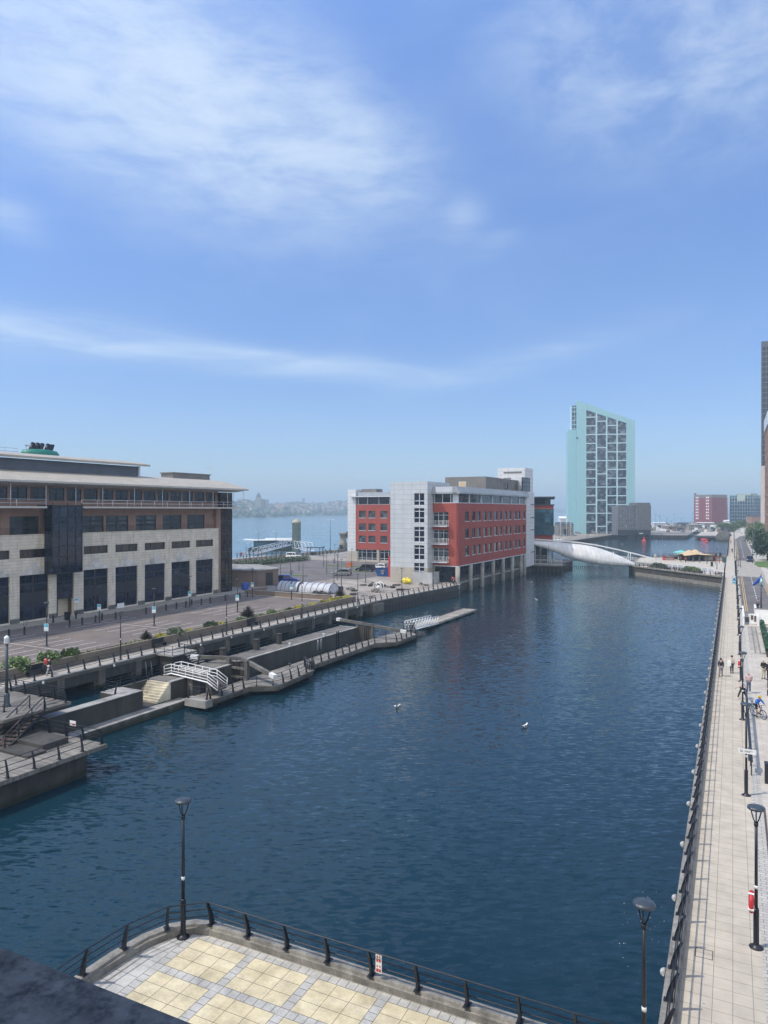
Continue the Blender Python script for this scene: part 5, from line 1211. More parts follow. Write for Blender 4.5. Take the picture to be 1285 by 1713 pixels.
for k in range(10): mb.cyl((21.6,-1.5+k*2.2,0),(21.6,-1.5+k*2.2,hz3(828)),.14,n=5); mb.cyl((-1.5+k*2.3,-1.7,0),(-1.5+k*2.3,-1.7,hz3(828)+(k%3)*.7),.14,n=5)
part('scaffold',mb,K,M['steel'],False)
mb=MB(); mb.box(8,15,-1.9,-1.75,hz3(838),hz3(828.5)); mb.box(3,17,4,15,hz3(829),hz3(826)); part('green_netting',mb,K,plain('pale_green_netting',(.36,.42,.36),.9),False)
# towers at the right edge
p=CW((1273.6-642.5)/1200*400,400,0); K=thing('tower','slender dark glass tower cut by the right edge of the view','tower',tuple(p),rz=R_(-1.6)); K['o']=[0,0,0]
mb=MB(); mb.box(.5,16,.3,20,40,107); part('glazing',mb,K,M['glassB'],False)
mb=MB()
for k in range(23): mb.box(.45,16,.2,.31,40+k*2.9,40.45+k*2.9)
mb.box(0,.5,.1,20,40,108); mb.box(0,16,0,.25,106.4,109.5); mb.box(2.2,2.5,.15,.31,40,107); part('frame',mb,K,M['grey'],False)
mb=MB(); mb.box(-.3,2.2,-1,18,0,40); part('pillar',mb,K,plain('pale_pink_cladding',(.50,.44,.41),.7,0,.06,.3),False)
mb=MB(); mb.box(2.2,16,.4,20,0,40); part('base',mb,K,M['plant'],False)
K=thing('office_building','brown glass building with white roof band at the right edge','office building',(11.05,310,0)); K['o']=[11.05,310,0]
mb=MB(); mb.box(11.05,40,278,310,3,45); part('glazing',mb,K,M['glassB'])
mb=MB()
for k in range(12): mb.box(10.93,40,277.9,310.1,3+k*3.5,3.9+k*3.5)
for k in range(8): mb.box(10.9,11.05,278+k*4,278.5+k*4,3,45)
part('frame',mb,K,M['brown'])
part('white_band',MB().box(10.7,40,277.7,310.3,45,49.5),K,M['panelw']); part('base',MB().box(11,40,278,310,0,3),K,M['panelw'])
# ------------------------------------------------------------------ cars
def car_proto(name,cat,kind,paint,label,loc,frame,rz,group=None):
    L,Wd,H={'suv':(4.6,1.85,1.68),'hatch':(4.1,1.75,1.5),'van':(4.9,1.95,1.95),'pickup':(5.1,1.9,1.8)}[kind]
    r=thing(name,label,cat,loc,frame,rz,group); m=M[paint] if isinstance(paint,str) else paint
    zb=.3; bh=H*.56
    def ring(x,z0,z1,w): 
        e=.08; return [(x,-w/2,z0+e),(x,-w/2+e,z0),(x,w/2-e,z0),(x,w/2,z0+e),(x,w/2,z1-e*1.2),(x,w/2-e*1.6,z1),(x,-w/2+e*1.6,z1),(x,-w/2,z1-e*1.2)]
    prof=[(-L/2,zb+.15,bh*.82,Wd*.86),(-L/2+.15,zb,bh*.95,Wd*.95),(-L*.25,zb,bh,Wd),(L*.15,zb,bh,Wd),(L*.36,zb,bh*.93,Wd*.97),(L/2-.15,zb,bh*.85,Wd*.92),(L/2,zb+.15,bh*.7,Wd*.82)]
    mb=MB(); mb.loft([ring(*p) for p in prof],smooth=False)
    if kind in('van','pickup'): cab=[(-L*.47,bh-.05),(-L*.44,H-.05),(-L*.36,H),(L*.12,H),(L*.27,bh-.02)]
    elif kind=='suv': cab=[(-L*.48,bh-.05),(-L*.42,H-.08),(-L*.3,H),(L*.05,H),(L*.26,bh-.02)]
    else: cab=[(-L*.49,bh-.05),(-L*.40,H-.08),(-L*.25,H),(L*.02,H),(L*.25,bh-.02)]
    w0,w1=Wd*.93,Wd*.74
    wz=lambda z: w0+(w1-w0)*(z-bh)/(H-bh)
    vl=[(x,-wz(z)/2,z) for x,z in cab]; vr=[(x,wz(z)/2,z) for x,z in cab]; n=len(cab)
    mb.add(vl+vr,[[i,i+1,n+i+1,n+i][::-1] for i in range(n-1)]+[list(range(n)),list(range(2*n-1,n-1,-1))])
    part('body',mb,r,m,False)
    g=MB(); e=.012
    def sidequad(xs,sg):
        g.add([(x,sg*(wz(z)/2+e),z) for x,z in xs],[list(range(len(xs)))[::(1 if sg<0 else -1)]])
    za=bh+.06; zt=H-.16
    for sg in(-1,1):
        sidequad([(cab[0][0]+.18,za),(-.12,za),(-.12,zt),(cab[1][0]+.22,zt)],sg); sidequad([(0,za),(cab[-1][0]-.22,za),(cab[-2][0]-.06,zt),(0,zt)],sg)
    a,b=cab[-2],cab[-1]; f=lambda t:(a[0]+(b[0]-a[0])*t+.015,a[1]+(b[1]-a[1])*t+.012)
    (xa,zA),(xb,zB)=f(.12),f(.92); g.add([(xa,-wz(zA)/2*.9,zA),(xb,-wz(zB)/2*.92,zB),(xb,wz(zB)/2*.92,zB),(xa,wz(zA)/2*.9,zA)],[(0,1,2,3)])
    a,b=cab[1],cab[0]; xa,zA=a[0]+(b[0]-a[0])*.1-.015,a[1]+(b[1]-a[1])*.1; xb,zB=a[0]+(b[0]-a[0])*.75-.015,a[1]+(b[1]-a[1])*.75
    g.add([(xa,-wz(zA)/2*.85,zA),(xb,-wz(zB)/2*.88,zB),(xb,wz(zB)/2*.88,zB),(xa,wz(zA)/2*.85,zA)],[(0,3,2,1)])
    part('windows',g,r,M['carglass'],False)
    for x in(-L*.3,L*.31):
        for sg in(-1,1):
            w=part('wheel',MB().cyl((x,sg*(Wd/2-.2),.33),(x,sg*(Wd/2+.01),.33),.33,n=14),r,M['tyre'],False)
            link('rim',MB().cyl((x,sg*(Wd/2),.33),(x,sg*(Wd/2+.03),.33),.2,n=10).mesh('rim',M['rim']),w)
    for sg in(-1,1): part('headlight',MB().box(L/2-.14,L/2+.0,sg*Wd*.36-.16,sg*Wd*.36+.16,bh*.66,bh*.8),r,M['white'],False); part('tail_light',MB().box(-L/2-.005,-L/2+.12,sg*Wd*.38-.12,sg*Wd*.38+.12,bh*.72,bh*.92),r,M['redp'],False)
    part('bumper',MB().box(L/2-.1,L/2+.04,-Wd*.38,Wd*.38,.32,.5).box(-L/2-.04,-L/2+.1,-Wd*.38,Wd*.38,.32,.52),r,M['frameD'],False)
    return r
P_={k:plain('car_paint',c,.25,mt,0.02) for k,c,mt in(('blue',(.01,.02,.22),.2),('grey',(.30,.31,.31),.4),('dark',(.03,.035,.04),.3),('whitec',(.75,.75,.74),0),('navy',(.03,.035,.09),.2),('silver',(.42,.43,.44),.5),('rdc',(.30,.02,.02),.1))}
car_proto('car','car','suv',P_['blue'],'bright blue car behind the left plastic tunnel','x' and (-90.0,126.6,0),'L',R_(25))
car_proto('car','car','suv',P_['grey'],'silver-grey car alone in the middle of the left car park',(-88.4,146.2,0),'L',R_(195))
car_proto('car','car','pickup',P_['dark'],'dark pickup-like car left of the white hatchback',(-89,158.8,0),'L',R_(190))
car_proto('car','car','hatch',P_['whitec'],'white hatchback parked beside the dark car near the red block',(-89.4,166.9,0),'L',R_(185))
car_proto('van','van','van',P_['whitec'],'white van parked by the hedge along the riverside walk',(-133.6,191,0),'L',R_(15))
rc=car_proto('car','car','suv',P_['navy'],'dark car driving on the right-hand road towards the viewer',(4.6,243,0.02),'W',R_(-90))
E2=[]
i=0; cr_={}
for k,(px,py,c) in enumerate([(934,905,'whitec'),(942,897,'silver'),(950,894,'whitec'),(958,897,'grey'),(967,893,'silver'),(962,889,'whitec'),(975,890,'dark'),(985,890,'silver'),(955,886,'grey'),(940,888,'whitec'),(1003,889,'dark'),(995,893,'silver'),(1018,891,'grey'),(970,886,'dark')]):
    D=1200*15.6/(py-853); p=CW((px-642.5)/1200*D,D,0)
    lb='%s parked car from the left in the far yard between bridge and aqua tower'%nth(k)
    if c not in cr_: cr_[c]=car_proto('car','car','hatch',P_[c],lb,tuple(p),'W',R_(random.uniform(-20,30)),'cars parked in the far yard')
    else: dup(cr_[c],tuple(p),'W',R_(random.uniform(-20,30)),lb)
for k,(px,D,c) in enumerate([(1094,545,'dark'),(1103,560,'whitec'),(1136,570,'whitec'),(1118,555,'silver'),(1148,600,'grey'),(1200,620,'whitec')]):
    p=CW((px-642.5)/1200*D,D,0); dup(cr_[c],tuple(p),'W',R_(20),'%s parked car from the left on the far quay'%nth(k),'cars parked on the far quay')
# ------------------------------------------------------------------ left car park furniture
r=thing('brick_hut','low brown brick hut with flat roof and dark doors','hut',(-97,115,0),'L')
mb=MB(); mb.prism([(-90.6,116.9),(-89.9,123),(-100,129),(-110,124),(-100.5,113.2)],0,3.2); part('wall',mb,r,M['brick'])
mb=MB(); mb.prism([(-90.3,116.7),(-89.6,123.1),(-100,129.4),(-110.4,124),(-100.6,112.9)],3.202,3.4); part('roof',mb,r,M['conclight'])
a=Vector((-90.5,117.6,0));d=Vector((.7,6.1,0)).normalized()
mb=MB(); mb.rbox(tuple(a+d*2.6+Vector((.06,0,1.35))),.08,2.0,2.6,math.atan2(d.y,d.x)-R_(90)); dd=part('door',mb,r,M['frameD'])
mb=MB().lathe([(0,0),(.62,0),(.68,.2),(.68,1.2),(.5,1.45),(0,1.5)],n=14); solo('water_butt',mb,M['blue'],'bright blue round bin beside the brick hut','bin',(-88.9,110.8,0.0),'L')
r=thing('low_wall','low brown brick wall across the far end of the car park','wall',(-76,105.8,0),'L')
mb=MB(); mb.box(-84.5,-66,105.6,106.0,0,.75); mb.box(-84.9,-84.5,105.6,112,0,.75); part('wall',mb,r,M['brick']); mb=MB(); mb.box(-84.6,-65.9,105.55,106.05,.752,.83); part('coping',mb,r,M['conclight'])
def tunnel(label,u0,u1,v0,v1):
    r=thing('polytunnel',label,'polytunnel',(u0,v0,0),'L'); n=10; w=(v1-v0)
    sec=lambda u:[(u,(v0+v1)/2+w/2*math.cos(math.pi*k/n),.55+1.3*math.sin(math.pi*k/n)) for k in range(n+1)]
    mb=MB(); mb.loft([sec(u0),sec((u0+u1)/2),sec(u1)],closed=False,cap=False); mb.box(u0,u1,v0-.03,v0,.1,.55); mb.box(u0,u1,v1,v1+.03,.1,.55); s=sec(u1-.02); mb.add(s+[(u1-.02,v0,.1),(u1-.02,v1,.1)],[list(range(n+1))+[n+1,n+2]]); part('sheet',mb,r,M['poly'])
    mb=MB()
    for k in range(6):
        u=u0+(u1-u0)*k/5; mb.tube([(a,b,c+.03) for a,b,c in sec(u)],.05,5); mb.cyl((u,v0,0),(u,v0,.55),.05,n=5); mb.cyl((u,v1,0),(u,v1,.55),.05,n=5)
    part('frame',mb,r,M['black'])
tunnel('left clear plastic tunnel at the far end of the car park',-82.7,-78.0,112.6,116.0); tunnel('right clear plastic tunnel behind the dark spiky shrub',-77.4,-70.7,112.3,115.8)
r=thing('skip','blue waste skip by the red pole beside the silver stair tower','skip',(-78,149.5,0),'L')
mb=MB(); mb.loft([[(x,y,0) for x,y in((-80,148.5),(-76.8,148.5),(-76.8,150.3),(-80,150.3))],[(x,y,1.9) for x,y in((-80.7,148.3),(-76.5,148.3),(-76.5,150.5),(-80.7,150.5))]],smooth=False); part('body',mb,r,M['skip'])
mb=MB(); mb.box(-79,-78,148.18,148.3,1.2,1.5); mb.box(-78.8,-78.2,148.2,148.33,.6,1.0); part('marking',mb,r,M['conclight']); mb=MB(); mb.box(-80.8,-76.4,148.25,148.31,1.85,1.97); part('rim',mb,r,M['black'])
solo('red_pole',MB().box(-.25,.25,-.2,.2,0,5.0),M['redp'],'thick red pole beside the blue skip','pole',(-76.3,147.6,0),'L')
mb=MB(); rd=random.Random(9)
for k in range(22): mb.sph((rd.uniform(-.9,.9),rd.uniform(-.5,.5),.35+rd.uniform(0,.75)),rd.uniform(.28,.42),n=8,m=5)
solo('sack_pile',mb,M['yellow'],'heap of bright yellow sacks in front of the silver stair tower','sacks',(-66.0,136.0,0),'L')
r=thing('concrete_pipe','pale half-ring shelter standing in the yard in front of the stair tower','arch',(-64.5,119.6,0),'L')
mb=MB(); mb.tube([(-.9,0,0),(-.9,0,1.1),(-.5,0,1.7),(.2,0,1.9),(.8,0,1.5),(.95,0,0)],.09,6); mb.tube([(-.9,1,0),(-.9,1,1.1),(-.5,1,1.7),(.2,1,1.9),(.8,1,1.5),(.95,1,0)],.09,6); part('frame',mb,r,M['white'],False)
part('tank',MB().sph((0,.5,.9),.42,.5,.42),r,M['white'],False)
# debris in the yard
rd=random.Random(12)
for k in range(34):
    u=rd.uniform(-74,-61); v=rd.uniform(108,138); w=rd.uniform(.3,1.6); d=rd.uniform(.2,.8); h=rd.uniform(.1,.5)
    mb=MB()
    for q in range(rd.randint(2,5)): mb.rbox((rd.uniform(-w,w)*.6,rd.uniform(-d,d)*.6,h*rd.uniform(.3,.6)),w*rd.uniform(.4,1),d*rd.uniform(.4,1),h*rd.uniform(.5,1),rd.uniform(0,3))
    mt,nm_,=rd.choice([('conclight','pale rubble'),('concdark','dark rubble'),('coping','broken slabs'),('timber','old timber')])
    o_=solo('debris_heap',mb,M[mt],'small heap of %s in the fenced yard before the silver stair tower'%nm_,'rubble',(u,v,0),'L',rd.uniform(0,3),group='heaps of %s in the yard'%nm_)
mb=MB(); mb.box(-72.2,-71.2,117.5,118.3,0,.9); solo('crate',mb,M['frameD'],'dark crate in the yard behind the planter end','crate',(-71.7,118,0),'L',absolute=True)
mb=bush_mesh('mound',2.2,1.2,.7,800,'bushp',31,.14)
o_=link('shrub',mb); put(o_,(-72.5,112.5,0),'L'); tagit(o_,'low dark scrub mound at the right end of the plastic tunnel','shrub')
LM=lamp_proto('street_lamp','x',5.6,'lampgrey','lamps in the far left car park',False,.3)
LL=[(-98.3,135.3),(-96.8,137.2),(-105,152.5),(-87.1,128.0),(-106.3,166.2),(-92.7,146.3),(-75.9,122.5),(-98.5,161),(-93.4,159.4),(-75.2,134.2),(-75.8,125.2),(-84,137),(-110,178),(-120,150)]
for i,(u,v) in enumerate(LL):
    lb='%s thin grey lamp post from the near side of the open yard'%nth(i)
    if i==0: LM['label']=lb; put(LM,(u,v,0),'L')
    else: dup(LM,(u,v,0),'L',label=lb)
# riverside: concrete blocks, hedge, masts, marks, ferry stage
bl=None
for i in range(40):
    v=124+i*2.55
    lb='%s pale concrete block from the near end of the river wall'%nth(i)
    if bl is None: bl=solo('concrete_block',MB().box(-.35,.35,-.6,.6,0,1.0).box(-.3,.3,-.55,.55,1.0,1.08),M['coping'],lb,'concrete block',(-137.2,v,0),'L',group='concrete blocks along the river wall')
    else: dup(bl,(-137.2,v,0),'L',label=lb)
solo('river_wall',MB().box(-137.9,-137.6,118,230,-.5,1.05),M['coping'],'low pale wall between riverside walk and river','wall',(0,0,0),'L')
me=MB(); rd=random.Random(8)
for k in range(5200):
    v=rd.uniform(146,186); u=-127+rd.uniform(-2.4,2.4)+ (v-160)*.05; p=Vector((u,v,rd.uniform(.1,1.25))); a=Vector((rd.uniform(-1,1),rd.uniform(-1,1),rd.uniform(-1,1))).normalized(); b_=a.orthogonal(); l=rd.uniform(.12,.26); me.add([p-a*l,p+b_*l*.7,p+a*l,p-b_*l*.7],[(0,1,2,3)])
solo('hedge',me,M['bushd'],'long dark hedge beside the riverside walk','hedge',(-127,165,0),'L',absolute=True)
def mast(label,u,v,h,kind,z=0):
    r=thing('lamp_mast',label,'lamp mast',(u,v,z),'L',group='tall lamps along the river')
    part('pole',MB().cyl((0,0,0),(0,0,h),.11,.06,n=8),r,M['lampgrey'],False)
    mb=MB()
    if kind=='flood':
        for s in(-1,1): mb.rbox((s*1.0,0,h-.1),1.5,.7,.14,.2,ry=s*.1)
    else: mb.tube([(0,0,h-.1),(-.6,0,h),(-1.0,0,h-.05)],.04,5); mb.rbox((-1.1,0,h-.05),.6,.22,.12)
    part('lamp_head',mb,r,M['whitem'],False)
for i,(u,v) in enumerate([(-148.2,184),(-148.2,193.2),(-143.2,195.8)]): mast('%s swan-neck lamp from the left on the ferry approach'%nth(i),u+6,v,8.6,'arm')
for i,(u,v) in enumerate([(-136.6,172.5),(-136.6,188.9)]): mast('%s short lamp from the left on the riverside walk'%nth(i),u,v,5.6,'arm')
mast('left tall mast with two white floodlights near the red block',-133.2,212.6,12.3,'flood'); mast('right tall mast with two white floodlights near the red block',-134.5,229.5,13.2,'flood')
solo('jetty',MB().box(-152,-137.9,178,199,-3,-.02),M['conclight'],'pale concrete jetty carrying lamps at the ferry approach','jetty',(0,0,0),'L')
c_,s_=math.cos(TH_R),math.sin(TH_R)
p=CW((425-642.5)/1200*318,318,-2.6); F_=thing('ferry_terminal','long low floating ferry terminal with white overhanging roof on the river','ferry terminal',tuple(p),rz=TH_R); F_['o']=[0,0,0]
mb=MB(); mb.box(-2,19,-3,4,0,1.4); part('pontoon',mb,F_,M['concdark'],False)
mb=MB(); mb.box(0,18.5,-1,3,1.4,4.6); part('glazing',mb,F_,M['glassC'],False)
mb=MB(); mb.loft([[(x,-3.0,z),(x,4.5,z),(x,4.5,z+.35),(x,-3,z+.35)] for x,z in((-4.5,4.9),(0,4.6),(10,4.75),(19,4.5))],smooth=False); mb.box(5,17,-1,3,5.0,5.6); part('roof',mb,F_,M['white'],False)
p=CW((496-642.5)/1200*312,312,-2.6); r=solo('dolphin_tower',MB().lathe([(0,0),(1.9,0),(1.9,12.5),(2.05,12.5),(2.05,12.9),(1.2,13.6),(.5,14.3),(0,14.4)],n=20),bricks('banded_cream_tower',(.46,.42,.30),(.42,.39,.28),(.3,.28,.22),2.0,1.6,.05,.8),'round cream mooring tower with pale cap in the river','tower',tuple(p))
def truss(label,A,Bq,h,n):
    r=thing('gangway',label,'gangway',tuple(A)); A=Vector((0,0,0)); b=Vector(Bq)-Vector(r['o']); d=b.normalized(); q=Vector((-d.y,d.x,0)).normalized()*1.3
    for s in(-1,1):
        mb=MB(); up=Vector((0,0,h)); a=A+q*s; e=b+q*s; mb.cyl(a,e,.13,n=5); mb.cyl(a.lerp(e,.5/n)+up,a.lerp(e,1-.5/n)+up,.13,n=5)
        for k in range(n):
            p0=a.lerp(e,k/n);p1=a.lerp(e,(k+1)/n); m_=a.lerp(e,(k+.5)/n)+up; mb.cyl(p0,m_,.09,n=5); mb.cyl(m_,p1,.09,n=5)
        part('truss',mb,r,M['whitem'],False)
    mb=MB(); up=Vector((0,0,-.1)); mb.add([A+q+up,b+q+up,b-q+up,A-q+up],[(0,1,2,3)]); part('deck',mb,r,M['steel'],False)
def at(px,D,z): return tuple(CW((px-642.5)/1200*D,D,z))
truss('long white lattice gangway sloping down to the ferry terminal',at(424,244,.6),at(486,306,.9),1.7,7); truss('short white lattice gangway beside the cream tower',at(494,290,0.4),at(520,262,.6),2.8,4)
r=thing('light_beacon','pale squat beacon tower with dark mast beside the red block','beacon',tuple(CW((574-642.5)/1200*272,272,0))); 
mb=MB().lathe([(0,0),(1.6,0),(1.5,3.2),(1.2,3.4),(1.2,6.2),(1.7,6.4),(1.7,6.9),(0,7.0)],n=12); part('tower',mb,r,M['coping'],False); mb=MB(); mb.cyl((1.6,1,0),(1.6,1,10.5),.1); mb.cyl((1.2,1,8.5),(2.2,1,8.5),.07); mb.box(1.1,2.1,.6,1.4,5,7.4); part('mast',mb,r,M['black'],False); part('door',MB().box(-.6,.6,-1.65,-1.45,0,2.4),r,M['frameD'],False)
r=thing('shelter','small timber shelter frame on the riverside walk','shelter',at(527,246,0)); 
mb=MB(); 
for x in(-2.5,2.5):
    for y in(-1,1): mb.cyl((x,y,0),(x,y,2.6),.12,n=6)
part('post',mb,r,M['timber'],False); part('roof',MB().box(-3,3,-1.5,1.5,2.6,2.8),r,M['timber'],False)
for i,(px,D) in enumerate([(583,196),(587,199)]): solo('barrier',MB().box(-.5,.5,-.15,.15,0,1.1).box(-.6,.6,-.2,.2,1.0,1.12),M['orange'],['left orange barrier','right orange barrier'][i]+' in front of the white wing of the red block','barrier',at(px,D,0),rz=TH_R)
# ------------------------------------------------------------------ tented island on the right
IS=[(-2.0,182.7),(-23.9,206.6),(-26.5,213),(-27.5,247),(-2.0,266.6)]
land('island_quay',IS,-6,.0,M['pave3'],M['concdark'],'W')
def inset(f,t,z): return (IS[f][0]+(IS[t][0]-IS[f][0]),)
a=Vector(IS[0]);b_=Vector(IS[1]);dI=(b_-a).normalized();nI=Vector((dI.y,-dI.x)) if dI.y*-1<0 else Vector((-dI.y,dI.x))
nI=Vector((-dI.y,dI.x)); nI=nI if nI.dot(Vector((-10,230))-a)<0 else -nI   # outward
mb=MB(); mb.loft(loft_path([tuple(a),tuple(b_),IS[2],IS[3],IS[4]],CP_),smooth=False)
mb.loft([[tuple(a+dI*l+nI*o_)+(z,) for o_,z in((.02,-2.5),(.5,-2.5),(.5,-1.45),(.02,-1.45))] for l in(0,32)],smooth=False); struct('island_coping',mb,M['coping'],'W')
o_=[*(a+dI*.4),0]
railing('railing','black railing with curved posts along the front of the tented island',[tuple(a+dI*.5),tuple(b_)],1.75,'W',.3,1)
railing('railing','black railing along the water side behind the tents',[(-26.2,214),(-27.2,246.5),(-3.2,266)],2.2,'W',.3,1)
def ip(l,d): q=a+dI*l-nI*d; return (q.x,q.y)
# white panel fence
r=thing('panel_fence','white framed panel fence in front of the tent','fence',(*ip(10,4.5),0)); 
ang=math.atan2(dI.y,dI.x); Lf=17.5
for k in range(9):
    x=k*Lf/8
    part('post',MB().box(x-.06,x+.06,-.06,.06,0,1.35),r,M['white'],False)
for k in range(8):
    x0,x1=k*Lf/8+.07,(k+1)*Lf/8-.07; mb=MB(); mb.box(x0,x1,-.04,.04,1.2,1.3); mb.box(x0,x1,-.04,.04,.1,.2); mb.box(x0,x0+.08,-.039,.039,.2,1.2); mb.box(x1-.08,x1,-.039,.039,.2,1.2); part('panel',mb,r,M['white'],False)
    part('infill',MB().box(x0+.08,x1-.08,-.01,.01,.2,1.2),r,M['poly'],False)
r.location=(*ip(8.5,5.0),0); r.rotation_euler=(0,0,ang)
for i,(l,w) in enumerate([(25.6,6.0),(13.5,6.2)]):
    x,y=ip(l,2.4); r=thing('planter_bed',['planter of green shrubs at the left end of the island railing','planter of green shrubs in the middle of the island railing'][i],'planter',(x,y,0),rz=ang)
    part('box',MB().box(-w/2,w/2,-1.0,1.0,0,.55),r,M['timber'],False); part('shrubs',MB(),r,M['bush'],False)
    sm=bush_mesh('shrubs',w/2,1.0,1.0,1500,'bushd' if i==0 else 'bush',40+i,.16); r.children[-1].data=sm; r.children[-1].location=(0,0,.5)
for i,(l,d) in enumerate([(21,3.2),(18.8,3.2),(16.8,3.0),(5.2,3.4)]):
    x,y=ip(l,d); r=thing('picnic_table','%s dark picnic table from the left behind the island railing'%nth(i),'table',(x,y,0),rz=ang,group='picnic tables on the island')
    part('tabletop',MB().box(-.9,.9,-.4,.4,.72,.78),r,M['timber'],False)
    for s in(-1,1): part('bench',MB().box(-.9,.9,s*.75-.13,s*.75+.13,.42,.47),r,M['timber'],False)
    for x_ in(-.6,.6): part('leg',MB().rbox((x_,0,.36),.08,1.5,.08).rbox((x_,.3,.36),.08,.08,.75,rx=-.4).rbox((x_,-.3,.36),.08,.08,.75,rx=.4),r,M['timber'],False)
# stretch tent: sagging canvas over poles
def isl(px,py): D=1200*15.6/(py-853); return CW((px-642.5)/1200*D,D,0)
c0=isl(1164,938); r=thing('stretch_tent','sand coloured stretch tent with two peaks on the island','tent',tuple(c0),rz=TH_R)
nx,ny=25,13; W_,Dp=9.2,7.5; vs=[]
peaks=[(-2.6,-.3,1.2),(.1,.5,1.3),(2.4,-2.4,.3)]
for j in range(ny):
    for i in range(nx):
        x=-W_/2+W_*i/(nx-1); y=-Dp/2+Dp*j/(ny-1); z=2.3-.10*abs(x+1)-.04*abs(y)
        for q in peaks: z+=q[2]*math.exp(-(((x-q[0])/1.3)**2+((y-q[1])/1.9)**2))
        ex=1-.10*math.cos(math.pi*i/(nx-1)*2)*(abs(y)/(Dp/2)); 
        vs.append((x*(1-.10*math.cos(y/Dp*6.28)),y*(1-.12*math.cos(x/W_*9)),z))
mb=MB().add(vs,[[j*nx+i,j*nx+i+1,(j+1)*nx+i+1,(j+1)*nx+i] for j in range(ny-1) for i in range(nx-1)],0,True); part('canvas',mb,r,M['sand'],False)
sol=r.children[-1].modifiers.new('t','SOLIDIFY'); sol.thickness=.04
for x,y,h in((-4.2,-3,2),(4.2,-3,1.9),(-4.2,3,2),(4.2,3,1.9),(-2.6,-.3,3.35),(.1,.5,3.45),(0,-3.4,2.1)): part('pole',MB().cyl((x,y,0),(x,y,h),.06,n=6),r,M['frameD'],False)
part('side_wall',MB().box(-3.8,4.0,3.2,3.25,0,1.9),r,M['frameD'],False)
x_=isl(1169,936); q=solo('banner',MB().box(-.95,.95,-.03,.03,.0,.75),M['white'],'white banner under the front edge of the sand tent','banner',(x_.x,x_.y,1.5),rz=TH_R)
c0=isl(1139,936); r=thing('parasol','turquoise square parasol left of the sand tent','parasol',tuple(c0),rz=TH_R)
part('pole',MB().cyl((0,0,0),(0,0,2.7),.05),r,M['white'],False); mb=MB(); mb.add([(-1.8,-1.6,2.3),(1.8,-1.6,2.3),(1.8,1.6,2.3),(-1.8,1.6,2.3),(0,0,3.0),(-1.8,-1.6,2.05),(1.8,-1.6,2.05),(1.8,1.6,2.05),(-1.8,1.6,2.05)],[(0,1,4),(1,2,4),(2,3,4),(3,0,4),(5,6,1,0),(6,7,2,1),(7,8,3,2),(8,5,0,3)]); part('canopy',mb,r,M['tealc'],False)
for i,(px,py,w,h,mt,lb,nm_) in enumerate([(1118,937,3.0,1.0,'redp','red bar counter behind the white fence','counter'),(1126,936,2.6,1.2,'white','white kiosk box behind the white fence','kiosk'),(1183,938,3.2,1.6,'frameD','dark bar stall under the right end of the tent','stall'),(1191,934,3.4,1.5,'white','white and dark stall right of the tent','stall'),(1201,938,2.2,1.3,'redp','bright red stall beside the promenade right of the tent','stall')]):
    p=isl(px,py); r=thing(nm_,lb,nm_,tuple(p),rz=TH_R); part('body',MB().box(-w/2,w/2,-.8,.8,0,h),r,M[mt],False); part('counter_top',MB().box(-w/2-.1,w/2+.1,-.95,.95,h,h+.1),r,M['timber'],False)
    part('front_panel',MB().box(-w/2+.2,w/2-.2,-.84,-.801,.2,h-.2),r,M['conclight' if mt!='white' else 'frameD'],False)
p=isl(1191,947.5); solo('litter_bin',MB().box(-.3,.3,-.3,.3,0,1.15).box(-.34,.34,-.34,.34,1.15,1.25),M['black'],'square black litter bin on the island near the promenade','litter bin',tuple(p))
p=isl(1199.5,952); d=dup(LM,tuple(p),label='dark lamp post on the island beside the red stall',group='lamps on the island')
p=isl(1197,945); 
for i,(px,py) in enumerate([(1196.5,944),(1203.5,942.5)]):
    p=isl(px,py); solo('flag_pole',MB().cyl((0,0,0),(0,0,3.2),.07,n=6).box(0,.5,-.02,.02,2.2,3.1),M['black'],['left dark pole before the red stall','right dark pole before the red stall'][i],'pole',tuple(p))
p=isl(1211.5,954); r=thing('sign','dark green banner sign on a thin pole beside the promenade','sign',tuple(p),rz=TH_R); part('pole',MB().cyl((0,0,0),(0,0,3.4),.05,n=6),r,M['black'],False); part('board',MB().box(-.45,.45,-.03,.03,2.0,3.5),r,plain('dark_green_board',(.02,.10,.09),.5),False)
p=isl(1225.5,964); r=thing('sign','blue and white totem sign on the right promenade','sign',(.25,168,0),rz=TH_R); part('board',MB().box(-.36,.36,-.06,.06,.1,1.75),r,M['signb'],False); part('white_panel',MB().box(-.3,.3,-.075,-.061,1.0,1.7).box(-.3,.3,-.075,-.061,.45,.6),r,M['white'],False); part('dark_symbol',MB().box(-.18,.18,-.09,-.076,.85,1.25),r,M['blue'],False)
# ------------------------------------------------------------------ right promenade furniture
r=thing('barrier_rail','low black barrier rail with flat top along the right promenade lamps','railing',(.98,47,0))
mb=MB(); mb.box(.90,1.06,47.2,66,.82,.90); part('top_rail',mb,r,M['black'])
for k in range(12): part('post',MB().box(.95,1.01,47.3+k*1.69,47.38+k*1.69,0,.82),r,M['black'])
solo('notice_box',MB().box(-.06,.06,-.4,.4,.75,1.35),M['lampgrey'],'grey notice box fixed at the near end of the black barrier rail','notice',(.88,48.0,0))
r=thing('lamp_sign','white rectangular sign with black lettering on the second lamp post','sign',(.71,43.86,2.32),rz=TH_R-R_(30)); part('board',MB().box(-.44,.44,-.09,-.065,0,.25),r,M['white'],False)
fc=bpy.data.curves.new('lettering','FONT'); fc.body='la'; fc.size=.2; fc.extrude=.002; to=bpy.data.objects.new('tmp',fc); COL.objects.link(to); dg=bpy.context.evaluated_depsgraph_get(); me=bpy.data.meshes.new_from_object(to.evaluated_get(dg)); bpy.data.objects.remove(to); me.materials.clear(); me.materials.append(M['black'])
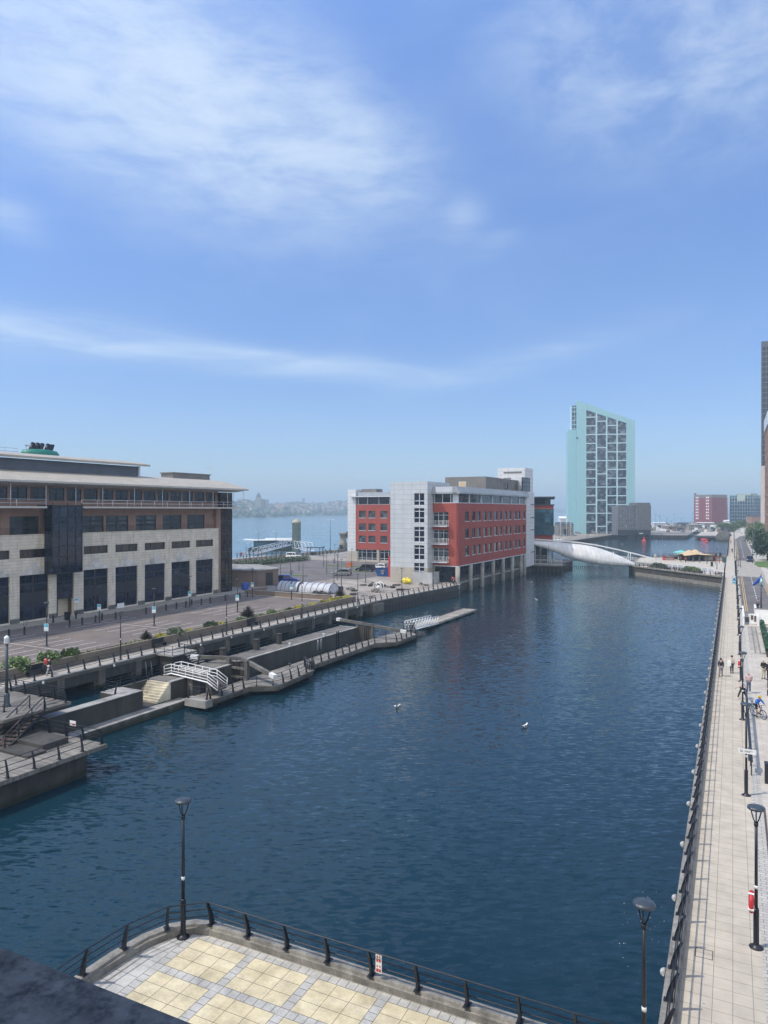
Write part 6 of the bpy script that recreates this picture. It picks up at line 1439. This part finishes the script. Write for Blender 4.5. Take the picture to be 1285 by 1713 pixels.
o_=link('lettering',me,r); o_.location=(-.34,-.094,.07); o_.rotation_euler=(R_(90),0,0)
mb=MB()
for k in range(9): mb.box(-.12+k*.045,-.09+k*.045,-.094,-.0905,.13,.16); 
for k in range(6): mb.box(-.12+k*.045,-.09+k*.045,-.094,-.0905,.08,.105)
part('small_print',mb,r,M['black'],False)
solo('planter_box',MB().box(-.14,.14,-.25,.25,0,1.1).box(-.16,.16,-.27,.27,1.1,1.14),M['frameD'],'tall black box cut by the right edge beside the barrier rail','planter',(1.78,46.5,0))
solo('planter_box',MB().box(-.12,.12,-.25,.25,0,.45),M['frameD'],'low black box cut by the right edge near the cyclist','planter',(2.72,68.4,0)); solo('planter_box',MB().box(-.12,.12,-.3,.3,0,.6),M['frameD'],'black box at the right edge behind the couple','planter',(2.85,71.4,0))
# white low walls and picture panel
r=thing('white_wall','low white wall at the end of the road beside the lamps','wall',(1.3,112,0)); part('wall',MB().box(1.22,1.42,108.6,120.5,0,1.15),r,M['white']); part('coping',MB().box(1.2,1.44,108.5,120.6,1.152,1.2),r,M['white'])
r=thing('white_wall','long white wall crossing behind the flagpole at the right','wall',(4,118,0)); part('wall',MB().box(2.9,14,117.5,117.8,0,1.2).box(2.9,3.15,117.81,124,0,1.1),r,M['white']); part('coping',MB().box(2.85,14,117.45,117.85,1.202,1.27),r,M['coping'])
r=thing('white_wall','second white wall in front of the green hedge row','wall',(4,111,0)); part('wall',MB().box(2.95,14,111,111.25,0,1.25),r,M['white']); part('side',MB().box(2.95,3.2,109,110.99,0,1.2),r,M['white'])
r=thing('picture_panel','white panel with dark picture at the corner of the white walls','panel',(2.5,109.8,0)); part('board',MB().box(2.05,2.93,109.75,109.85,.1,1.45),r,M['white']); part('picture',MB().box(2.2,2.5,109.71,109.749,.65,1.25).box(2.62,2.85,109.71,109.749,.4,1.2),r,M['rust'])
mb=MB(); mb.box(1.55,2.6,111.6,117,.0,.012); struct('dark_mat',mb,M['rust'])
for x0,x1 in((2.15,2.32),(2.62,2.8)): struct('paving_band',MB().box(x0,x1,88,108,.0,.008),M['coping'])
struct('paving_strip',MB().box(1.75,2.14,89.5,108,.0,.007),M['pathL']); struct('paving_strip',MB().box(2.33,2.61,89.5,108,.0,.007),M['pathL'])
for k in range(5):
    y=88+k*4.6; r=thing('hedge_trough','%s green hedge trough from the near end of the row by the white walls'%nth(k),'hedge',(3.45,y,0),group='hedge troughs by the white walls')
    part('trough',MB().box(-.22,.22,-1.9,1.9,0,.45),r,M['timber'],False)
    sm=bush_mesh('hedge',.26,1.95,.6,900,'hedge',60+k,.11); h_=link('hedge',sm,r); h_.location=(0,0,.5)
    r2=thing('bench','%s pale bench from the near end right of the hedge troughs'%nth(k),'bench',(4.1,y+.8,0),group='pale benches by the hedge'); part('seat',MB().box(-.35,.6,-.25,.25,.4,.48),r2,M['coping'],False); part('leg',MB().box(-.3,-.2,-.2,.2,0,.4).box(.4,.5,-.2,.2,0,.4),r2,M['coping'],False)
r=thing('flag_pole','black pole flying a blue and white flag at the right','flag',(3.85,122.4,0)); part('pole',MB().cyl((0,0,0),(0,0,3.2),.10,n=8).cyl((0,0,3.2),(0,0,5.9),.05,n=8),r,M['black'],False)
mb=MB(); n=8; vs=[]
def sheet(pts_top,pts_bot,mat,nm_):
    mb=MB(); k=len(pts_top); vv=[Vector(p) for p in pts_top]+[Vector(p) for p in pts_bot]; mb.add(vv,[[i,i+1,k+i+1,k+i] for i in range(k-1)],0,True); o_=part(nm_,mb,r,mat,False); s_=o_.modifiers.new('t','SOLIDIFY'); s_.thickness=.02
sheet([(0,0,5.8),(-.35,.05,5.3),(-.8,.0,4.7),(-1.1,.08,4.4)],[(-.05,0,4.9),(-.4,.1,4.5),(-.8,.05,4.2),(-1.12,.1,4.05)],M['blue'],'flag')
sheet([(0,0,5.7),(.2,.06,5.2),(.3,.0,4.6)],[(-.25,0,4.6),(.0,.08,4.1),(.28,.02,3.8)],M['signb'],'flag'); sheet([(.02,-.05,5.3),(.15,.0,4.9),(.22,-.05,4.5)],[(-.12,-.05,4.7),(.0,.02,4.4),(.2,-.04,4.2)],M['white'],'flag_emblem')
# right side posts, small things by the road
for i,(px,py,h) in enumerate([(1259,942,10),(1236,948,3.5),(1239,949,4.5),(1265,934,8),(1268,930,8),(1262,930,7)]):
    p=isl(px,py); solo('post',MB().cyl((0,0,0),(0,0,h),.09,.06,n=7).rbox((0,0,h),.5,.15,.1),M['lampgrey'],'%s thin grey post from the left beside the right-hand road'%nth(i),'post',tuple(p),group='grey posts by the right road')
solo('white_wall',MB().box(6.4,10,262,262.4,0,2.4).box(6.4,6.7,262.41,300,0,1.2),M['panelw'],'pale boundary wall beside the trees at the right edge','wall',(6.4,262,0),absolute=True)
for i in range(9): solo('parked_scooter',MB().rbox((0,0,.55),1.5,.3,.25).cyl((-.6,0,.28),(-.6,.05,.28),.28,n=8).cyl((.6,0,.28),(.6,.05,.28),.28,n=8).rbox((.5,0,.9),.1,.5,.3),M['conclight'] if i%2 else M['black'],'%s parked motorbike from the near end on the far right pavement'%nth(i),'motorbike',(7.2+.3*(i%2),268+i*9,.1),rz=.4,group='motorbikes on the far pavement')
# far quay clutter
def shed(label,px,D,w,h,d,mat,roof='lampgrey',cat='shed'):
    r=thing(cat.replace(' ','_'),label,cat,at(px,D,0),rz=TH_R); part('wall',MB().box(-w/2,w/2,0,d,0,h),r,M[mat],False); mb=MB(); mb.extr([(-.3,h),(d+.3,h),(d/2,h+h*.18)],'x',-w/2-.2,w/2+.2); part('roof',mb,r,M[roof],False)
    part('door',MB().box(-w*.2,w*.1,-.08,-.002,0,h*.6),r,M['frameD'],False)
shed('pale grey long shed on the far quay right of the dark block',1104,600,10,4.6,8,'panel','whitem'); shed('small grey-blue hut roof on the far quay',1145,640,7,3.8,6,'lampgrey','lampgrey'); shed('low brown shed on the far quay left of the channel',1122,570,9,2.6,6,'brick','conclight')
shed('dark shed near the far channel',1165,585,12,3.4,6,'plant','conclight'); shed('low pale shed in front of the far brick building',1182,700,16,3,8,'conclight','white'); shed('grey hut below the scaffolded building',1217,600,8,4,6,'stonebase','whitem'); shed('brown building with pitched roof left of the pale pillar',1268,520,9,11,8,'brown','lampgrey','house'); shed('white dome-like hut between the far buildings',1218,690,5,5,5,'white','white','hut')
shed('dark workshop in the yard left of the aqua tower',947,430,9,7,10,'plant','lampgrey','workshop'); shed('white box building in the yard left of the aqua tower',943,560,6,9,6,'panelw','white','building')
shed('low grey workshop in the yard behind the parked cars',933,460,6,5,8,'lampgrey','conclight','workshop')
r=thing('road_bridge','flat grey road bridge over the far dock channel','bridge',(-16,470,0)); part('deck',MB().box(-21,-8.5,466,478,-.3,.0),r,M['conc']); part('side_beam',MB().box(-20.5,-9,465.6,466,-1.0,-.05),r,M['concdark']); mb=MB()
for k in range(7): mb.box(-20.3+k*1.8,-20.0+k*1.8,466.2,467,-4,-.31)
part('pile',mb,r,M['timber']); mb=MB(); rail(mb,[(-39,471.5,0),(-25,478.3,0),(-21,466,0),(-9,466,0)],1.2,.05,(1,.5),2.5,.05); part('railing',mb,r,M['steel'])
r=thing('stone_abutment','rough stone abutment at the end of the far channel','abutment',(-6,464,0)); part('wall',MB().loft([[(x,461.3,-3),(x+1.5,478,-3),(x+1.5,478,z),(x,461.6,z)] for x,z in((-9,.3),(-7.5,2.6),(-4,2.9),(-2.2,1.2))],smooth=False),r,M['conc'])
railing('railing','thin railing along the far quay edge by the dark block',[(-66.5,471.5),(-58,463.3),(-39.2,471.2)],2.6,'W',.02,-1,h=1.1,lean=.02,mesh=post_mesh(.02,1.1,.1,.08))
mb=MB()
for k in range(14):
    for (x0,y0),(x1,y1) in(((-67,472),(-58,463)),((-58,463),(-39,471))):
        f=k/13; mb.cyl((x0+(x1-x0)*f,y0+(y1-y0)*f-.3,-4),(x0+(x1-x0)*f,y0+(y1-y0)*f-.3,-.3),.3,n=6)
struct('far_quay_piles',mb,M['timber'])
mb=MB()
for k in range(40): v=352+k*3.05; u=-86+ (v-350)*.0242; mb.cyl((u+.35,v,-4),(u+.35,v,-.2),.3,n=6)
mb.loft([[(u+.1,v,-.6),(u+.6,v,-.6),(u+.6,v,.02),(u+.1,v,.02)] for u,v in((-86,350),(-83,474))],smooth=False); struct('second_dock_piles',mb,M['timber'],'L')
railing('railing','dark railing along the second dock beside the parked cars',[(-85.5,351),(-82.8,473)],2.4,'L',.02,1,h=1.1,lean=.02,mesh=post_mesh(.02,1.1,.1,.08))
for i,(px,D,h) in enumerate([(1097,560,12),(1104,590,11),(1116,560,9),(1128,600,12),(1140,560,9),(1159,600,13),(1031,440,8),(1123,500,8),(1000,440,8),(982,420,8)]):
    solo('lamp_mast',MB().cyl((0,0,0),(0,0,h),.14,.08,n=6).rbox((0,0,h),1.6,.3,.15),M['lampgrey'],'%s far lamp mast from its group standing on the far quay'%nth(i),'lamp mast',at(px,D,0),group='lamp masts on the far quay')
for i,(px,D,h) in enumerate([(948,400,13),(938,410,10),(955,420,9)]): 
    r=thing('boat_mast','%s tall pale boat mast in the yard left of the aqua tower'%nth(i),'mast',at(px,D,0),rz=TH_R,group='boat masts in the far yard'); part('mast',MB().cyl((0,0,0),(0,0,h),.12,.06,n=6),r,M['white'],False); part('stay',MB().cyl((-2.5,0,0),(0,0,h*.9),.04,n=4).cyl((2.5,0,0),(0,0,h*.9),.04,n=4),r,M['steel'],False)
# a row of greenery and cars that reads as one band behind the far quay
mb=MB(); rd=random.Random(77)
for k in range(260):
    px=rd.uniform(1085,1275); D=rd.uniform(500,760); p=CW((px-642.5)/1200*D,D,0); h=rd.uniform(.8,3.2); mb.rbox((p.x,p.y,h/2),rd.uniform(1,5),rd.uniform(1,3),h,rd.uniform(0,3),rd.choice([0,0,1,2,3]))
struct('far_dockside_clutter',mb,[M['conclight'],M['lampgrey'],M['brick'],M['white']],kind='stuff')
# buoys, gulls
def buoy(label,p,s):
    r=thing('buoy',label,'buoy',(p[0],p[1],-2.2)); r.scale=(s,s,s); part('float',MB().lathe([(0,-.3),(.75,-.2),(.8,.25),(.5,.6),(0,.65)],n=14),r,M['redp'],False); part('top_mark',MB().lathe([(.35,.6),(.12,1.5),(.12,1.75),(0,1.8)],n=10),r,M['redp'],False)
q=LW(-55.5,231.2); buoy('orange-red buoy afloat under the white bridge',q,1.0); q=LW(-59.1,428); buoy('red buoy with cone at the left of the far dock basin',q,1.5); buoy('red buoy with cone in the middle of the far dock basin',(-12.8,429.5),1.2)
solo('float_raft',MB().lathe([(0,-.2),(2.0,-.2),(2.1,.5),(1.4,.9),(0,.95)],n=12),M['redp'],'flat red float before the far channel opening','float',(-15.3,462,-2.2))
def gull(label,loc,rz,s=1,flying=False,frame='W'):
    r=thing('gull',label,'gull',loc,frame,rz,group=None); r.scale=(s,s,s)
    mb=MB(); mb.loft([[(x,w*math.cos(t),z+h*math.sin(t)) for t in [2*math.pi*k/10 for k in range(10)]] for x,w,h,z in((-.26,.01,.01,.1),(-.2,.05,.03,.1),(-.08,.1,.08,.08),(.06,.11,.1,.08),(.15,.07,.08,.12),(.19,.05,.05,.2),(.24,.055,.055,.24),(.29,.03,.03,.24),(.30,.012,.012,.235))]); part('body',mb,r,M['feather'],False)
    part('beak',MB().cyl((.295,0,.235),(.37,0,.22),.014,.004,n=5),r,M['yellow'],False)
    for s_ in(-1,1):
        mb=MB()
        if flying: mb.loft([[(.08,s_*.08,.14),(-.1,s_*.08,.13),(-.1,s_*.08,.15)],[(.12,s_*.35,.28),(-.03,s_*.35,.27),(-.03,s_*.35,.285)],[(.0,s_*.68,.2),(-.06,s_*.68,.195),(-.06,s_*.68,.205)]],smooth=False)
        else: mb.loft([[(.1,s_*.1,.16),(.02,s_*.12,.06),(.06,s_*.09,.18)],[(-.28,s_*.03,.12),(-.26,s_*.05,.08),(-.28,s_*.03,.14)]],smooth=False)
        part('wing',mb,r,M['lampgrey'],False)
    return r
def wat(px,py): D=1200*17.8/(py-853); return tuple(CW((px-642.5)/1200*D,D,-2.2))
gull('white gull floating alone in the middle of the near water',wat(877.5,1217),1.0,1.25)
gull('white gull splashing down left of centre',wat(664,1183),.4,1.1,True)
mb=MB(); rd=random.Random(4)
for k in range(60):
    t=rd.uniform(0,6.28); q=rd.uniform(.25,1.05); mb.sph((math.cos(t)*q*1.2,math.sin(t)*q*.7,rd.uniform(0,.12)),rd.uniform(.03,.10),rd.uniform(.03,.07),.035,6,3)
mb=MB(); rd=random.Random(14)
for k in range(26):
    x,y,_=wat(rd.uniform(1035,1112),rd.uniform(1480,1620)); mb.sph((x,y,-2.19),rd.uniform(.008,.022),n=5,m=3)
struct('floating_foam',mb,M['foam'],kind='stuff')
mb=MB(); mb.box(-1.2,-.62,27.3,27.33,.006,.0095); mb.box(-1.2,-.62,27.85,27.88,.006,.0095); mb.box(-1.2,-1.17,27.331,27.849,.006,.0095); mb.box(-.65,-.62,27.331,27.849,.006,.0095); struct('inspection_cover',mb,M['rust'])
mb=MB(); rd=random.Random(15)
for k in range(60): mb.lathe([(0,.0115),(rd.uniform(.02,.05),.0115),(.055,.0068)],(rd.uniform(-1.5,.85),rd.uniform(22,90),0),n=7)
struct('pavement_stain',mb,M['pave2'],kind='stuff')
p=wat(664,1184); solo('splash',mb,M['foam'],'ring of white splash around the landing gull','splash',p); bpy.data.objects['splash']['kind']='stuff'
gs=gull('small white gull afloat by the tented island, left of three',wat(1112,911),.3); k=0
for i,(px,py,lb) in enumerate([(1134.5,909,'small white gull in the middle of the far basin'),(1105,921,'small white gull near the bridge end'),(1168,902,'tiny white gull in front of the far channel'),(1041,910,'tiny white gull near the red cone buoy at left'),(898,1004,'white gull left of two beyond the pontoon'),(930,1006,'white gull floating right of another beyond the pontoon'),(1098,905,'tiny white gull at the far left of the basin'),(1191,905,'tiny white gull close to the right quay of the basin'),(888,975,'white gull floating by the last column of the red block')]): dup(gs,wat(px,py),'W',i*.9,lb,scale=1.3)
q=CW((350-642.5)/1200*120,120,15.6+6.8); gull('dark gull flying above the end of the cream roof',tuple(q),2.0,1.0,True)
# ------------------------------------------------------------------ people
def cloth(name,c): return plain(name,c,.85,0,.12,8)
C={k:cloth('cloth_'+k,c) for k,c in {'navy':(.02,.026,.045),'black':(.012,.012,.014),'white':(.62,.60,.58),'cream':(.50,.46,.40),'beige':(.52,.46,.33),'jeans':(.07,.10,.17),'pink':(.55,.40,.42),'blue':(.02,.16,.55),'grey':(.2,.2,.21),'red':(.45,.04,.04),'orange':(.8,.16,.05),'lgrey':(.42,.42,.41),'green':(.05,.14,.08)}.items()}
HAIR={k:plain('hair_'+k,c,.6,0,.2,20) for k,c in {'dark':(.015,.012,.01),'brown':(.06,.035,.02),'fair':(.25,.17,.09),'grey':(.3,.29,.28),'bald':(.5,.3,.22)}.items()}
def skin(name,verts,edges,rad,mat,root,sub=1,rootv=0):
    me=bpy.data.meshes.new(name); me.from_pydata([tuple(v) for v in verts],edges,[]); me.materials.append(mat)
    o=link(name,me,root); md=o.modifiers.new('s','SKIN'); md.use_smooth_shade=True
    lay=me.skin_vertices[0] if me.skin_vertices else None
    if lay is None:
        bm_=bmesh.new(); bm_.from_mesh(me); bm_.verts.layers.skin.verify(); bm_.to_mesh(me); bm_.free(); lay=me.skin_vertices[0]
    for i,r in enumerate(rad):
        lay.data[i].radius=(r if isinstance(r,tuple) else (r,r)); lay.data[i].use_root=(i==rootv)
    if sub: sm=o.modifiers.new('d','SUBSURF'); sm.levels=sub; sm.render_levels=sub
    return o
def person(label,loc,frame,rz,J,top='navy',legs='black',hair='dark',shoes='black',sleeves=True,shorts=False,group=None,detail=True):
    r=thing('person',label,'person',loc,frame,rz,group=group); V=lambda k:Vector(J[k])
    names=['pel','sp','ch','nk','hd','tp']; vs=[V(k) for k in names]; ed=[(i,i+1) for i in range(5)]; rad=[(.13,.10),(.12,.095),(.145,.10),.055,(.085,.10),(.05,.06)]
    idx={k:i for i,k in enumerate(names)}
    def addv(k,p,r_,par): idx[k]=len(vs); vs.append(Vector(p)); rad.append(r_); ed.append((idx[par],idx[k]))
    for s in 'LR':
        addv('sh'+s,J['sh'+s],.058,'ch'); addv('el'+s,J['el'+s],.043,'sh'+s); addv('wr'+s,J['wr'+s],.028,'el'+s)
        d=(V('wr'+s)-V('el'+s)).normalized(); addv('pm'+s,V('wr'+s)+d*.08,(.036,.02),'wr'+s)
        addv('hp'+s,J['hp'+s],.085,'pel'); addv('kn'+s,J['kn'+s],.055,'hp'+s); addv('an'+s,J['an'+s],.038,'kn'+s); addv('to'+s,J['to'+s],.034,'an'+s)
    skin('body',vs,ed,rad,M['skin'],r)
    # hands: five tapered fingers rooted in the palm
    mb=MB()
    for s in 'LR':
        d=(V('wr'+s)-V('el'+s)).normalized(); side=Vector((1 if s=='R' else -1,0,0)); fw=Vector((0,1,0)); ac=(fw-d*fw.dot(d)).normalized(); inn=d.cross(ac).normalized()
        b0=V('wr'+s)+d*.1
        for k,(o_,L) in enumerate(((.028,.075),(.010,.085),(-.010,.08),(-.028,.062))):
            p=b0+ac*o_; mb.tube([p,p+d*L*.5+inn*.006,p+d*L+inn*.02],[.010,.009,.006],5)
        p=V('wr'+s)+d*.045+ac*.032; mb.tube([p,p+ac*.03+d*.025,p+ac*.035+d*.06],[.011,.010,.007],5)
    part('fingers',mb,r,M['skin'],False)
    # face and hair
    h=V('hd'); f=(Vector(J['fc'])-h).normalized() if 'fc' in J else Vector((0,1,0)); sx=f.cross(Vector((0,0,1))).normalized(); mb=MB()
    mb.tube([h+f*.09+Vector((0,0,.02)),h+f*.125-Vector((0,0,.02)),h+f*.1-Vector((0,0,.03))],[.008,.016,.008],5)
    for s in(-1,1): mb.sph(h+sx*s*.088-Vector((0,0,.0)),.014,.02,.03,6,4)
    part('nose_and_ears',mb,r,M['skin'],False)
    mb=MB()
    for s in(-1,1): mb.sph(h+sx*s*.034+f*.092+Vector((0,0,.03)),.012,n=6,m=4)
    mb.sph(h+f*.097-Vector((0,0,.055)),.026,.012,.007,6,4); part('eyes_and_mouth',mb,r,HAIR['dark'],False)
    if hair!='bald':
        mb=MB(); c=h+Vector((0,0,.035))-f*.032; mb.sph(c,.103,.113,.10,12,7,z0=-.8); part('hair',mb,r,HAIR[hair],False)
    # clothing follows the same joints, a little fuller
    tv=['pel','sp','ch']; vs=[V('pel')+Vector((0,0,-.02)),V('sp'),V('ch'),V('ch').lerp(V('nk'),.85)]; rad=[(.165,.125),(.15,.12),(.185,.135),(.085,.08)]; ed=[(0,1),(1,2),(2,3)]
    for s in 'LR':
        n=len(vs); 
        if sleeves: vs+= [V('sh'+s),V('el'+s),V('el'+s).lerp(V('wr'+s),.93)]; rad+=[.082,.062,.046]; ed+=[(2,n),(n,n+1),(n+1,n+2)]
        else: vs+= [V('sh'+s),V('sh'+s).lerp(V('el'+s),.6)]; rad+=[.08,.066]; ed+=[(2,n),(n,n+1)]
    skin('top',vs,ed,rad,C[top],r)
    vs=[V('pel')]; rad=[(.16,.122)]; ed=[]
    for s in 'LR':
        n=len(vs)
        if shorts: vs+=[V('hp'+s),V('hp'+s).lerp(V('kn'+s),.85)]; rad+=[.10,.085]; ed+=[(0,n),(n,n+1)]
        else: vs+=[V('hp'+s),V('kn'+s),V('kn'+s).lerp(V('an'+s),.92)]; rad+=[.102,.075,.06]; ed+=[(0,n),(n,n+1),(n+1,n+2)]
    skin('trousers' if not shorts else 'shorts',vs,ed,rad,C[legs],r)
    for s in 'LR':
        a=V('an'+s);t=V('to'+s); d=(t-a); d.z=0; d=d.normalized() if d.length>1e-4 else Vector((0,1,0)); 
        mb=MB(); q=Vector((-d.y,d.x,0)); b0=t+Vector((0,0,-.03))
        mb.loft([[b0+d*x+q*w*c_+Vector((0,0,z0 if k<2 else z1)) for k,c_ in enumerate((-1,1,1,-1))] for x,w,z0,z1 in((-.2,.035,0,.08),(-.13,.042,0,.10),(-.02,.047,0,.07),(.06,.043,0,.05),(.10,.02,0,.035))],smooth=True); part('shoe',mb,r,C[shoes],False)
    return r
def pose(step=.0,armL=(.0,.0),armR=(.0,.0),h=1.72,lean=0.0,kind='walk',handsfront=False):
    k=h/1.72; J={}
    J['pel']=(0,0,.93);J['sp']=(0,.01+lean*.3,1.12);J['ch']=(0,lean*.7,1.33);J['nk']=(0,.01+lean,1.48);J['hd']=(0,.03+lean*1.1,1.60);J['tp']=(0,.03+lean*1.1,1.69);J['fc']=(0,.2+lean,1.6)
    for s,sg in(('L',-1),('R',1)):
        st=step*sg; ar=(armL if s=='L' else armR)
        J['sh'+s]=(sg*.17,lean*.75,1.40); J['el'+s]=(sg*.225,-.03+lean*.8-st*.35+ar[0]*.5,1.13+ar[1]*.3)
        J['wr'+s]=(sg*.22,.07-st*.7+ar[0],.90+ar[1]) if not handsfront else (sg*.06,.27,1.15)
        J['hp'+s]=(sg*.085,0,.88); J['kn'+s]=(sg*.09,.05+st*.45,.49+abs(st)*.02); J['an'+s]=(sg*.09,st,.085+(.12*abs(st) if st<0 else 0)); J['to'+s]=(sg*.10,st+.12,.03+(.03 if st<0 else 0))
    return {a:(x*k,y*k,z*k) for a,(x,y,z) in J.items()}
def bag(root_,mat,loc,s=(.28,.12,.34)):
    pass
away=0.0
p1=person('person in dark navy jacket and grey trousers walking away beside the quay railing',(-1.0,74.2,0),'W',R_(-4),pose(.22,h=1.74),'navy','grey','dark')
p2=person('person in cream shirt and black wide trousers walking away with a white bag',(-.08,76.1,0),'W',R_(4),pose(.08,h=1.72),'cream','black','dark')
o_=solo('bag',MB().box(-.17,.17,-.07,.07,0,.36).box(-.15,.15,-.01,.01,.36,.6),M['white'],'white shoulder bag hanging beside the person in cream shirt','bag',(-.31,76.0,.72))
person('person in black top and beige trousers standing at the right edge',(2.56,74.9,0),'W',R_(170),pose(.05,handsfront=True,h=1.76),'black','beige','bald','black')
person('person in black cut by the right edge beside the one in beige trousers',(2.98,74.6,0),'W',R_(150),pose(.03,h=1.7),'black','black','dark')
person('person in pale pink shirt and jeans standing by the lamp with folded arms',(1.22,68.5,0),'W',R_(175),pose(.06,handsfront=True,h=1.78),'pink','jeans','bald','white',sleeves=False)
o_=solo('backpack',MB().sph((0,0,.2),.16,.1,.24),C['black'],'dark backpack worn by the person in pale pink shirt','backpack',(1.36,68.66,1.05))
person('person in white top and black leggings striding across behind the lamp post',(.72,66.2,0),'W',R_(115),pose(.36,armL=(.25,.1),armR=(-.2,.05),h=1.68),'white','black','dark','white',sleeves=False)
# cyclist
BR=R_(-52)
bk=thing('bicycle','dark blue bicycle ridden by the person in blue jacket','bicycle',(1.72,60.75,0),rz=BR)
for x,nm in((-.52,'rear'),(.52,'front')):
    secs=[]; n=24
    mb=MB(); mb.tube([(x+.335*math.cos(2*math.pi*k/n),0,.345+.335*math.sin(2*math.pi*k/n)) for k in range(n+1)],.022,6); w=part('wheel',mb,bk,M['tyre'],False)
    mb=MB(); mb.tube([(x+.305*math.cos(2*math.pi*k/n),0,.345+.305*math.sin(2*math.pi*k/n)) for k in range(n+1)],.012,5)
    for k in range(12): mb.cyl((x,0,.345),(x+.3*math.cos(k*.524),0,.345+.3*math.sin(k*.524)),.004,n=4)
    mb.cyl((x,-.05,.345),(x,.05,.345),.025,n=8); link('rim',mb.mesh('rim',M['steel']),w)
mb=MB(); bb=(-.05,0,.3);st=(-.2,0,.8);hd=(.36,0,.82);rw=(-.52,0,.345)
for a,b_ in((bb,st),(st,hd),(bb,(.38,0,.74)),(bb,rw),(st,rw),(hd,(.52,0,.345)),(hd,(.33,0,.98))): mb.cyl(a,b_,.02,n=7)
part('frame',mb,bk,plain('bike_blue',(.03,.06,.16),.35),False)
part('saddle',MB().box(-.36,-.12,-.06,.06,.88,.93).cyl((-.2,0,.78),(-.22,0,.9),.014),bk,M['black'],False)
part('handlebar',MB().tube([(.36,-.3,1.0),(.33,-.12,1.0),(.33,.12,1.0),(.36,.3,1.0)],.015),bk,M['black'],False)
part('crank',MB().cyl((-.05,-.06,.3),(-.05,.06,.3),.09,n=14).box(-.06,.12,.08,.1,.27,.3).box(-.22,-.04,-.1,-.08,.3,.33),bk,M['steel'],False)
# rider pose in bicycle axes turned so that +y is the bicycle's +x
J=dict(pel=(0,-.22,.98),sp=(0,-.12,1.13),ch=(0,.04,1.31),nk=(0,.12,1.44),hd=(0,.16,1.54),tp=(0,.17,1.63),fc=(0,.4,1.52))
for s,sg in(('L',-1),('R',1)):
    J['sh'+s]=(sg*.17,.06,1.36);J['el'+s]=(sg*.26,.19,1.16);J['wr'+s]=(sg*.29,.32,1.04);J['hp'+s]=(sg*.09,-.2,.93)
J.update(knL=(-.1,.12,.72),anL=(-.1,.06,.33),toL=(-.1,.18,.29),knR=(.1,.05,.55),anR=(.1,-.14,.12),toR=(.1,.0,.09))
cy=person('person in bright blue jacket and yellow helmet riding a bicycle',(1.72,60.75,0),'W',BR-R_(90),J,'blue','black','dark','black',shorts=True)
solo('helmet',MB().sph((0,0,0),.13,.15,.11,12,6,z0=-.15),M['yellow'],'bright yellow cycle helmet on the rider in blue','helmet',tuple(Vector((1.72,60.75,0))+Matrix.Rotation(BR-R_(90),3,'Z')@Vector((0,.15,1.59))),rz=BR)
# others farther off
person('person in grey jacket walking by the flagpole',(3.55,126.8,0),'W',R_(10),pose(.15),'grey','black','dark')
person('person in red top walking on the left walkway beside the planter wall',(-60.2,45.3,0),'L',R_(5),pose(.25,h=1.7),'red','black','dark')
person('person in black top and pale grey trousers walking on the left walkway',(-59.4,45.1,0),'L',R_(8),pose(.3,h=1.75),'black','lgrey','dark','white')
person('person in orange jacket far along the right promenade',(-.75,370,0),'W',0,pose(.2,h=1.8),'orange','navy','dark')
pd=person('person in dark clothes halfway along the far right promenade',(-.2,290,0),'W',0,pose(.2),'black','black','dark')
tiny=[person('x',(0,0,0),'W',0,pose(.12),'black','jeans','dark'),person('x',(0,0,0),'W',0,pose(.1),'white','beige','fair'),person('x',(0,0,0),'W',0,pose(.15),'red','black','brown')]
us=[0,0,0]; rd=random.Random(21)
spots=[]
for i,(px,D) in enumerate([(397,232),(402,236),(407,229),(412,235),(418,232),(424,236),(431,233),(438,238),(446,236),(455,240),(462,238),(470,244),(404,238),(414,240),(545,255),(552,258),(560,256),(566,252)]): spots.append((px,D,'%s standing figure from the left by the river wall'%nth(i),'people by the river wall'))
for i,(px,py) in enumerate([(1160,940),(1170,941),(1178,939),(1153,938),(1147,941),(1166,937),(1183,943),(1139,940),(1110,936),(1096,935)]): spots.append((px,1200*15.6/(py-853),'%s guest in the crowd around the sand tent'%nth(i),'guests around the tent'))
for i,(px,D) in enumerate([(1254,320),(1257,332),(1260,345),(1251,340),(985,430),(1000,436),(1046,428)]): spots.append((px,D,'%s tiny pedestrian on the far pavements'%nth(i),'pedestrians far off'))
for i,(px,D,lb,g_) in enumerate(spots):
    k=rd.choice([0,0,1,2]); p=at(px,D,0); a=rd.uniform(0,6.28)
    if us[k]==0: put(tiny[k],p,'W',a); tiny[k]['label']=lb; tiny[k]['group']=g_; us[k]=1
    else: dup(tiny[k],p,'W',a,lb,g_)
